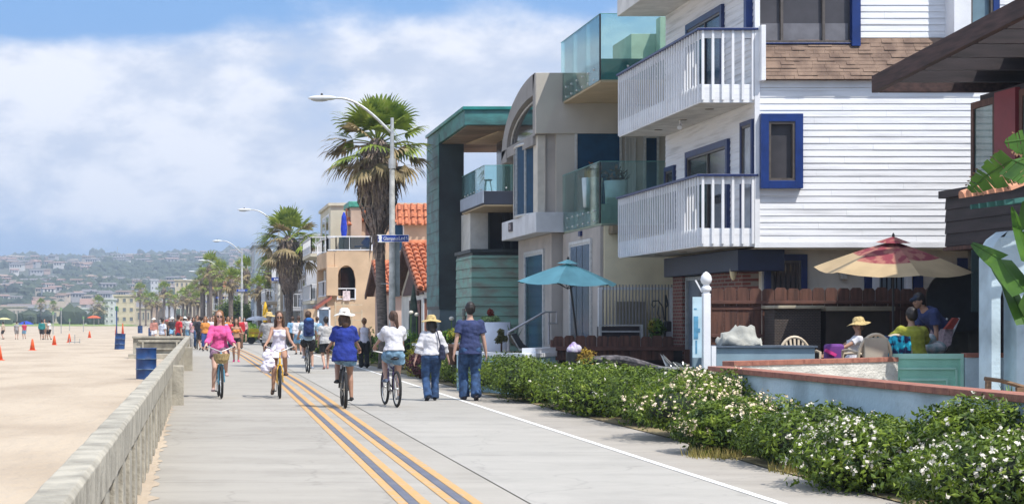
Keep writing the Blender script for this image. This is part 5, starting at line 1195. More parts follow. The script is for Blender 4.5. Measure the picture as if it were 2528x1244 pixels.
leafy('shrub', (PX(618, 128), 128, .6), (.85, 2.4, .65), 2200, .09, limeleaf, 'rounded yellow green bush by the yellow cart left of the grey-shirted cyclist', 'shrub', seed=38, trunk=4)
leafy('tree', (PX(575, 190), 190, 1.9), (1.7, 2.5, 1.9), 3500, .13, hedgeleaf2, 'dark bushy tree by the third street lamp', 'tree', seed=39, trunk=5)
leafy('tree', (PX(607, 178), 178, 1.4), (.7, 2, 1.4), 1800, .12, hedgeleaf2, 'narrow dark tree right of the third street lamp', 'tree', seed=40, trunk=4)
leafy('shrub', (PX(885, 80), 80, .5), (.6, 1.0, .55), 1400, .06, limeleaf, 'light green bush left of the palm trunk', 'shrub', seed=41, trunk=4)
leafy('shrub', (PX(905, 64), 64, .6), (.35, .6, .6), 900, .05, hedgeleaf, 'upright green bush right beside the palm trunk', 'shrub', seed=42, trunk=4)
# white agapanthus heads and flowers in front of the cottage
for k, (px, py, Y, m_) in enumerate(((1013, 771, 54, blossomw), (1027, 776, 54, blossomw), (1113, 786, 50, blossomw), (1140, 800, 49, blossomw), (1076, 792, 51, blossomw))):
    x = PX(px, Y); z = PZ(py, Y); nms = ['leftmost tall', 'second tall', 'solitary tall', 'lower solitary', 'small low']
    f = thing('white_flower', nms[k]+' round white flower head above the garden wall', 'flower', (x, Y, 0), 'round white flower heads')
    MB().tube([(x, Y, 0), (x+.02, Y, z)], .012, 5).build('stem', M('green_stem', (.1, .2, .04), .7), f); mb = MB(); mb.ell((x+.02, Y, z), (.07, .07, .055), 8, 6); mb.build('flower_head', blossomw, f, smooth=True)
leafy('shrub', (PX(1010, 55), 55, .75), (.7, .5, .42), 1500, .06, limeleaf, 'leafy green planting under the white flower heads', 'shrub', seed=43, trunk=3)
gwall = thing('garden_wall', 'low pale garden wall behind the yellow shrub', 'wall', (7, 53, 0)); MB().box(6.3, 8.2, 52.8, 53.0, 0, .85).build('wall_panel', M('pale_garden_wall', (.55, .52, .48), .9), gwall); MB().box(6.25, 8.25, 52.74, 53.06, .852, .92).build('coping', white, gwall)
pb = thing('flower_bowl', 'brown bowl of yellow and red flowers left of the man in navy', 'planter', (PX(1115, 43), 43, .8)); x = PX(1117, 43)
MB().lathe((x, 43, .0), [(.10, .55), (.12, .80), (.22, .85), (.36, 1.02), (.33, 1.02), (.2, .9)], 16).build('bowl', M('brown_bowl', (.10, .05, .035), .6), pb, smooth=True)
leafy('x', (x, 43, 1.18), (.33, .3, .17), 700, .04, limeleaf, '', parent=pb, seed=51, lobes=3)
leafy('x', (x+.05, 42.95, 1.25), (.24, .24, .12), 400, .04, yelleaf, '', parent=pb, seed=52, lobes=2); leafy('x', (x-.3, 43.1, 1.15), (.2, .2, .15), 400, .04, redleaf, '', parent=pb, seed=53, lobes=2)

# ------------------------------------------------------------------ YARD WALLS, GATE, FENCES
def capped(name, lab, pts, z, wallm, capm, th=.2, capw=.30, parentless=True):
    w = thing(name, lab, 'wall', (pts[0][0], pts[0][1], 0)); mb = MB(); mc = MB()
    for a, b in zip(pts[:-1], pts[1:]):
        a = Vector((*a, 0)); b = Vector((*b, 0)); u = Vector((0, 0, 1))
        L_ = (b-a).length
        mb.bar(a+u*(z-.07)/2, b+u*(z-.07)/2, th, z-.07)
        n = max(1, int(L_/.42))
        for k in range(n): mc.bar(a+(b-a)*(k/n)+u*(z-.035), a+(b-a)*((k+.985)/n)+u*(z-.035), capw, .07)
    mb.build('wall_face', wallm, w); mc.build('brick_coping', capm, w, bevel=.006); return w
capm = M('red_brown_coping', (.36, .15, .10), .85, .2, 7, .4, 50, col2=(.26, .10, .07))
capped('yard_wall', 'pale blue stucco yard wall with red-brown coping behind the flowering hedge', [(7.42, 26.3), (7.42, 12)], .935, bluewhite_stucco, capm, .2, .3)
capped('yard_wall', 'white roughcast inner yard wall with brick coping leading to the green gate', [(7.62, 26.5), (PX(2205, 29.4), 29.4)], 1.0, M('white_roughcast', (.66, .64, .58), .95, .1, 3, 1.0, 16, stretch=(1, 1, 2)), capm, .16, .2)
capped('yard_wall', 'pale blue wall with brick coping right of the green gate', [(PX(2379, 29.6), 29.6), (15.5, 29.6)], 1.06, bluewhite_stucco, capm, .16, .2)
gg = thing('garden_gate', 'low sea green panelled garden gate in the yard wall', 'gate', (PX(2290, 29.6), 29.6, 0)); gm = M('sea_green_paint', (.30, .62, .48), .5, .08, 2, .1, 40)
a_, b_ = PX(2203, 29.6), PX(2376, 29.6)
MB().box(a_, b_, 29.58, 29.63, .05, 1.02).build('gate_panel', gm, gg); mb = MB()
for (u0, u1, z0, z1) in ((a_, b_, .97, 1.05), (a_+.02, b_-.12, .80, .83), (a_+.1, b_-.25, .62, .66), (b_-.13, b_-.1, .05, .80), (b_-.28, b_-.25, .05, .62), (a_, a_+.06, .05, .97), (b_-.05, b_, .05, .97)): mb.box(u0, u1, 29.55, 29.579, z0, z1)
mb.build('moulding', M('pale_green_moulding', (.40, .70, .58), .5, .06, 2), gg)
# white turned post with a hanging board
wp = thing('gate_post', 'white turned post with a ball finial at the corner of the yard wall', 'post', (7.75, 28, 0)); x, y = 7.72, 28.0
mb = MB(); mb.box(x-.055, x+.055, y-.055, y+.055, 0, 1.98); mb.lathe((x, y, 1.98), [(.05, 0), (.05, .03), (.075, .05), (.075, .09), (.05, .11), (.045, .13)], 16); mb.build('post', white, wp, bevel=.008)
MB().lathe((x, y, 2.10), [(.03, 0), (.07, .04), (.085, .09), (.07, .15), (.035, .19), (.005, .21)], 16).build('finial', white, wp, smooth=True)
mb = MB(); mb.bar((x-.06, y, 2.0), (x-.16, y, 2.18), .02, .02); mb.build('hook', white, wp)
bd = thing('hanging_sign', 'pale blue and white hanging board beside the white post', 'sign', (x-.14, y, 1.2)); bx = x-.155
MB().box(bx-.06, bx+.075, y-.05, y-.03, 1.02, 1.93).build('board', M('pale_blue_board', (.50, .68, .76), .5, .1, 4), bd)
mb = MB(); mb.box(bx-.045, bx+.02, y-.055, y-.051, 1.30, 1.64); mb.box(bx-.03, bx+.05, y-.056, y-.0515, 1.40, 1.46); mb.box(bx-.04, bx+.0, y-.055, y-.051, 1.74, 1.76); mb.box(bx-.02, bx+.005, y-.055, y-.051, 1.08, 1.28); mb.build('blue_figure', M('mid_blue_print', (.10, .32, .50), .5, .15, 12), bd)
# dog-eared brown fences
def dogfence(name, lab, x0, x1, Y, z0, z1, pw=.23, rail=None, skip=0, mat=brownwood):
    f = thing(name, lab, 'fence', (x0, Y, 0)); n = int((x1-x0)/pw); random.seed(int(Y*10)); mb = MB()
    for k in range(n):
        a = x0+k*pw; b = a+pw-.012; z = z1+random.uniform(-.015, .015); o = random.uniform(-.004, .004)
        mb.prism([(a, z0), (b, z0), (b, z-.045), (b-.04, z), (a+.04, z), (a, z-.045)], 'y', Y-.012+o, Y+.012+o)
    mb.build('pickets', mat, f)
    mb = MB()
    for (zr, h, d) in rail or []: mb.box(x0-.03, x1, Y-.012-d, Y-.016, zr, zr+h)
    mb.build('rail', M('red_brown_rail', (.12, .05, .035), .75, .2, 3, .3, 30), f, bevel=.005); return f
FY = 34.75
dogfence('fence', 'long dark brown dog-eared fence screening the white house patio', PX(1757, FY), 15.4, FY, .15, PZ(711, FY), .235, [(PZ(750, FY), .06, .06), (PZ(832, FY), .06, .05), (PZ(765, FY), .06, .02)])
dogfence('fence', 'low dark brown dog-eared fence below the barbecue bench', PX(1366, 40), 10.55, 40, .72, PZ(829, 40), .235, [(PZ(865, 40), .09, .08)])
f_ = thing('fence', 'dark boards standing in for the shaded gap under the low brown fence', 'fence', (9, 40.3, 0)); MB().box(PX(1380, 40.3), 10.6, 40.3, 40.34, 0, .95).build('boards', darkwood, f_)  # dark sheet that paints the shade of the gap below the fence
MB().box(PX(1688, 39.9), PX(1700, 39.9), 39.8, 39.9, .2, .95).build('fence_post', brownwood, f_); MB().box(PX(1365, 40)-.04, PX(1365, 40)+.04, 40.02, 40.1, 0, 1.15).build('fence_post', brownwood, f_)
f2 = thing('fence_post', 'dark post ending the long brown fence beside the white turned post', 'post', (9.6, 34.8, 0)); MB().box(PX(1742, FY), PX(1756, FY), FY-.05, FY+.12, .1, 2.0).build('post', brownwood, f2)
# white picket railing and what stands near it
mf = thing('metal_fence', 'white vertical bar fence in front of the beige wall', 'fence', (PX(1480, 42.4), 42.4, 0)); mb = MB(); xa, xb = PX(1481, 42.3), PX(1658, 42.3); zt = PZ(712, 42.3)
[MB().box(xa, xb, 42.28, 42.33, q, q+.06).build('rail', white, mf) for q in (zt-.03, .5)]
mb = MB(); n = 22
for k in range(n+1): q = xa+(xb-xa)*k/n; mb.box(q-.012, q+.012, 42.27, 42.295, .45, zt+.09)
mb.build('bar', M('grey_bar', (.30, .29, .30), .5, .1), mf); [MB().box(q-.04, q+.04, 42.25, 42.34, 0, zt+.02).build('post', white, mf) for q in (xa, xb)]
pn = thing('utility_box', 'tan grey utility panel standing behind the white bar fence', 'box', (9.8, 42.7, 0)); MB().box(PX(1520, 42.7), PX(1592, 42.7), 42.6, 42.85, 0, PZ(744, 42.7)).build('cabinet', M('tan_grey_metal', (.33, .30, .22), .7, .08), pn, bevel=.01)
bq = thing('barbecue_bench', 'low dark slatted bench with a pale metal frame by the white bar fence', 'bench', (PX(1527, 41), 41, .9)); xa, xb = PX(1480, 41), PX(1582, 41); 
mb = MB(); mb.box(xa, xb, 40.9, 40.94, PZ(804, 41), PZ(801, 41)); mb.box(xa, xb, 40.9, 40.94, PZ(820, 41), PZ(816, 41)); mb.box(xa-.03, xa+.02, 40.88, 40.96, .6, PZ(801, 41)); mb.box(xb-.03, xb+.02, 40.88, 40.96, .6, PZ(801, 41)); mb.build('frame', alu, bq)
MB().box(xa+.03, xb-.03, 41.0, 41.4, .7, PZ(806, 41)).build('seat', M('dark_slat', (.05, .035, .035), .6), bq)
cs = thing('garden_ornament', 'curly black iron plant hanger by the brick pier', 'plant hanger', (PX(1643, 41.6), 41.6, 0)); xh = PX(1643, 41.6); zf = lambda p: PZ(p, 41.6)
mb = MB(); mb.tube([(xh, 41.6, .6), (xh, 41.6, zf(730))], .018, 6); mb.tube([(xh-.03, 41.6, zf(790)), (xh-.06, 41.6, zf(758)), (xh-.16, 41.6, zf(742)), (xh-.28, 41.6, zf(743)), (xh-.31, 41.6, zf(752)), (xh-.26, 41.6, zf(759)), (xh-.22, 41.6, zf(752))], .014, 6)
mb.tube([(xh, 41.6, zf(760)), (xh+.05, 41.6, zf(752)), (xh+.03, 41.6, zf(740)), (xh, 41.6, zf(728))], .02, 6); mb.tube([(xh-.15, 41.6, zf(755)), (xh-.18, 41.6, zf(775)), (xh-.12, 41.6, zf(785)), (xh-.2, 41.6, zf(792))], .012, 6); mb.build('ironwork', black, cs)
fp = thing('potted_plant', 'black pot of leafy yellow flowers by the brick pier', 'potted plant', (PX(1620, 41.2), 41.2, .5)); xq = PX(1620, 41.2)
MB().lathe((xq, 41.2, .5), [(.12, 0), (.16, .3)], 14).build('pot', black, fp); leafy('x', (xq, 41.2, PZ(812, 41.2)), (.2, .2, .2), 500, .045, limeleaf, '', parent=fp, seed=61, lobes=3); leafy('x', (xq-.1, 41.15, PZ(805, 41.2)), (.1, .1, .12), 160, .04, yelleaf, '', parent=fp, seed=62, lobes=2)
bs = thing('black_speaker', 'black upright box standing at the foot of the brick pier', 'box', (PX(1647, 41.3), 41.3, .6)); MB().box(PX(1640, 41.3), PX(1656, 41.3), 41.2, 41.4, .6, PZ(792, 41.3)).build('box_body', black, bs, bevel=.03); MB().box(PX(1641, 41.3), PX(1655, 41.3), 41.17, 41.199, .65, PZ(818, 41.3)).build('front_panel', M('grey_panel', (.4, .4, .42), .6), bs)

# ------------------------------------------------------------------ PATIO UMBRELLAS
def patio_umb(x, y, zt, r, drop, mats, lab, S=5, tilt=(0, 0), n=6, seed=0, rot=.3, ztip=None, sidez=0, mfun=None, asp=1.0, z0=0, lean=0):
    u = thing('patio_umbrella', lab, 'umbrella', (x, y, z0)); c = Vector((x, y, zt))
    MB().tube([(x+lean, y, z0), (x, y, zt-.05)], .022, 8).build('pole', M('dark_pole', (.04, .035, .035), .5), u)
    R = Matrix.Rotation(tilt[0], 3, 'X')@Matrix.Rotation(tilt[1], 3, 'Y'); mb = MB(); ring = []
    def pt(a, q, sag=0): return c+R@Vector((r*q*cos(a)*asp, r*q*sin(a), -drop*(q**1.15)-sag))
    for k in range(n):
        a0 = rot+2*pi*k/n; a1 = rot+2*pi*(k+1)/n; prev = None
        for j in range(S+1):
            q = j/S; row = []
            for i in range(5):
                t = i/4; p = pt(a0, q)*(1-t)+pt(a1, q)*t; p.z -= .10*q*4*t*(1-t)*.6; row.append(p)
            if prev:
                b = len(mb.v); mb.add(prev+row, [(i, i+1, 6+i, 5+i) for i in range(4)], mfun(k, j) if mfun else 0)
            prev = row
    can = mb.build('canopy', mats, u, smooth=False, fixn=False)
    mb = MB()
    for k in range(n):
        a0 = rot+2*pi*k/n; mb.bar(pt(a0, .02)+Vector((0, 0, -.03)), pt(a0, .98)+Vector((0, 0, -.03)), .02, .02); mb.bar(c+Vector((0, 0, -.75*drop-.25)), pt(a0, .55)+Vector((0, 0, -.04)), .014, .014)
    mb.build('ribs', M('dark_pole', (.04, .035, .035)), u)
    mb = MB(); vs = [c+R@Vector((0, 0, .09))]+[c+R@Vector((r*.22*cos(rot+2*pi*k/n)*asp, r*.22*sin(rot+2*pi*k/n), -drop*.16+.06)) for k in range(n)]; mb.add(vs, [(0, 1+k, 1+(k+1) % n) for k in range(n)]); mb.build('vent_cap', mats[0] if isinstance(mats, list) else mats, can, fixn=False)
    MB().lathe(tuple(c+R@Vector((0, 0, .08))), [(.02, 0), (.028, .03), (.008, .07)], 8).build('finial', black, can); return u
tealcan = M('turquoise_canvas', (.27, .62, .64), .85, .08, 2)
patio_umb(PX(1402, 41), 41, PZ(650, 41), 1.14, .42, [tealcan], 'turquoise patio umbrella in front of the grey house', tilt=(.04, .03), rot=.15, lean=.35)
flor = M('floral_red_canvas', (.21, .032, .045), .85, .2, 6, col2=(.36, .14, .105), lo=.45, hi=.55, detail=4); t_ = flor.node_tree
beigec = M('sandy_canvas', (.50, .37, .21), .85, .08, 2); tanc = M('tan_canvas', (.42, .31, .17), .85, .1, 3)
patio_umb(PX(2205, 33), 33, PZ(596, 33), 1.36, .50, [flor, beigec], 'tan patio umbrella with a large dark red floral centre by the white house', tilt=(.10, .0), rot=.5, n=6, S=12, mfun=lambda k, j: 0 if 1 < j <= 8 - (k*7 % 3) else 1)
cy = thing('closed_umbrella', 'closed yellow umbrella above the yellow beach cart', 'umbrella', (PX(655, 125), 125, 0)); x = PX(655, 125)
MB().tube([(x, 125, 0), (x, 125, 2.7)], .03).build('pole', brownwood, cy); MB().lathe((x, 125, 0), [(.06, 1.3), (.17, 1.4), (.20, 1.9), (.14, 2.4), (.03, 2.75)], 10).build('canopy', M('yellow_canvas2', (.85, .50, .02), .8, .15, 6), cy)
gu = thing('closed_umbrella', 'closed dark green umbrella before the red-brown cottage door', 'umbrella', (PX(1021, 60), 60, 0)); x = PX(1021, 60)
MB().tube([(x, 60, 0), (x, 60, PZ(706, 60))], .025).build('pole', brownwood, gu); MB().lathe((x, 60, 0), [(.06, .5), (.15, .7), (.16, 1.6), (.10, 2.2), (.02, PZ(703, 60))], 10).build('canopy', M('dull_green_canvas', (.10, .13, .10), .85, .2, 6), gu)

# ------------------------------------------------------------------ BEACH CART, PLANTERS, SMALL THINGS
yc_ = thing('yellow_cart', 'yellow striped kiosk cart with a white canopy beside the path', 'cart', (PX(638, 118), 118, 0)); x = PX(636, 118); ym_ = M('bright_yellow_paint', (.75, .60, .02), .5, .08)
mb = MB(); mb.box(x-.55, x+.5, 118, 118.8, .45, 1.0); mb.build('cart_body', ym_, yc_, bevel=.05); mb = MB(); mb.box(x-.57, x+.52, 117.97, 118.0, .68, .76); mb.build('stripe', M('orange_stripe', (.7, .35, .03), .5), yc_)
[MB().tube([(x+q, 118.2, .25), (x+q, 118.3, .25)], .25, 14).build('wheel', rubber, yc_) for q in (-.4, .4)]
MB().lathe((x, 118.4, 0), [(.75, 1.52), (.6, 1.66), (.3, 1.74), (.02, 1.78)], 16).build('canopy', M('pale_canopy', (.72, .72, .74), .8), yc_); MB().tube([(x, 118.4, 1), (x, 118.4, 1.6)], .03).build('pole', white, yc_)
# white planter with agave
pw_ = thing('planter', 'large round white planter with a red-topped plant before the copper wall', 'planter', (PX(1222, 46), 46, 0)); x = PX(1225, 46)
MB().lathe((x, 46, 0), [(.26, 0), (.33, .8), (.36, PZ(795, 46)), (.31, PZ(795, 46)), (.29, 1.3)], 22).build('pot', M('white_planter', (.66, .70, .78), .5, .05), pw_, smooth=True)
leafy('x', (x-.12, 46, PZ(790, 46)), (.22, .2, .10), 400, .05, leafmat('pale_green_leaf', (.30, .42, .18), (.15, .25, .08), (.45, .5, .3), .6, 5), '', parent=pw_, seed=71, lobes=3); leafy('x', (x-.14, 46, PZ(772, 46)), (.10, .1, .09), 200, .035, leafmat('brick_red_leaf', (.30, .06, .04), (.16, .03, .02), (.4, .1, .07), .6, 5), '', parent=pw_, seed=72, lobes=2)
MB().tube([(x-.13, 46, PZ(792, 46)), (x-.14, 46, PZ(778, 46))], .012, 5).build('stem', brownwood, pw_)
def spiky(x, y, z, n, L_, lab, mat, name='agave', w=.05, el=(20, 80), seed=0):
    rng = random.Random(seed); a_ = thing(name, lab, 'plant', (x, y, z)); mb = MB()
    for k in range(n):
        a = k*2.4+rng.uniform(-.2, .2); e = radians(rng.uniform(*el)); d = Vector((cos(a)*cos(e), sin(a)*cos(e), sin(e))); s_ = d.cross(Vector((0, 0, 1))).normalized()*w; ln = L_*rng.uniform(.7, 1.1)
        p0 = Vector((x, y, z)); p1 = p0+d*ln*.5; p2 = p0+d*ln+Vector((0, 0, -ln*.28*cos(e)))
        mb.add([p0-s_*.5, p0+s_*.5, p1+s_, p1-s_, p2], [(0, 1, 2, 3), (3, 2, 4)]); mb.add([p0-s_*.5-Vector((0, 0, .02)), p1-Vector((0, 0, .03)), p2, p1-s_], [(0, 1, 2, 3)])
    mb.build('leaves', mat, a_, fixn=False); return a_
agm = M('agave_grey_green', (.16, .24, .18), .6, .2, 4)
spiky(PX(1268, 45), 45, .95, 16, .62, 'arching grey green agave right of the white planter', agm, seed=2)
spiky(PX(1325, 43), 43, .55, 40, .42, 'brown spiky clump before the tall blue window', M('brown_spikes', (.20, .13, .06), .8, .3, 6), 'spiky_plant', .02, (25, 85), 4)
tp = thing('topiary', 'small olive cloud-pruned bush before the white planter', 'shrub', (PX(1236, 41), 41, 0)); x = PX(1236, 41)
MB().tube([(x, 41, 0), (x+.02, 41, PZ(830, 41))], .02, 6).build('stem', brownwood, tp)
for k, (dx, pz, r) in enumerate(((0, 822, .10), (-.06, 840, .10), (.07, 838, .10), (0, 832, .09))): leafy('x', (x+dx, 41, PZ(pz, 41)), (r, r, r*.8), 260, .025, leafmat('olive_leaf', (.14, .13, .03), (.07, .07, .02), (.22, .18, .06), .6, 8), '', parent=tp, seed=80+k, lobes=2)
# handrail of the steps
hr = thing('handrail', 'pale tubular handrail of the steps below the grey house', 'handrail', (PX(1320, 42), 42, 0)); q = lambda px, py: (PX(px, 42), 42, PZ(py, 42))
mb = MB(); mb.tube([q(1255, 820), q(1345, 770), q(1374, 770), q(1374, 798), q(1353, 798)], .024, 8); mb.tube([q(1355, 770), q(1355, 850)], .024, 8); mb.tube([q(1255, 820), q(1255, 870)], .024, 8); mb.build('rail_tube', M('rail_metal', (.55, .53, .55), .35, .08, 8, metal=.3), hr)
# pale blue low wall below the planter with a white block and a notice
pw2 = thing('garden_wall', 'pale blue low wall with white coping and a white notice by the grey house steps', 'wall', (PX(1270, 39.5), 39.5, 0)); 
X1, X2, X3 = PX(1190, 41.5), PX(1308, 38.6), PX(1366, 40.2)
mb = MB(); mb.bar((X1-.4, 42, .4), (X2, 38.6, .4), .2, .8); mb.bar((X2, 38.6, .40), (X3, 40.2, .40), .2, .8); mb.build('wall_face', M('aqua_stucco', (.40, .60, .68), .9, .12, 2, .3, 30), pw2)
mb = MB(); mb.bar((X1-.4, 42, .84), (X2, 38.6, .84), .26, .08); mb.bar((X2, 38.6, .845), (X3, 40.2, .845), .26, .08); mb.bar((X2+.05, 39.0, .93), (X3, 40.2, .93), .3, .12); mb.build('coping', white, pw2)
nt_ = MB().box(X2-.11, X2+.11, 38.45, 38.47, .42, .82).build('notice', M('white_notice', (.75, .77, .82), .6), pw2); mb = MB(); [mb.box(X2-.07, X2+.06, 38.443, 38.449, .60+k*.045, .615+k*.045) for k in range(3)]; mb.build('notice_print', M('blue_print', (.15, .25, .55), .6), nt_)
tr_ = thing('brick_terrace', 'tan brick terrace floor behind the pale blue low wall', 'terrace', (PX(1250, 43), 43, 0)); MB().box(PX(1180, 43.5), PX(1400, 43.0), 41.6, 46, 0, .80).build('terrace_base', M('tan_brick', (.45, .32, .23), .9, .15, 4), tr_)
dc = thing('deck_chair', 'black sling deck chair folded beside the handrail', 'chair', (PX(1290, 41), 41, .6)); q = lambda px, py, Y=41: (PX(px, Y), Y, PZ(py, Y))
mb = MB(); mb.prism([(PX(1262, 41), PZ(825, 41)), (PX(1275, 41), PZ(822, 41)), (PX(1292, 41), PZ(848, 41)), (PX(1312, 41), PZ(862, 41)), (PX(1285, 41), PZ(860, 41)), (PX(1270, 41), PZ(845, 41))], 'y', 41, 41.45); mb.build('sling', black, dc)
mb = MB(); mb.tube([q(1262, 828), q(1284, 866)], .015, 6); mb.tube([q(1300, 860), q(1364, 858)], .018, 6); mb.build('frame', alu, dc)
# bin with bags and a coiled hose-like rope on the hedge edge
bn = thing('planter_tub', 'black tub with a purple bag standing on the hedge edge', 'tub', (PX(1417, 34.6), 34.6, 0)); x = PX(1417, 34.6); MB().lathe((x, 34.6, 0), [(.15, 0), (.15, PZ(868, 34.6)), (.13, PZ(868, 34.6)), (.12, .6)], 18).build('tub', black, bn)
pbg = thing('purple_bag', 'crumpled purple and white bag in the black tub', 'bag', (x, 34.6, .9)); mb = MB(); [mb.ell((x+.07*sin(q*2.1), 34.6+.05*cos(q*1.7), PZ(862, 34.6)+.035*sin(q*3)), (.07+.02*sin(q), .06, .10+.03*cos(q*2)), 10, 6) for q in range(7)]; o = mb.build('bag', M('purple_bag', (.22, .12, .32), .5, .4, 9, col2=(.6, .6, .65)), pbg, smooth=True)
leafy('shrub', (PX(1447, 34.4), 34.4, PZ(893, 34.4)), (.20, .2, .22), 700, .03, leafmat('ochre_leaf', (.45, .30, .04), (.25, .16, .03), (.6, .42, .1), .7, 8), 'ochre yellow dried plant right of the black tub', 'shrub', seed=90, lobes=3)
rp = thing('rolled_net', 'long grey rolled net lying along the hedge top', 'net', (PX(1540, 34), 34, .9)); pts = [(PX(a, 34.2), 34.2, PZ(b, 34.2)) for a, b in ((1465, 885), (1490, 889), (1520, 886), (1550, 890), (1590, 900), (1620, 907), (1660, 914))]
MB().tube(pts, [.05, .09, .075, .08, .07, .05, .03], 8).build('net_roll', M('grey_net', (.14, .125, .13), .95, .4, 12, .8, 60, col2=(.04, .04, .045)), rp)
mt = thing('outdoor_table', 'grey metal trolley table with crumpled foil at the end of the low brown fence', 'table', (PX(1690, 33), 33, 0)); xa, xb = PX(1632, 33), PX(1735, 33); z = PZ(906, 33)
MB().box(xa, xb, 32.8, 33.4, z-.03, z).build('table_top', steel, mt); mb = MB(); [mb.box(a, a+.14, 32.85, 33.3, 0, z-.031) for a in (xa+.05, xa+.40, xb-.2)]; mb.build('cabinet', M('slate_panel', (.10, .13, .15), .6), mt)
fl_ = thing('crumpled_foil', 'crumpled silvery foil on the trolley table', 'foil', (PX(1660, 33), 33, z)); mb = MB(); random.seed(4)
for k in range(9):
    p = Vector((PX(1640+k*6, 33), 32.95+random.uniform(-.1, .1), z+.02)); mb.add([p, p+Vector((.12, .02, .01)), p+Vector((random.uniform(-.1, .02), .05, .22*(1 if k < 2 else .35))), p+Vector((.06, -.05, .03))], [(0, 1, 2), (1, 3, 2), (0, 3, 1)])
mb.build('foil', M('silver_foil', (.6, .62, .62), .3, .1, 8, metal=.6), fl_, fixn=False)

# ------------------------------------------------------------------ PATIO
pl1 = thing('storage_bench', 'long blue grey storage bench under a grey cover by the white post', 'bench', (PX(1890, 29.4), 29.4, 0)); xa, xb = PX(1768, 29.4), PX(2012, 29.4)
MB().box(xa, xb, 29.4, 30.0, 0, PZ(858, 29.4)).build('bench_box', M('blue_grey_paint', (.24, .34, .40), .5, .1, 2), pl1, bevel=.01); MB().box(xa-.03, xb+.03, 29.35, 30.05, PZ(858, 29.4)+.002, PZ(853, 29.4)).build('lid', M('dark_blue_grey_lid', (.10, .13, .17), .4), pl1)
mb = MB(); mb.box(PX(1757, 29.2), PX(1768, 29.2), 29.2, 29.3, 0, PZ(854, 29.2)); mb.build('white_end_post', white, pl1); mb = MB(); mb.box(PX(1712, 30), PX(1757, 30), 30, 30.1, 0, PZ(853, 30)); mb.build('end_panel', M('blue_grey_paint', (.24, .34, .40)), pl1)
cvr = thing('crumpled_cover', 'crumpled light grey cloth cover lying on the storage bench', 'cover', (PX(1830, 29.7), 29.7, PZ(852, 29.6)))
bm = bmesh.new(); bmesh.ops.create_icosphere(bm, subdivisions=4, radius=1); cx0, cz0 = PX(1828, 29.7), PZ(853, 29.6)
for v in bm.verts:
    p = v.co.copy(); n_ = noise.fractal(Vector((p.x*1.8, p.y*1.8, p.z*1.5)), 1, 2, 3); rdg = abs(noise.noise(Vector((p.x*4, p.y*3, p.z*2))))
    zc_ = max(0, p.z); v.co = Vector((cx0+p.x*.36*(1+.2*n_), 29.7+p.y*.28*(1+.2*n_), cz0+zc_*.27*(1+.8*n_)-.16*rdg*min(1, zc_*2)+.04*abs(noise.noise(Vector((p.x*9, p.y*7, 2))))))
me = bpy.data.meshes.new('cloth'); bm.to_mesh(me); bm.free(); me.materials.append(M('light_grey_cloth', (.40, .40, .36), .9, .12, 5, .4, 30))
for p in me.polygons: p.use_smooth = True
me.transform(Matrix.Translation(-org(cvr))); o = bpy.data.objects.new('cloth', me); COL.objects.link(o); o.parent = cvr
# dark covered furniture against the fence
cvd = thing('covered_grill', 'dark grey wicker cabinet with a beige top against the brown fence', 'cabinet', (PX(1950, 34), 34.2, 0)); xa, xb = PX(1908, 34.1), PX(2022, 34.1)
MB().box(xa, xb, 34.0, 34.6, 0, PZ(762, 34)).build('cabinet_body', brickmat('dark_wicker', (.13, .10, .085), (.10, .08, .07), (.05, .04, .035), 1, .06, .03, msize=.006), cvd); MB().box(xa-.05, xb+.04, 33.9, 34.65, PZ(762, 34)+.002, PZ(754, 34)).build('cabinet_top', M('beige_top', (.42, .37, .27), .7), cvd, bevel=.01)
tb = thing('bar_counter', 'long beige topped bar counter in the umbrella shade against the fence', 'counter', (PX(2110, 34), 34.2, 0)); xa, xb = PX(2032, 34.1), PX(2203, 34.1)
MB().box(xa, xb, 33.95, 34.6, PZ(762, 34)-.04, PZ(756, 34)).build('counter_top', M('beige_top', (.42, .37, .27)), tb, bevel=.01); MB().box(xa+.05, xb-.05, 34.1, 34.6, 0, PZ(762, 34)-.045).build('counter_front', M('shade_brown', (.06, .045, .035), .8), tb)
plast = M('beige_plastic_chair', (.58, .47, .33), .45, .06, 4)
def monobloc(x, y, z, rz, lab, cushion=False, s=1.0):
    c = thing('plastic_chair', lab, 'chair', (0, 0, 0), 'beige plastic patio chairs')
    MB().box(-.24, .24, -.22, .24, .40, .435).build('seat', plast, c, bevel=.015)
    # back: arch frame with slats, at y=-.24 (chair faces +Y)
    mb = MB(); arch = [(.27*cos(pi*k/14)*1.0, .52+.36*sin(pi*k/14)) for k in range(15)]
    mb.tube([(a, -.27-.12*(b-.52), b) for a, b in arch], .026, 8); mb.tube([(.27, -.27, .52), (.25, -.23, .42)], .026); mb.tube([(-.27, -.27, .52), (-.25, -.23, .42)], .026)
    for k in range(7):
        t = (k-3)/3.0; top = .50+.36*sqrt(max(0, 1-(t*.85)**2)); mb.bar((t*.13, -.23, .42), (t*.225, -.27-.12*(top-.52), top+.01), .034, .014, up=(0, 1, 0))
    mb.build('backrest', plast, c, smooth=False)
    for s_ in (-1, 1):
        MB().tube([(s_*.27, -.25, .60), (s_*.30, -.05, .64), (s_*.29, .17, .62), (s_*.27, .22, .40)], [.022, .024, .024, .02], 8).build('armrest', plast, c)
        for yy in (-.2, .2): MB().tube([(s_*.22, yy, .41), (s_*.27, yy*1.15, 0)], [.028, .018], 6).build('leg', plast, c)
    if cushion: MB().box(-.2, .2, -.335, -.28, .45, .83).build('cushion', M('grey_tan_cushion', (.42, .37, .29), .9, .08, 4), c, bevel=.02)
    c.location = (x, y, z); c.rotation_euler.z = rz; c.scale = (s, s, s); return c
monobloc(PX(1983, 29.6), 29.75, .50, pi, 'slatted plastic chair alone behind the storage bench', s=.92)
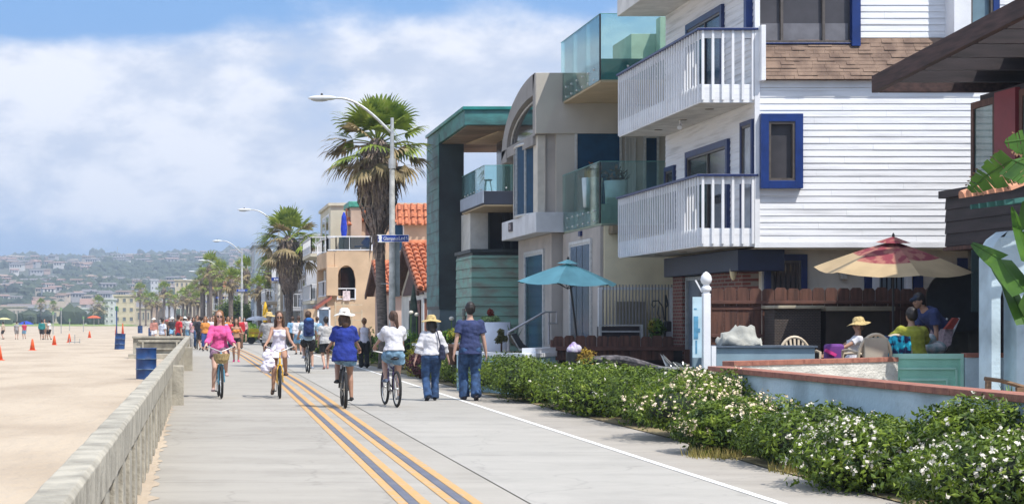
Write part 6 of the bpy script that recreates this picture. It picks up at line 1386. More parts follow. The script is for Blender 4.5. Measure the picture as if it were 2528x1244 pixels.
monobloc(PX(2100, 31), 31.0, .40, 1.3, 'plastic chair the straw hat woman sits in, seen from the side', s=1.0)
monobloc(PX(2137, 29.7), 29.7, .46, .15, 'plastic chair with a grey tan cushion, back to the camera', cushion=True, s=1.02)
ch4 = thing('folding_chair', 'white folding beach chair hung with towels at the right of the table', 'chair', (PX(2325, 31.5), 31.5, 0)); q = lambda px, py, Y=31.5: Vector((PX(px, Y), Y, PZ(py, Y)))
mb = MB()
for dy_ in (0, .5): v = Vector((0, dy_, 0)); mb.tube([q(2368, 785)+v, q(2355, 815)+v, q(2335, 862)+v, q(2300, 885)+v], .018, 6); mb.tube([q(2300, 862)+v, q(2340, 925)+v], .016, 6)
mb.build('frame', white, ch4); mb = MB(); mb.prism([(PX(2330, 31.4), PZ(812, 31.4)), (PX(2352, 31.4), PZ(808, 31.4)), (PX(2345, 31.4), PZ(850, 31.4)), (PX(2318, 31.4), PZ(868, 31.4))], 'y', 31.35, 31.95); mb.build('sling', M('pale_pink_stripe', (.55, .42, .45), .85, .2, 20, stretch=(1, 8, 1)), ch4)
tw = thing('towel', 'red towel draped over the top of the folding chair', 'towel', (PX(2352, 31.3), 31.3, 1.4)); mb = MB(); mb.prism([(PX(2330, 31.3), PZ(812, 31.3)), (PX(2352, 31.3), PZ(784, 31.3)), (PX(2366, 31.3), PZ(786, 31.3)), (PX(2350, 31.3), PZ(812, 31.3))], 'y', 31.25, 31.34); mb.build('cloth', M('red_towel', (.40, .06, .04), .9, .2, 8), tw)
tw2 = thing('towel_heap', 'heap of pale blue and brown towels on the table beside the man in green', 'towels', (PX(2308, 31), 31, 1)); mb = MB(); mb.ell(tuple(q(2308, 858, 31)), (.18, .2, .12), 12, 8); mb.ell(tuple(q(2295, 838, 31)), (.1, .15, .1), 10, 8); mb.build('cloth', M('mixed_towel', (.45, .42, .42), .9, .4, 9, col2=(.12, .25, .26)), tw2, smooth=True)
aq = thing('beach_towel', 'turquoise and dark patterned towel hanging over a chair back before the man in green', 'towel', (PX(2207, 29.8), 29.8, .9)); mb = MB(); xa, xb = PX(2172, 29.8), PX(2248, 29.8); vs = []; fs = []
for k in range(25):
    x = xa+(xb-xa)*k/24; yy = 29.8+.03*sin(k*1.3); vs += [(x, yy, PZ(874+2*sin(k), 29.8)-.05), (x, yy-.02, PZ(850, 29.8)), (x, yy+.02, PZ(829+1.5*sin(k*.9), 29.8)), (x, yy+.16, PZ(832, 29.8))]
for k in range(24):
    for j in range(3): a = k*4+j; fs.append((a, a+4, a+5, a+1))
mb.add(vs, fs); mb.build('cloth', M('aqua_print', (.02, .42, .55), .9, .3, 9, col2=(.015, .02, .08), lo=.46, hi=.54, detail=3), aq, smooth=True, fixn=False)
ch5 = monobloc(PX(2210, 29.9), 30.2, .46, 0, 'plastic chair hidden under the turquoise towel')
pp = thing('purple_bag', 'purple and pink beach bag on the ground below the straw hat woman', 'bag', (PX(2070, 30), 30, .6)); MB().box(PX(2042, 30), PX(2086, 30), 30, 30.2, .6, PZ(849, 30)).build('bag', M('purple_fabric', (.16, .04, .25), .8, .15, 6), pp, bevel=.04)
mb = MB(); mb.bar((PX(2040, 29.9), 29.95, PZ(864, 29.9)), (PX(2066, 29.9), 29.95, PZ(877, 29.9)), .06, .05); mb.build('strap', M('hot_pink_fabric', (.7, .04, .25), .8), pp)
tbl = thing('patio_table', 'round patio table under the floral umbrella', 'table', (PX(2215, 32.4), 32.6, 0)); x = PX(2215, 32.6)
MB().lathe((x, 32.6, 0), [(.62, 1.12), (.63, 1.14), (.62, 1.16)], 24).build('table_top', M('beige_top', (.42, .37, .27)), tbl); MB().lathe((x, 32.6, 0), [(.25, 0), (.05, .06), (.04, 1.11)], 14).build('pedestal', steel, tbl)
dsk = thing('black_disc', 'large black round lid leaning on the dark base wall', 'lid', (PX(2385, 32.5), 32.5, 0)); x, z = PX(2372, 32.6), PZ(740, 32.6)
MB().tube([(x, 32.62, z), (x+.02, 32.74, z)], .56, 36).build('disc', black, dsk)
wcx = thing('wooden_armchair', 'wooden garden armchair behind the yard wall at the right edge', 'chair', (PX(2490, 24), 24, 0)); q = lambda px, py, Y=24: Vector((PX(px, Y), Y, PZ(py, Y)))
ww_ = M('weathered_teak', (.22, .13, .07), .8, .2, 5, stretch=(1, 1, 6)); mb = MB(); mb.tube([q(2431, 934), q(2470, 939), q(2520, 953), q(2600, 975)], .03, 6); mb.build('armrest', ww_, wcx); mb = MB(); mb.bar(q(2440, 938), q(2436, 1090), .06, .06); mb.build('leg', ww_, wcx)
mb = MB(); mb.bar(q(2520, 955), q(2530, 1090), .12, .06); mb.bar(q(2450, 1000), q(2620, 1005), .5, .05); mb.build('seat', ww_, wcx)
spiky(PX(2496, 25), 25, .35, 14, .5, 'thin green seedling behind the wooden armchair', M('fresh_green', (.12, .24, .06), .6), 'seedling', .018, (50, 85), 9)
sd_ = thing('sandal', 'pale sandal left on the yard wall at the right', 'sandal', (PX(2432, 30.2), 30.2, 1.03)); mb = MB(); mb.ell((PX(2432, 30.2), 30.15, 1.055), (.09, .05, .02), 10, 6); mb.build('sole', cream, sd_, smooth=True)
wcup = thing('white_flag', 'small white paper napkin standing on the inner wall', 'napkin', (PX(2158, 31), 31, .98)); mb = MB(); mb.prism([(PX(2153, 31.4), .99), (PX(2163, 31.4), .99), (PX(2158, 31.4), 1.08)], 'y', 31.38, 31.42); mb.build('paper', white, wcup)

# banana-like plant at the right edge
def banana(lab):
    b = thing('bird_of_paradise_plant', lab, 'plant', (PX(2545, 24), 24, 0)); gm_ = leafmat('broad_leaf_green', (.075, .17, .02), (.035, .09, .015), (.19, .27, .04), .35, 2, .3)
    br = M('brown_leaf_edge', (.25, .14, .07), .8, .3, 9)
    def leaf(pts, w, mat, torn=0, seed=1, up=Vector((0, -.35, 1))):
        rng = random.Random(seed); mb = MB(); n = len(pts)-1; N_ = n*5; P = []
        for i in range(N_+1):
            t = i/N_*n; k = min(n-1, int(t)); f = t-k; p = Vector(pts[k]).lerp(Vector(pts[k+1]), f); P.append(p)
        for sgn in (-1, 1):
            for i in range(N_):
                t = i/N_; ww = w*sin(pi*min(1, t*.85+.12))**.7; t2 = (i+1)/N_; w2 = w*sin(pi*min(1, t2*.85+.12))**.7
                d = (P[i+1]-P[i]).normalized(); s_ = d.cross(up).normalized()*sgn; fo = Vector((0, 0, -.25))
                cut = rng.uniform(.85, 1.05) if torn else 1; gap = d*.006*(2 if torn and i % 3 == 0 else .0)
                mb.add([P[i]+gap, P[i+1]-gap*.0, P[i+1]+(s_*w2+fo*w2)*cut-gap, P[i]+(s_*ww+fo*ww)*cut+gap], [(0, 1, 2, 3)])
                if torn and rng.random() < .8: e = P[i]+(s_*ww+fo*ww)*cut; mb.add([e, e+d*.04, e+d*.03+(s_+Vector((0, 0, -.2)))*.035], [(0, 1, 2)], 1)
        mb.tube(P, .012, 5, 0, cap=False); mb.build('leaf', [mat, br], b, fixn=False)
    q = lambda px, py, Y=24: (PX(px, Y), Y, PZ(py, Y))
    leaf([q(2600, 520), q(2560, 420, 23.6), q(2500, 395), q(2440, 430, 24.4), q(2393, 470, 24.6)], .24, gm_, 1, 3, Vector((0, -1, .12)))
    leaf([q(2560, 380), q(2530, 345), q(2480, 352)], .17, gm_, 1, 5, Vector((0, -1, .1)))
    leaf([q(2560, 800), q(2530, 720, 23.5), q(2470, 640), q(2400, 600, 24.3)], .17, gm_, 0, 4, Vector((0, -1, .25)))
    leaf([q(2570, 780), q(2540, 650, 23.6), q(2515, 560), q(2498, 510, 24)], .17, gm_, 0, 6, Vector((.6, -.8, .3)))
    leaf([q(2580, 760), q(2570, 640, 23.5), q(2545, 560), q(2530, 495, 24)], .17, gm_, 0, 7, Vector((-.6, -.8, .3)))
    leaf([q(2560, 860), q(2530, 800, 23.6), q(2490, 700), q(2450, 660, 24.3)], .13, gm_, 0, 8, Vector((.3, -.9, .5)))
    mb = MB()
    for k, (a, c) in enumerate((((2600, 520), (2590, 1000)), ((2560, 800), (2580, 1000)), ((2570, 780), (2585, 1000)), ((2560, 860), (2575, 1000)))): mb.tube([q(*c), q(*a)], [.05, .02], 6)
    mb.build('stem', M('green_stalk', (.14, .22, .06), .6), b)
banana('broad-leaved bird of paradise plant with torn leaves at the right edge')
# ------------------------------------------------------------------ PEOPLE
def remesh(mb, vox, mat, name, parent=None, wrinkle=0, wscale=9, smooth=2, k=1.0, xf=None, seed=0):
    me = bpy.data.meshes.new(name); me.from_pydata([tuple(Vector(v)*k) for v in mb.v], [], mb.f)
    bm = bmesh.new(); bm.from_mesh(me); bmesh.ops.recalc_face_normals(bm, faces=bm.faces); bm.to_mesh(me); bm.free()
    o = bpy.data.objects.new(name, me)
    r = o.modifiers.new('r', 'REMESH'); r.mode = 'VOXEL'; r.voxel_size = vox
    s_ = o.modifiers.new('s', 'SMOOTH'); s_.iterations = smooth; s_.factor = .5
    m2 = evaluated_mesh(o)
    bpy.data.objects.remove(o); bpy.data.meshes.remove(me)
    if wrinkle:
        nv = len(m2.vertices); co = np.empty(nv*3); no = np.empty(nv*3); m2.vertices.foreach_get('co', co); m2.vertices.foreach_get('normal', no)
        co = co.reshape(-1, 3); no = no.reshape(-1, 3)
        am = np.array([noise.noise((x*wscale+seed, y*wscale, z*wscale*1.6+x*4))+.6*abs(noise.noise((x*wscale*2.3, y*wscale*2.3, z*wscale*2.3))) for x, y, z in co])
        m2.vertices.foreach_set('co', (co+no*(am*wrinkle)[:, None]).ravel())
    m2.polygons.foreach_set('use_smooth', [True]*len(m2.polygons)); m2.materials.clear(); m2.materials.append(mat); m2.name = name
    o = bpy.data.objects.new(name, m2); COL.objects.link(o); ORG[o.name] = Vector((0, 0, 0))
    if parent: o.parent = parent
    return o
def lobe(mb, rings, n=14):
    """rings: (centre, half-width vector, half-depth vector)"""
    vs = []
    for c, a, b in rings: vs += [c+a*cos(2*pi*q/n)+b*sin(2*pi*q/n) for q in range(n)]
    m = len(rings); fs = [(i*n+q, i*n+(q+1) % n, (i+1)*n+(q+1) % n, (i+1)*n+q) for i in range(m-1) for q in range(n)]
    fs += [tuple(range(n-1, -1, -1)), tuple((m-1)*n+q for q in range(n))]; mb.add(vs, fs)
def limb(mb, pts, rs, n=12, ends=True):
    mb.tube(pts, rs, n)
    if ends:
        mb.ell(pts[0], (rs[0],)*3, 10, 6); mb.ell(pts[-1], (rs[-1],)*3, 10, 6)
def ik(a, c, l1, l2, pole):
    a = Vector(a); c = Vector(c); d = c-a; L_ = d.length
    if L_ > (l1+l2)*.998: c = a+d*((l1+l2)*.998/L_); d = c-a; L_ = d.length
    u = d/L_; x = (l1*l1-l2*l2+L_*L_)/(2*L_); h = sqrt(max(0, l1*l1-x*x)); p = Vector(pole); p = (p-u*p.dot(u))
    p = p.normalized() if p.length > 1e-4 else Vector((0, 1, 0)); return a+u*x+p*h, c
SKIN = dict(light=M('fair_skin', (.56, .34, .25), .55, .06, 8), mid=M('tanned_skin', (.42, .23, .15), .55, .06, 8), dark=M('brown_skin', (.22, .12, .08), .55, .06, 8))
def cloth(n, c, var=.12): return M('cloth_'+n, c, .9, var, 10, .25, 60)
HAIRM = dict(brown=M('brown_hair', (.09, .045, .025), .6, .3, 14, stretch=(6, 6, .6)), auburn=M('auburn_hair', (.30, .14, .06), .55, .3, 14, stretch=(6, 6, .6)), black=M('dark_hair', (.025, .018, .015), .5, .3, 14, stretch=(6, 6, .6)), grey=M('grey_hair', (.35, .33, .30), .7, .2, 14))
def human(label, loc, head=0, H=1.72, fem=False, skin='light', pel=(0, 0, .955), lean=.03, feet=None, hands=None, top=None, bot=None, shoe=None, hair=('brown', 'short'), hat=None, det=0, headlean=0, headyaw=0, grip=False, kneepole=None, elbow=None, bulk=1.0, glasses=False, mouth=False, group=None, footpitch=(0, 0), sidelean=0, extras=None, smile=False):
    k = H/1.72; vox = (.0085, .014, .026)[det]
    V = Vector; P = V(pel); u = V((sin(sidelean), sin(lean)*cos(sidelean), cos(lean)*cos(sidelean))).normalized(); Xa = (V((1, 0, 0))-u*u.x).normalized(); Fa = u.cross(Xa)*-1; Fa = Xa.cross(u)*-1 if (Xa.cross(u)).y < 0 else Xa.cross(u)
    w = bulk
    TR = [(-.10, .105, .095), (-.05, .158, .115), (.03, .168, .118), (.13, .142, .102), (.22, .142, .103), (.33, .164, .115), (.41, .168, .108), (.455, .13, .088), (.49, .072, .066), (.52, .055, .056), (.60, .052, .055)]
    if fem: TR = [(-.10, .11, .10), (-.05, .165, .12), (.03, .168, .118), (.13, .128, .095), (.20, .122, .092), (.31, .142, .108), (.40, .145, .098), (.45, .105, .075), (.485, .058, .055), (.52, .047, .05), (.60, .045, .05)]
    def tr(lo, hi, inf=0.0): 
        R = []; ts = [q for q in TR if lo < q[0] < hi]
        def at_(t):
            for a, b in zip(TR[:-1], TR[1:]):
                if a[0] <= t <= b[0]: f = (t-a[0])/(b[0]-a[0]); return (t, a[1]+(b[1]-a[1])*f, a[2]+(b[2]-a[2])*f)
            return TR[0] if t < TR[0][0] else TR[-1]
        for t, a, b in [at_(lo)]+ts+[at_(hi)]:
            ww = w if t < .44 else 1; R.append((P+u*t, Xa*(a*ww+inf), Fa*(b*ww+inf)))
        if lo < TR[0][0]: R[0] = (P+u*lo, R[0][1], R[0][2])
        return R
    sh = .152 if fem else .178; S = [P+u*.425+Xa*s*sh for s in (-1, 1)]; Hp = [P+V((s*.088, 0, -.045)) for s in (-1, 1)]
    feet = feet or ((-.09, 0, .08), (.09, .05, .08)); hands = hands or ((-.27, .02, .80), (.27, .02, .80))
    legs = []; arms = []
    for i, s in enumerate((-1, 1)):
        kn, an = ik(Hp[i], feet[i], .435, .425, kneepole or (s*.12, 1, 0)); legs.append((Hp[i], kn, an))
        el, wr_ = ik(S[i], hands[i], .285, .255, elbow or (s*.5, -1, -.2)); arms.append((S[i], el, wr_))
    hd = (u+V((0, headlean, 0))); hd = (hd*.6+V((0, 0, .5))).normalized(); nb = P+u*.50; hc = nb+hd*.185
    hR = Matrix.Rotation(headyaw, 3, 'Z')@Matrix.Rotation(-headlean*.8, 3, 'X')
    B = MB(); lobe(B, tr(-.10, .52)); lobe(B, [(nb-u*.03, Xa*.06, Fa*.062), (nb+hd*.04, Xa*.05, Fa*.052), (hc-hd*.05, Xa*.048, Fa*.05)])
    if fem:
        for s in (-1, 1): B.ell(P+u*.30+Xa*s*.068+Fa*.085, (.056, .045, .052), 12, 8)
    for i, s in enumerate((-1, 1)): B.ell(S[i]-u*.01, (.058, .058, .062), 10, 8); B.ell(Hp[i]+V((0, -.035, -.0)), (.088, .085, .095), 12, 8)
    tf = 1.04 if fem else 1.0
    for i, (a, b, c) in enumerate(legs):
        m1 = a.lerp(b, .45); m2 = b.lerp(c, .30)+V((0, -.012, 0)); limb(B, [a, m1, b], [.088*tf*w**.5, .076*tf*w**.5, .054], 12); limb(B, [b, m2, b.lerp(c, .7), c], [.052, .056, .042, .034], 12)
    FT = []
    for i, (a, b, c) in enumerate(legs):
        pt = footpitch[i]; fd = V(((-1, 1)[i]*.12, cos(pt), sin(pt))).normalized(); up = V((0, -sin(pt), cos(pt))); sd_ = fd.cross(up).normalized(); FT.append((c, fd, up, sd_))
        lobe(B, [(c-fd*.055-up*.045, sd_*.026, up*.028), (c-fd*.01-up*.035, sd_*.034, up*.042), (c+fd*.07-up*.050, sd_*.038, up*.026), (c+fd*.13-up*.058, sd_*.040, up*.017), (c+fd*.165-up*.062, sd_*.030, up*.011)], 10); B.ell(c-up*.01, (.036, .036, .04), 8, 6)
    for i, (a, b, c) in enumerate(arms):
        af = .88 if fem else 1.0; limb(B, [a, a.lerp(b, .5), b], [.049*af*w**.5, .044*af*w**.5, .036*af], 12); limb(B, [b, b.lerp(c, .3), c], [.036*af, .038*af, .025*af], 12)
        s = (-1, 1)[i]; fdv = (c-b).normalized()
        if grip: hdv = V((0, .75, -.55)).normalized(); pn = V((0, -.5, -.85))
        else: hdv = (fdv+V((0, .12, 0))).normalized(); pn = V((-s, .1, 0))
        pn = (pn-hdv*pn.dot(hdv)).normalized(); sd_ = hdv.cross(pn).normalized()*s
        if sd_.y < 0 and not grip: sd_ = -sd_
        if grip: sd_ = V((-s, 0, 0))
        lobe(B, [(c-hdv*.01, sd_*.025, pn*.019), (c+hdv*.035, sd_*.038, pn*.017), (c+hdv*.085, sd_*.040, pn*.014)], 10)
        if det < 2:
            for f in range(4):
                o_ = sd_*(.030-.020*f); ln = (.066, .076, .072, .056)[f]; p0 = c+hdv*.078+o_; cur = (.9 if grip else .30); p1 = p0+(hdv*cos(cur)+pn*sin(cur))*ln*.5; p2 = p1+(hdv*cos(cur*2.2)+pn*sin(cur*2.2))*ln*.5
                B.tube([p0, p1, p2], [.0095, .009, .0075], 7); B.ell(p2, (.0078,)*3, 6, 4); B.ell(p1, (.009,)*3, 6, 4)
            p0 = c+hdv*.025+sd_*.028; p1 = p0+(sd_*.6+hdv*.6+pn*.4).normalized()*.038; p2 = p1+(hdv*.8+pn*.5+sd_*.1).normalized()*.030; B.tube([p0, p1, p2], [.013, .011, .009], 7); B.ell(p2, (.009,)*3, 6, 4)
    hv = lambda x, y, z: hc+hR@V((x, y, z))
    B.ell(hc+V((0, -.008, .012)), (.077, .094, .106), 16, 12, rot=hR); B.ell(hv(0, .030, -.055), (.058, .058, .066), 14, 10, rot=hR); B.ell(hv(0, .055, -.095), (.028, .026, .022), 10, 6)
    if det < 2:
        B.ell(hv(0, .092, -.018), (.012, .018, .024), 8, 6, rot=hR); B.ell(hv(0, .098, -.032), (.016, .014, .010), 8, 6)
        for s in (-1, 1): B.ell(hv(s*.077, -.004, -.012), (.010, .018, .030), 8, 6, rot=hR); B.ell(hv(s*.03, .068, -.030), (.024, .022, .022), 8, 6)
        B.ell(hv(0, .083, -.062), (.024, .012, .008), 8, 6)
    body = remesh(B, vox*k, SKIN[skin], 'person', k=k, smooth=2)
    body.location = loc; body.rotation_euler.z = head; tag(body, label, 'person', group)
    ch = lambda mb, mat, nm, wr=.006, vx=None, sm=2: remesh(mb, (vx or max(vox, .011))*k, mat, nm, body, wrinkle=wr, smooth=sm, k=k, seed=len(label))
    if bot:
        C = MB(); col, ln, loose = bot['m'], bot['len'], bot.get('loose', .014)
        if bot.get('skirt'):
            a = Hp[0].lerp(Hp[1], .5); kd = ((legs[0][1]+legs[1][1])/2-a); e = a+kd*ln; W_ = (legs[1][1]-legs[0][1]).length/2*ln
            lobe(C, tr(-.02, .10, .016)+[]); lobe(C, [(P+u*.10, Xa*.15*w, Fa*.115), (P-u*.03, Xa*.185*w, Fa*.14), (a.lerp(e, .5), Xa*(.19*w), Fa*.15), (e, Xa*(.20*w+W_*.4), Fa*.16)])
        else:
            lobe(C, tr(-.10, bot.get('rise', .07), .014)); 
            for i in (0, 1):
                a, b, c = legs[i]; C.ell(Hp[i]+V((0, -.035, 0)), (.098*w**.5, .096*w**.5, .10), 12, 8)
                if ln <= 1: C.tube([a, a.lerp(b, ln*.5), a.lerp(b, ln)], [(.095+loose)*w**.5, (.088+loose)*w**.5, (.090-.025*ln+loose*1.6)*w**.5], 14)
                else:
                    C.tube([a, a.lerp(b, .5), b], [(.09+loose)*w**.5, .082+loose, .058+loose], 14); C.ell(b, (.058+loose,)*3, 10, 6); e = b.lerp(c, min(1.08, (ln-1)*1.08)); C.tube([b, b.lerp(e, .5), e], [.058+loose, .058+loose, .052+loose*1.6], 14)
        ch(C, col, bot.get('name', 'trousers' if ln > 1 else ('skirt' if bot.get('skirt') else 'shorts')), .008)
    if top:
        C = MB(); col = top['m']; hem = top.get('hem', -.04); inf = top.get('inf', .014); lobe(C, tr(hem, top.get('neck', .487), inf) if hem > -.1 else [(P+u*hem, Xa*(.17*w+inf), Fa*(.125*w+inf))]+tr(-.05, top.get('neck', .487), inf))
        if fem:
            for s in (-1, 1): C.ell(P+u*.30+Xa*s*.068+Fa*.085, (.056+inf, .045+inf, .052+inf), 12, 8)
        sl = top.get('sleeve', .45); af = .88 if fem else 1.0
        for i in (0, 1):
            a, b, c = arms[i]
            if sl > 0:
                C.ell(S[i]-u*.01, (.058+inf, .058+inf, .06+inf), 10, 8); e = a.lerp(b, min(1, sl)); r0 = .050*af*w**.5+inf; C.tube([a, a.lerp(e, .5), e], [r0, r0*.98, (.046*af*w**.5+inf*1.5)], 14)
                if sl > 1: C.ell(b, (.038+inf,)*3, 10, 6); e2 = b.lerp(c, sl-1); C.tube([b, b.lerp(e2, .5), e2], [.040+inf, .040+inf, .030+inf], 14)
            elif sl == 0: C.ell(S[i]-Xa*(-1, 1)[i]*.045+u*.01, (.028, .06, .04), 10, 6)
        ch(C, col, top.get('name', 'shirt'), .014 if det < 2 else .004)
    if shoe is not None:
        C = MB()
        for c, fd, up, sd_ in FT: lobe(C, [(c-fd*.066-up*.045, sd_*.032, up*.036), (c-fd*.01-up*.038, sd_*.040, up*.045), (c+fd*.07-up*.050, sd_*.044, up*.034), (c+fd*.135-up*.060, sd_*.046, up*.024), (c+fd*.18-up*.066, sd_*.034, up*.016)], 10)
        ch(C, shoe, 'shoes', 0, .010)
    if hair:
        C = MB(); hm_ = HAIRM[hair[0]]; st = hair[1]; C.ell(hv(0, -.026, .024), (.092, .098, .113), 14, 10, rot=hR)
        if st == 'short': C.ell(hv(0, -.045, -.02), (.082, .066, .080), 12, 8, rot=hR)
        if st in ('long', 'bob'):
            L2 = .30 if st == 'long' else .13
            for s in (-1, 1): C.tube([hv(s*.062, .0, .03), hv(s*.080, -.005, -.05), hv(s*.082, -.02, -.10-L2*.35), hv(s*.075, -.04, -.08-L2*.75)], [.03, .033, .036, .02], 10)
            C.tube([hv(0, -.07, .02), hv(0, -.085, -.08), hv(0, -.085, -.11-L2*.5), hv(.02, -.10, -.10-L2)], [.06, .068, .062, .025], 12); C.tube([hv(.03, -.06, .02), hv(.05, -.08, -.1), hv(.05, -.09, -.09-L2*.8)], [.05, .05, .03], 10)
        if st == 'ponytail': C.tube([hv(0, -.10, .06), hv(.01, -.145, .03), hv(.03, -.15, -.06), hv(.055, -.13, -.17), (hv(.06, -.12, -.23))], [.026, .036, .040, .032, .014], 10)
        if st == 'bun': C.ell(hv(0, -.11, .06), (.035, .035, .035), 10, 6)
        ch(C, hm_, 'hair', .010, .010, 1)
    if hat:
        C = MB(); hm2, kind = hat; Rt = hR
        if kind == 'sun':
            vs = []; n = 22
            prof = [(.0, .135), (.045, .132), (.078, .105), (.090, .05), (.098, .028), (.135, .018), (.175, -.005), (.178, -.012), (.135, .008), (.095, .016), (.08, .04)]
            for r_, z_ in prof:
                r_ *= 1.14
                for q in range(n): a = 2*pi*q/n; vs.append(hc+Rt@V((r_*cos(a), r_*1.06*sin(a)-.008, z_+(.010*sin(3*a+1)*(r_/.17)**2)+.02)))
            fs = [(i*n+q, i*n+(q+1) % n, (i+1)*n+(q+1) % n, (i+1)*n+q) for i in range(len(prof)-1) for q in range(n)]; C.add([tuple(V(v)*k) for v in vs], fs)
            h_ = C.build('hat', hm2, None, smooth=True, fixn=False); h_.location = (0, 0, 0); h_.parent = body
            band = MB(); band.lathe((0, 0, 0), [(.093, .028), (.096, .03), (.092, .062), (.088, .062)], 22); bo = MB(); bo.add([tuple((hc+Rt@V((v[0], v[1]*1.06-.008, v[2]+.02)))*k) for v in band.v], band.f)
            hb_ = bo.build('hat_band', (M('hat_band', (.10, .08, .06), .8) if hm2 is not whitehat else whitehat), None, smooth=True); hb_.location = (0, 0, 0); hb_.parent = h_
        else:
            C.ell(hc+V((0, -.012, .035)), (.088, .10, .092), 14, 10, rot=Rt); C.tube([hv(-.03, .075, .045), hv(0, .13, .035), hv(.03, .075, .045)], [.03, .035, .03], 8); o = ch(C, hm2, 'cap', 0, .010)
    if glasses:
        C = MB()
        for s in (-1, 1): C.ell(tuple(hv(s*.030, .090, -.002)*k), (.026*k, .012*k, .021*k), 10, 6)
        C.tube([tuple(hv(-.075, .02, .004)*k), tuple(hv(-.058, .078, .004)*k), tuple(hv(.058, .078, .004)*k), tuple(hv(.075, .02, .004)*k)], .004, 5); o = C.build('sunglasses', black, None, smooth=True); o.location = (0, 0, 0); o.parent = body
    elif det == 0:
        C = MB(); [C.ell(tuple(hv(s*.031, .082, .0)*k), (.013*k, .010*k, .007*k), 8, 6) for s in (-1, 1)]; o = C.build('eyes', M('dark_eye', (.03, .02, .015), .3), None, smooth=True); o.location = (0, 0, 0); o.parent = body
    if mouth:
        C = MB(); C.ell(tuple(hv(0, .090, -.062)*k), (.024*k, .007*k, .010*k), 10, 6, rot=hR); o = C.build('lips', M('lips', (.40, .06, .06), .5), None, smooth=True); o.location = (0, 0, 0); o.parent = body
        C = MB(); C.ell(tuple(hv(0, .0955, -.061)*k), (.018*k, .004*k, .0045*k), 10, 6, rot=hR); o2 = C.build('teeth', M('teeth', (.8, .78, .72), .4), None, smooth=True); o2.location = (0, 0, 0); o2.parent = o
    return body, dict(P=P*k, u=u, hc=hc*k, arms=[[q*k for q in a] for a in arms], legs=[[q*k for q in a] for a in legs], S=[q*k for q in S], k=k)
def to_world(body, v): return Matrix.Translation(body.location)@Matrix.Rotation(body.rotation_euler.z, 4, 'Z')@Vector(v)

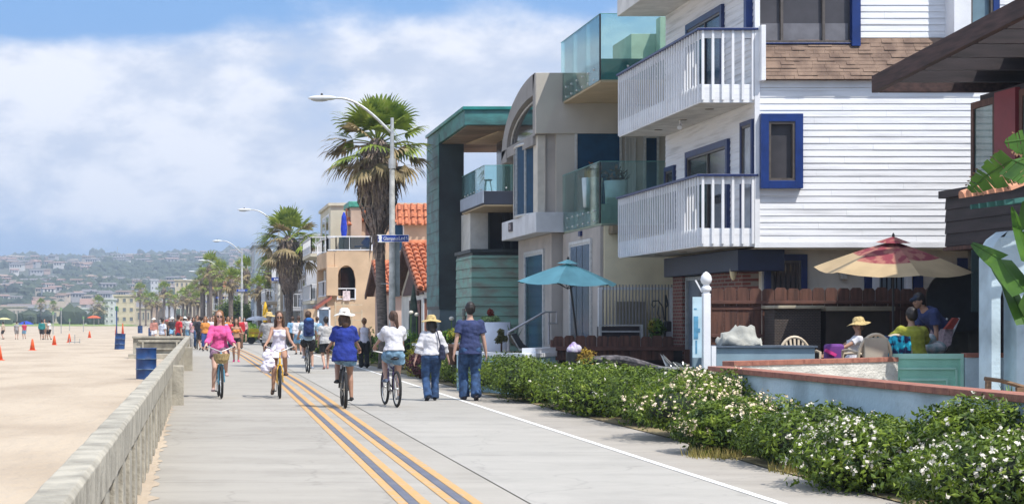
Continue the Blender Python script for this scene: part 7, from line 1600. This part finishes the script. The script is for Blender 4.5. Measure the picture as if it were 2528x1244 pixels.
# ------------------------------------------------------------------ BICYCLES
def bicycle(label, loc, head, fm, tyre=None, rimm=None, basket=None, fenders=None, R=.33, swept=True, steer=0, tw=.026, fork=None, group='bicycles on the promenade', bars=None):
    b = thing('bicycle', label, 'bicycle', (0, 0, 0), group); fork = fork or fm; rimm = rimm or alu; tyre = tyre or rubber
    wb0, wb1 = -.50, .56
    def wheel(y, ov=None):
        def tor(r, tr_, n=40, m=8):
            vs = []; fs = []
            for i in range(n):
                a = 2*pi*i/n
                for j in range(m): c = 2*pi*j/m; rr = r+tr_*cos(c); vs.append((tr_*sin(c), y+rr*cos(a), R+rr*sin(a)))
            for i in range(n):
                for j in range(m): fs.append((i*m+j, i*m+(j+1) % m, ((i+1) % n)*m+(j+1) % m, ((i+1) % n)*m+j))
            return vs, fs
        mb = MB(); mb.add(*tor(R-.055, .011)); mb.tube([(-.035, y, R), (.035, y, R)], .022, 10)
        w = mb.build('wheel', rimm, b, smooth=True); mb = MB(); mb.add(*tor(R-tw, tw)); mb.build('tyre', tyre, w, smooth=True)
        mb = MB(); [mb.tube([((-.03, .03)[q % 2], y, R), (0, y+(R-.06)*cos(2*pi*q/18), R+(R-.06)*sin(2*pi*q/18))], .0022, 3, cap=False) for q in range(18)]; mb.build('spokes', alu, w); return w
    w1 = wheel(wb0); w2 = wheel(wb1)
    bb = (0, -.06, .29); st = (0, -.21, .74); ht = (0, .40, .80); hb_ = (0, .44, .66)
    mb = MB(); mb.tube([bb, st], .017, 8); mb.tube([(0, -.19, .68), (0, .1, .72), ht], .017, 8); mb.tube([bb, (0, .18, .42), hb_], .019, 8); mb.tube([ht, hb_], .021, 8); mb.tube([(-.04, -.02, .29), (.04, -.02, .29)], .03, 10)
    for s in (-1, 1): mb.tube([bb, (s*.06, wb0, R)], .010, 6); mb.tube([(0, -.19, .66), (s*.06, wb0, R)], .009, 6)
    mb.build('frame', fm, b, smooth=True)
    mb = MB(); mb.tube([ht, (0, .385, .92)], .014, 8)
    for s in (-1, 1): mb.tube([(s*.03, .45, .66), (s*.055, .475, .55), (s*.06, wb1, R)], .013, 6)
    mb.tube([(-.05, .45, .665), (.05, .45, .665)], .018, 8); mb.build('fork', fork, b, smooth=True)
    gy = .18 if swept else .36; gz = 1.03 if swept else 1.0
    mb = MB(); mb.tube([(-.30, gy, gz), (-.24, gy+.09, gz), (-.10, .37, .97), (0, .385, .93), (.10, .37, .97), (.24, gy+.09, gz), (.30, gy, gz)], .012, 8); hbm = mb.build('handlebar', bars or alu, b, smooth=True)
    for s in (-1, 1): MB().tube([(s*.305, gy-.03, gz), (s*.27, gy+.05, gz)], .018, 8).build('grip', rubber, hbm)
    mb = MB(); mb.tube([st, (0, -.235, .86)], .013, 8); mb.build('seat_post', alu, b)
    mb = MB(); mb.ell((0, -.28, .88), (.105, .10, .035), 14, 8); mb.ell((0, -.17, .875), (.035, .12, .025), 12, 6); mb.build('saddle', black, b, smooth=True)
    mb = MB(); mb.tube([(-.03, -.06, .29), (-.022, -.06, .29)], .075, 18); mb.tube([(.055, -.06, .29), (.055, -.04, .13)], .010, 6); mb.tube([(-.055, -.06, .29), (-.055, -.08, .45)], .010, 6); mb.build('crank', alu, b)
    for s, y, z in ((1, -.04, .13), (-1, -.08, .45)): MB().box(s*.06 if s > 0 else -.15, .15 if s > 0 else -.06, y-.045, y+.045, z-.012, z+.012).build('pedal', black, b)
    for yy, a0 in ((wb0, 20), (wb1, 20)):
        if not fenders: continue
        pts = [(0, yy+(R+.02)*cos(radians(a)), R+(R+.02)*sin(radians(a))) for a in range(20 if yy > 0 else 10, 171, 12)]; MB().tube(pts, .024, 6, squash=.45).build('mudguard', fenders, b)
    if basket:
        mb = MB(); mb.lathe((0, .52, .70), [(.10, 0), (.15, .08), (.175, .20), (.17, .20), (.14, .07)], 18, sy=.8); mb.build('basket', basket, b, smooth=False); mb = MB(); [mb.tube([(s*.06, .40, .93), (s*.06, .42, .86)], .012, 6) for s in (-1, 1)]; mb.build('basket_strap', brownwood, b)
    b.location = loc; b.rotation_euler.z = head; return b
def rider_args(H, swept=True, seat=.905, sp=.09, up='L', wide=0):
    k = H/1.72; gy = .18 if swept else .36; gz = 1.03 if swept else 1.0; o = 1 if up == 'L' else -1
    q = lambda x, y, z: (x/k, y/k, z/k)
    return dict(H=H, pel=q(0, -.25, seat+.085), feet=(q(-.13-wide, -.12, .45+.06), q(.13+wide, -.08, .13+.065)), hands=(q(-.29, gy-.05, gz+.035), q(.29, gy-.05, gz+.035)), grip=True, kneepole=(0, 1, .2), elbow=(0, -.5, -1))
def ride(label, blabel, px, py, H, head, fm, lean=.12, seat=.905, sp=None, dY=0, **kw):
    Y = F*CZ/(py-HY)+dY; x = PX(px, Y); bk = {q: kw.pop(q) for q in ('basket', 'rimm', 'fenders', 'swept', 'tyre', 'fork', 'tw') if q in kw}
    b = bicycle(blabel, (x, Y, 0.004), head, fm, **bk); a = rider_args(H, bk.get('swept', True), wide=kw.pop('wide', 0)); a.update(kw); a['lean'] = lean
    return human(label, (x, Y, 0.004), head, **a)

pink = cloth('hot_pink', (.72, .10, .30), .10); wht = cloth('white', (.66, .65, .68), .05); blu = cloth('royal_blue', (.015, .035, .26)); nav = cloth('navy', (.035, .05, .14)); den = cloth('denim', (.035, .085, .20), .25); lden = cloth('light_denim', (.22, .38, .52), .25); gry = cloth('grey', (.34, .33, .33)); dgry = cloth('dark_grey', (.05, .05, .055)); blk_ = cloth('black', (.015, .015, .018)); red = cloth('red', (.55, .03, .04)); lav = cloth('pale_lavender', (.70, .67, .76), .05); teal_ = cloth('teal', (.02, .20, .20)); olive = cloth('lime_olive', (.36, .36, .04)); straw = M('straw', (.62, .46, .20), .85, .2, 30, .3, 80); whitehat = M('white_straw', (.78, .76, .70), .85, .08, 30, .3, 80); brn = cloth('brown', (.18, .10, .06)); pnk2 = cloth('pale_pink', (.70, .40, .45)); orange = cloth('orange', (.70, .28, .06)); skyb = cloth('sky_blue', (.22, .42, .62)); khaki = cloth('khaki', (.38, .30, .20))
# 1 cyclist in pink, coming towards us
r1, i1 = ride('smiling auburn-haired cyclist in a bright pink top riding towards the camera', 'pale blue cruiser bicycle with a woven straw basket ridden by the woman in pink', 543, 984, 1.66, pi+.04, M('sky_blue_metal', (.12, .38, .55), .35), lean=.06, dY=.6,
     fem=True, skin='light', top=dict(m=pink, sleeve=1.75, hem=-.08, inf=.022), bot=dict(m=cloth('purple_check', (.30, .18, .26), .3), len=.42, loose=.02), shoe=cloth('pale_pink_shoe', (.60, .42, .38)), hair=('auburn', 'long'), glasses=True, mouth=True, basket=M('woven_basket', (.52, .38, .17), .85, .25, 26, .5, 60), rimm=white, bulk=1.06, headlean=.05)
# 2 laughing woman on the yellow bike
Y2 = F*CZ/(984-HY)+.6
r2, i2 = ride('laughing cyclist in a white sleeveless dress on a yellow bicycle riding towards the camera', 'yellow cruiser bicycle ridden by the woman in the white dress', 690, 984, 1.62, pi-.03, M('yellow_bike_paint', (.72, .40, .02), .35), lean=.10, dY=.6,
     fem=True, skin='mid', top=dict(m=lav, sleeve=-1, hem=-.02, neck=.42, name='dress'), bot=dict(m=lav, len=.55, skirt=True), shoe=cloth('brown_sandal', (.10, .06, .04)), hair=('brown', 'long'), glasses=True, mouth=True, headlean=.05, footpitch=(.1, -.5))
tw_ = thing('white_bag', 'crumpled white and mauve cloth bag hanging from the yellow bicycle handlebar', 'bag', (PX(662, 37.6), 37.6, .62)); bxx = PX(661, 37.6)
B = MB(); B.ell((0, 0, .86), (.10, .09, .14), 12, 8); B.ell((.03, 0, .70), (.13, .10, .13), 12, 8); B.ell((-.04, 0, .62), (.11, .09, .10), 12, 8); B.tube([(.05, 0, .9), (.16, .05, 1.06)], [.05, .02], 8)
o = remesh(B, .012, M('white_mauve_cloth', (.72, .68, .76), .9, .3, 7, .4, 30, col2=(.30, .20, .30), lo=.36, hi=.48), 'cloth', None, wrinkle=.03, wscale=11); o.parent = tw_; o.location = (bxx, 37.55, 0); o.location -= Vector(tw_.location)
# 3 blue shirt, white sun hat
ride('cyclist in a royal blue top and wide white sun hat riding away', 'black bicycle ridden away by the cyclist in the white sun hat', 849, 1008, 1.66, -.03, black, lean=.10, dY=.45, fem=True, skin='mid', top=dict(m=blu, sleeve=.75, hem=-.16, inf=.03), bot=dict(m=lden, len=.40, loose=.03), shoe=cloth('black_shoe', (.02, .02, .02)), hair=('brown', 'bob'), hat=(whitehat, 'sun'), bulk=1.22, rimm=M('tan_rim', (.5, .42, .3), .5), footpitch=(0, .1), tw=.03)
# 4 denim skirt girl
ride('cyclist in a loose white top and short denim skirt with a brown ponytail riding away', 'dark purple bicycle ridden away by the cyclist in the denim skirt', 966, 1005, 1.60, .10, M('dark_purple_metal', (.05, .03, .09), .35), lean=.16, dY=.45, fem=True, skin='light', top=dict(m=wht, sleeve=.7, hem=.02, inf=.045), bot=dict(m=lden, len=.40, loose=.034, rise=.09, name='skirt'), shoe=cloth('grey_blue_shoe', (.14, .18, .26)), hair=('brown', 'ponytail'), swept=False, rimm=alu, headlean=.1, bulk=1.03)
# 5 backpack cyclist
r5, i5 = ride('cyclist in a white and blue top with black shorts and a blue cap riding away', 'grey mountain bicycle ridden by the cyclist with the backpack', 760, 921, 1.80, 0, M('grey_bike', (.18, .19, .20), .4), lean=.22, dY=.5, det=1, skin='light', top=dict(m=cloth('pale_blue', (.45, .58, .68)), sleeve=.6, hem=-.06, inf=.025), bot=dict(m=blk_, len=.7, loose=.03), shoe=cloth('white_blue_shoe', (.45, .50, .60)), hair=('brown', 'short'), hat=(cloth('cap_blue', (.02, .08, .38)), 'cap'), swept=False)
w5 = r5.location; bp = thing('backpack', 'blue and black backpack on the capped cyclist riding away', 'backpack', (w5.x, w5.y-.45, 1.0))
B = MB(); B.box(-.15, .15, -.10, .08, -.24, .24); B.ell((0, -.02, .23), (.15, .10, .08)); B.ell((0, -.10, -.05), (.11, .06, .13)); o = remesh(B, .012, cloth('backpack_navy', (.012, .03, .12)), 'pack', None, wrinkle=.01); o.parent = bp; o.location = (0, .0, .33)
B = MB(); B.ell((0, -.04, .24), (.12, .09, .07), 12, 8); o = remesh(B, .012, cloth('backpack_blue', (.03, .14, .42)), 'top_pocket', None); o.parent = bp; o.location = (0, 0, .33)
# 6 grey shirted man with hat
ride('man in a loose grey shirt and straw hat with a dark band cycling away', 'dark bicycle ridden by the man in the grey shirt and straw hat', 663, 919, 1.70, .05, dgry, lean=.12, dY=.5, det=1, skin='mid', top=dict(m=gry, sleeve=.8, hem=-.12, inf=.035), bot=dict(m=dgry, len=.9, loose=.02), shoe=blk_, hair=('grey', 'short'), hat=(straw, 'sun'), bulk=1.15, swept=False)
# walkers
def walk(label, px, py, H, head=0, stride=.3, arms=None, Y=None, ph=1, **kw):
    Y = Y or F*CZ/(py-HY); a = dict(feet=((-.085, stride*ph*.5, .085+.0), (.085, -stride*ph*.5, .11)), pel=(0, 0, .935), hands=arms or ((-.25, -stride*ph*.35, .80), (.25, stride*ph*.35, .80)), footpitch=(0, -.35 if stride > .1 else 0), lean=.05)
    if ph < 0: a['feet'] = ((-.085, stride*ph*.5, .11), (.085, -stride*ph*.5, .085)); a['footpitch'] = (-.35 if stride > .1 else 0, 0)
    a.update(kw); return human(label, (PX(px, Y), Y, 0.004), head, H=H, **a)
w7, i7 = walk('tall dark-haired man in a navy t-shirt and blue jeans walking away beside the hedge', 1161, 988, 1.90, 0, .26, skin='light', top=dict(m=nav, sleeve=.62, hem=-.12, inf=.022), bot=dict(m=den, len=2, loose=.028), shoe=cloth('dark_trainer', (.05, .045, .06)), hair=('black', 'short'), bulk=1.05, arms=((-.31, -.02, .74), (.30, .05, .76)), det=0)
w8, i8 = walk('woman in a yellow straw hat, white blouse and jeans walking away with a shoulder bag', 1065, 989, 1.63, 0, .22, ph=-1, fem=True, skin='light', top=dict(m=wht, sleeve=1.5, hem=.0, inf=.03), bot=dict(m=den, len=2, loose=.024), shoe=blk_, hair=('black', 'bob'), hat=(straw, 'sun'), bulk=1.12, arms=((-.34, .02, .82), (.36, .10, .86)), det=0, headyaw=.2)
p_ = to_world(w8, (.20, -.06, .95)); sb = thing('shoulder_bag', 'dark navy shoulder bag hanging at the right side of the straw hat woman', 'bag', tuple(p_))
B = MB(); B.ell((0, 0, 0), (.06, .12, .15), 12, 8); B.box(-.05, .05, -.11, .11, -.15, .02); o = remesh(B, .012, cloth('bag_navy', (.02, .025, .06)), 'bag_body', None, wrinkle=.012); o.parent = sb
o = MB().tube([(-.03, -.08, .08), (-.10, -.06, .38), (-.12, 0, .46), (-.08, .10, .38), (-.02, .08, .08)], .012, 6).build('strap', cloth('bag_navy', (.02, .025, .06)), None); o.parent = sb; o.location = (0, 0, 0)
walk('slim walker in a white sleeveless vest and long black trousers walking away', 899, 908, 1.60, 0, .18, fem=True, skin='light', top=dict(m=lav, sleeve=0, hem=-.06, inf=.02), bot=dict(m=blk_, len=2, loose=.03), shoe=blk_, hair=('auburn', 'short'), det=1)
walk('walker in a loose light grey t-shirt, black shorts and a dark cap walking away', 805, 911, 1.65, .1, .35, ph=-1, skin='light', top=dict(m=cloth('light_grey', (.55, .54, .53)), sleeve=.8, hem=-.10, inf=.04), bot=dict(m=blk_, len=.75, loose=.03), shoe=cloth('pink_shoe', (.5, .25, .22)), hair=('black', 'short'), hat=(cloth('cap_dark', (.03, .04, .07)), 'cap'), det=1, bulk=1.1)
walk('young woman in an orange bikini top, black shorts and pink shoes walking towards the camera', 583, 893, 1.60, pi, .25, fem=True, skin='mid', top=dict(m=orange, sleeve=-1, hem=.24, neck=.36, name='bikini_top', inf=.008), bot=dict(m=blk_, len=.3, loose=.014, rise=.03), shoe=cloth('hot_pink_shoe', (.75, .05, .20)), hair=('brown', 'long'), det=1, arms=((-.18, .22, 1.15), (.22, .1, .95)))
walk('man in a red t-shirt and dark jeans standing sideways against the far sea wall', 441, 0, 1.78, -1.2, .12, Y=86, skin='mid', top=dict(m=red, sleeve=.7, hem=-.08, inf=.03), bot=dict(m=cloth('dark_denim', (.03, .05, .10)), len=2), shoe=blk_, hair=('black', 'short'), det=1)
walk('man in a white shirt leaning behind the concrete bay wall', 401, 0, 1.62, -1.0, .1, Y=90, skin='mid', top=dict(m=cloth('cool_white', (.62, .66, .76)), sleeve=.7, hem=-.06, inf=.035), bot=dict(m=khaki, len=2), shoe=blk_, hair=('black', 'short'), det=1, bulk=1.15)
# crowd farther along the promenade
crowd = [ # px, Y, H, heading, top, bottom(len), hair, hat, label
 (478, 100, 1.68, pi, pnk2, (gry, 2), ('brown', 'long'), None, 'walker in a pale pink top and grey trousers among the distant crowd'),
 (497, 96, 1.72, 0, cloth('black2', (.02, .02, .03)), (blk_, .8), ('black', 'short'), None, 'walker all in black in front of the distant crowd'),
 (507, 93, 1.70, pi, orange, (cloth('navy_skirt', (.03, .06, .20)), 1.6), ('auburn', 'long'), None, 'walker in an orange top and long blue trousers left of the pink cyclist'),
 (518, 120, 1.72, pi, wht, (khaki, .8), ('brown', 'short'), None, 'walker in a white top behind the pink cyclist'),
 (466, 118, 1.75, 0, cloth('off_white', (.6, .6, .58)), (skyb, .8), ('brown', 'short'), None, 'walker in an off-white top and pale blue shorts far up the path'),
 (487, 135, 1.72, pi, cloth('maroon', (.20, .03, .05)), (dgry, 2), ('black', 'short'), None, 'walker in a maroon shirt far up the path'),
 (456, 140, 1.74, 0, blk_, (gry, .8), ('black', 'short'), (whitehat, 'sun'), 'walker in black with a white hat far up the path'),
 (417, 150, 1.72, pi, brn, (blk_, 2), ('black', 'short'), None, 'walker in brown by the far sea wall'),
 (425, 128, 1.70, pi, cloth('charcoal', (.04, .04, .05)), (skyb, .9), ('black', 'short'), (whitehat, 'sun'), 'person in charcoal with a white hat behind the red-shirted man'),
 (563, 105, 1.70, pi, orange, (blk_, .7), ('auburn', 'long'), None, 'walker in an orange top right of the pink cyclist'),
 (573, 112, 1.66, pi, wht, (pnk2, .7), ('brown', 'long'), None, 'walker in a white top behind the bikini walker'),
 (592, 100, 1.72, pi, red, (brn, 2), ('black', 'short'), None, 'walker in a red top at the right of the distant crowd'),
 (555, 130, 1.72, 0, skyb, (dgry, 2), ('black', 'short'), None, 'walker in sky blue deep in the distant crowd'),
 (603, 125, 1.68, pi, pnk2, (blk_, .8), ('black', 'long'), None, 'walker in a pale pink top near the third lamp'),
 (500, 160, 1.72, 0, gry, (dgry, 2), ('brown', 'short'), None, 'walker in grey deep in the distant crowd'),
 (530, 155, 1.72, pi, cloth('green', (.08, .25, .12)), (khaki, .8), ('brown', 'short'), None, 'walker in green deep in the distant crowd'),
 (512, 180, 1.72, pi, red, (blk_, 2), ('black', 'short'), None, 'walker in red deep in the distant crowd'),
 (475, 175, 1.72, 0, wht, (dgry, 2), ('black', 'short'), None, 'walker in white and grey deep in the distant crowd'),
 (490, 205, 1.72, pi, lav, (den, 2), ('brown', 'short'), None, 'very small walker in lavender at the bend'),
 (462, 215, 1.72, 0, blk_, (blk_, 2), ('brown', 'short'), None, 'very small walker in black at the bend'),
 (540, 190, 1.72, pi, pink, (wht, .8), ('brown', 'long'), None, 'very small walker in bright pink in the distant crowd'),
 (447, 240, 1.74, 0, teal_, (dgry, 2), ('black', 'short'), None, 'very small walker in teal at the bend'),
 (434, 260, 1.74, pi, brn, (wht, .8), ('black', 'short'), None, 'very small walker in brown at the bend'),
 (412, 280, 1.74, pi, red, (khaki, 2), ('black', 'short'), None, 'very small walker in red near the far sea wall'),
 (396, 300, 1.74, 0, gry, (blk_, 2), ('black', 'short'), None, 'very small walker in grey near the far sea wall'),
 (380, 130, 1.72, pi, cloth('salmon', (.55, .25, .20)), (wht, .8), ('brown', 'short'), (whitehat, 'sun'), 'person in salmon on the sand by the far blue barrel'),
 (737, 84, 1.72, 0, wht, (skyb, .9), ('brown', 'short'), (cloth('cap_white', (.7, .7, .7)), 'cap'), 'man in white just left of the backpack cyclist'),
 (722, 95, 1.70, 0, skyb, (dgry, 2), ('brown', 'short'), None, 'walker in blue between the yellow bicycle and the backpack cyclist'),
 (783, 88, 1.68, .4, skyb, (den, 2), ('brown', 'short'), None, 'walker in pale blue behind the grey t-shirt walker'),
 (8, 153, 1.45, 1.2, cloth('beige', (.5, .4, .3)), (dgry, .8), ('black', 'short'), None, 'bather in beige and dark shorts at the left edge of the sand'),
 (41, 153, 1.45, 0, gry, (gry, .8), ('brown', 'short'), None, 'bather in grey beside the blue beach umbrella'),
 (60, 155, 1.42, .5, cloth('crimson', (.5, .04, .08)), (skyb, .8), ('black', 'short'), None, 'bather in crimson beside the blue beach umbrella'),
 (103, 148, 1.62, 0, teal_, (dgry, .9), ('black', 'short'), None, 'bather in teal, left one of the group of three'),
 (110, 150, 1.66, pi, khaki, (brn, .9), ('brown', 'short'), None, 'bather in khaki, middle one of the group of three'),
 (122, 149, 1.60, 1.0, cloth('off_white', (.6, .6, .58)), (blk_, .9), ('black', 'short'), None, 'bather in off-white and black shorts, right one of the group of three'),
 (1040, 70, 1.6, 0, brn, (dgry, 2), ('auburn', 'short'), None, 'person standing behind the garden wall by the cottage'),
]
rc = random.Random(77); cols_ = dict(white=wht, navy=nav, grey=gry, red=red, black=blk_, blue=skyb, pink=pnk2, orange=orange, brown=brn, lavender=lav, teal=teal_, olive=olive)
cn = list(cols_); 
for q in range(40):
    Y = rc.uniform(98, 290); px = 470+rc.uniform(-30, 130)*(110/Y)**.9-(Y-98)*.05; nm = cn[q % len(cn)]; qq = (q//12+q) % 4; b2 = (blk_, den, khaki, dgry)[qq]; bn_ = ('black', 'denim', 'khaki', 'dark grey')[qq]
    crowd.append((px, Y, rc.uniform(1.58, 1.8), rc.choice((0, pi)), cols_[nm], (b2, rc.choice((.8, 2))), (rc.choice(('brown', 'black')), rc.choice(('short', 'long'))), (whitehat, 'sun') if q % 5 == 0 else None,
        'distant walker in %s over %s, %s' % (nm, bn_, ('hatted' if q % 5 == 0 else 'bareheaded')+(', deep in the crowd at the bend' if Y > 190 else ', in the middle of the crowd' if Y > 140 else ', at the near edge of the crowd'))))
random.seed(33)
for k, (px, Y, H, hd_, tp_, (bm_, bl), hr_, ht_, lab) in enumerate(crowd):
    st = random.choice((.2, .3, .35)); z = -.08 if (px < 390) else 0
    b_, _ = walk(lab, px, 0, H, hd_+random.uniform(-.2, .2), st, Y=Y, ph=random.choice((-1, 1)), skin=random.choice(('light', 'mid')), top=dict(m=tp_, sleeve=random.choice((.6, .8, 1.6)), hem=-.06, inf=.03), bot=dict(m=bm_, len=bl, loose=.025), shoe=blk_, hair=hr_, hat=ht_, det=2 if Y > 90 else 1, fem=hr_[1] == 'long', bulk=random.uniform(1, 1.15), group=None)
    b_.location.z = z
# a far cyclist coming on by the wall
ride('small cyclist in dark clothes riding towards the camera left of the pink cyclist', 'bicycle ridden by the small dark-clothed cyclist', 487, 862, 1.72, pi, dgry, det=2, top=dict(m=dgry, sleeve=.7), bot=dict(m=den, len=2), shoe=blk_, skin='mid')
# patio people
sit = dict(grip=False)
Yp = 31.0; human('seated woman in a yellow straw hat on a plastic patio chair', (PX(2096, Yp), Yp, .42), pi/2-.1, H=1.58, fem=True, skin='mid', pel=(0, -.05, .50), lean=-.22, feet=((-.1, .60, .08), (.1, .62, .08)), hands=((-.25, .50, .62), (.22, .42, .60)), top=dict(m=wht, sleeve=.5), bot=dict(m=lav, len=.6), hair=('brown', 'short'), hat=(straw, 'sun'), headlean=.15, det=0, shoe=brn)
Yp = 30.5; human('seated man in a lime olive t-shirt, back turned, under the floral umbrella', (PX(2255, Yp), Yp, .45), .15, H=1.74, skin='mid', pel=(0, 0, .52), lean=.12, feet=((-.15, .45, .08), (.15, .45, .08)), hands=((-.25, .45, .72), (.25, .45, .72)), top=dict(m=olive, sleeve=.8, hem=-.10, inf=.035), bot=dict(m=den, len=1), hair=('black', 'short'), det=0, bulk=1.2, shoe=blk_)
Yp = 31.7; human('man in a dark navy t-shirt and cap bending forward over the patio table', (PX(2330, Yp), Yp, .45), pi/2+.25, H=1.78, skin='mid', pel=(0, 0, .93), lean=.85, feet=((-.12, .1, .08), (.12, -.1, .08)), hands=((-.20, .28, .62), (.20, .38, .55)), top=dict(m=nav, sleeve=.7, hem=-.08, inf=.028), bot=dict(m=dgry, len=2), hair=('black', 'short'), hat=(cloth('cap_dark', (.03, .04, .07)), 'cap'), det=0, shoe=blk_, headlean=.3)
dkm = M('patio_deck', (.30, .24, .19), .9, .15, 2, .3, 30); struct(MB().box(9.4, 15.4, 29.68, 34.6, .02, .44).build('patio_deck', dkm))

# ------------------------------------------------------------------ SEA AIR
hzm = bpy.data.materials.new('sea_haze'); hzm.use_nodes = True; t = hzm.node_tree
for n_ in list(t.nodes): t.nodes.remove(n_)
o_ = t.nodes.new('ShaderNodeOutputMaterial'); v_ = t.nodes.new('ShaderNodeVolumePrincipled'); v_.inputs['Color'].default_value = (.70, .83, 1, 1); v_.inputs['Density'].default_value = HAZE_D; v_.inputs['Anisotropy'].default_value = .0
t.links.new(v_.outputs[0], o_.inputs['Volume'])
hb2 = MB().box(-1300, 2700, -70, 3000, -4, 175).build('haze', hzm); tag(hb2, 'thin pale sea haze over the whole beach and town', 'haze', kind='stuff')

bpy.data.scenes.remove(TMP)
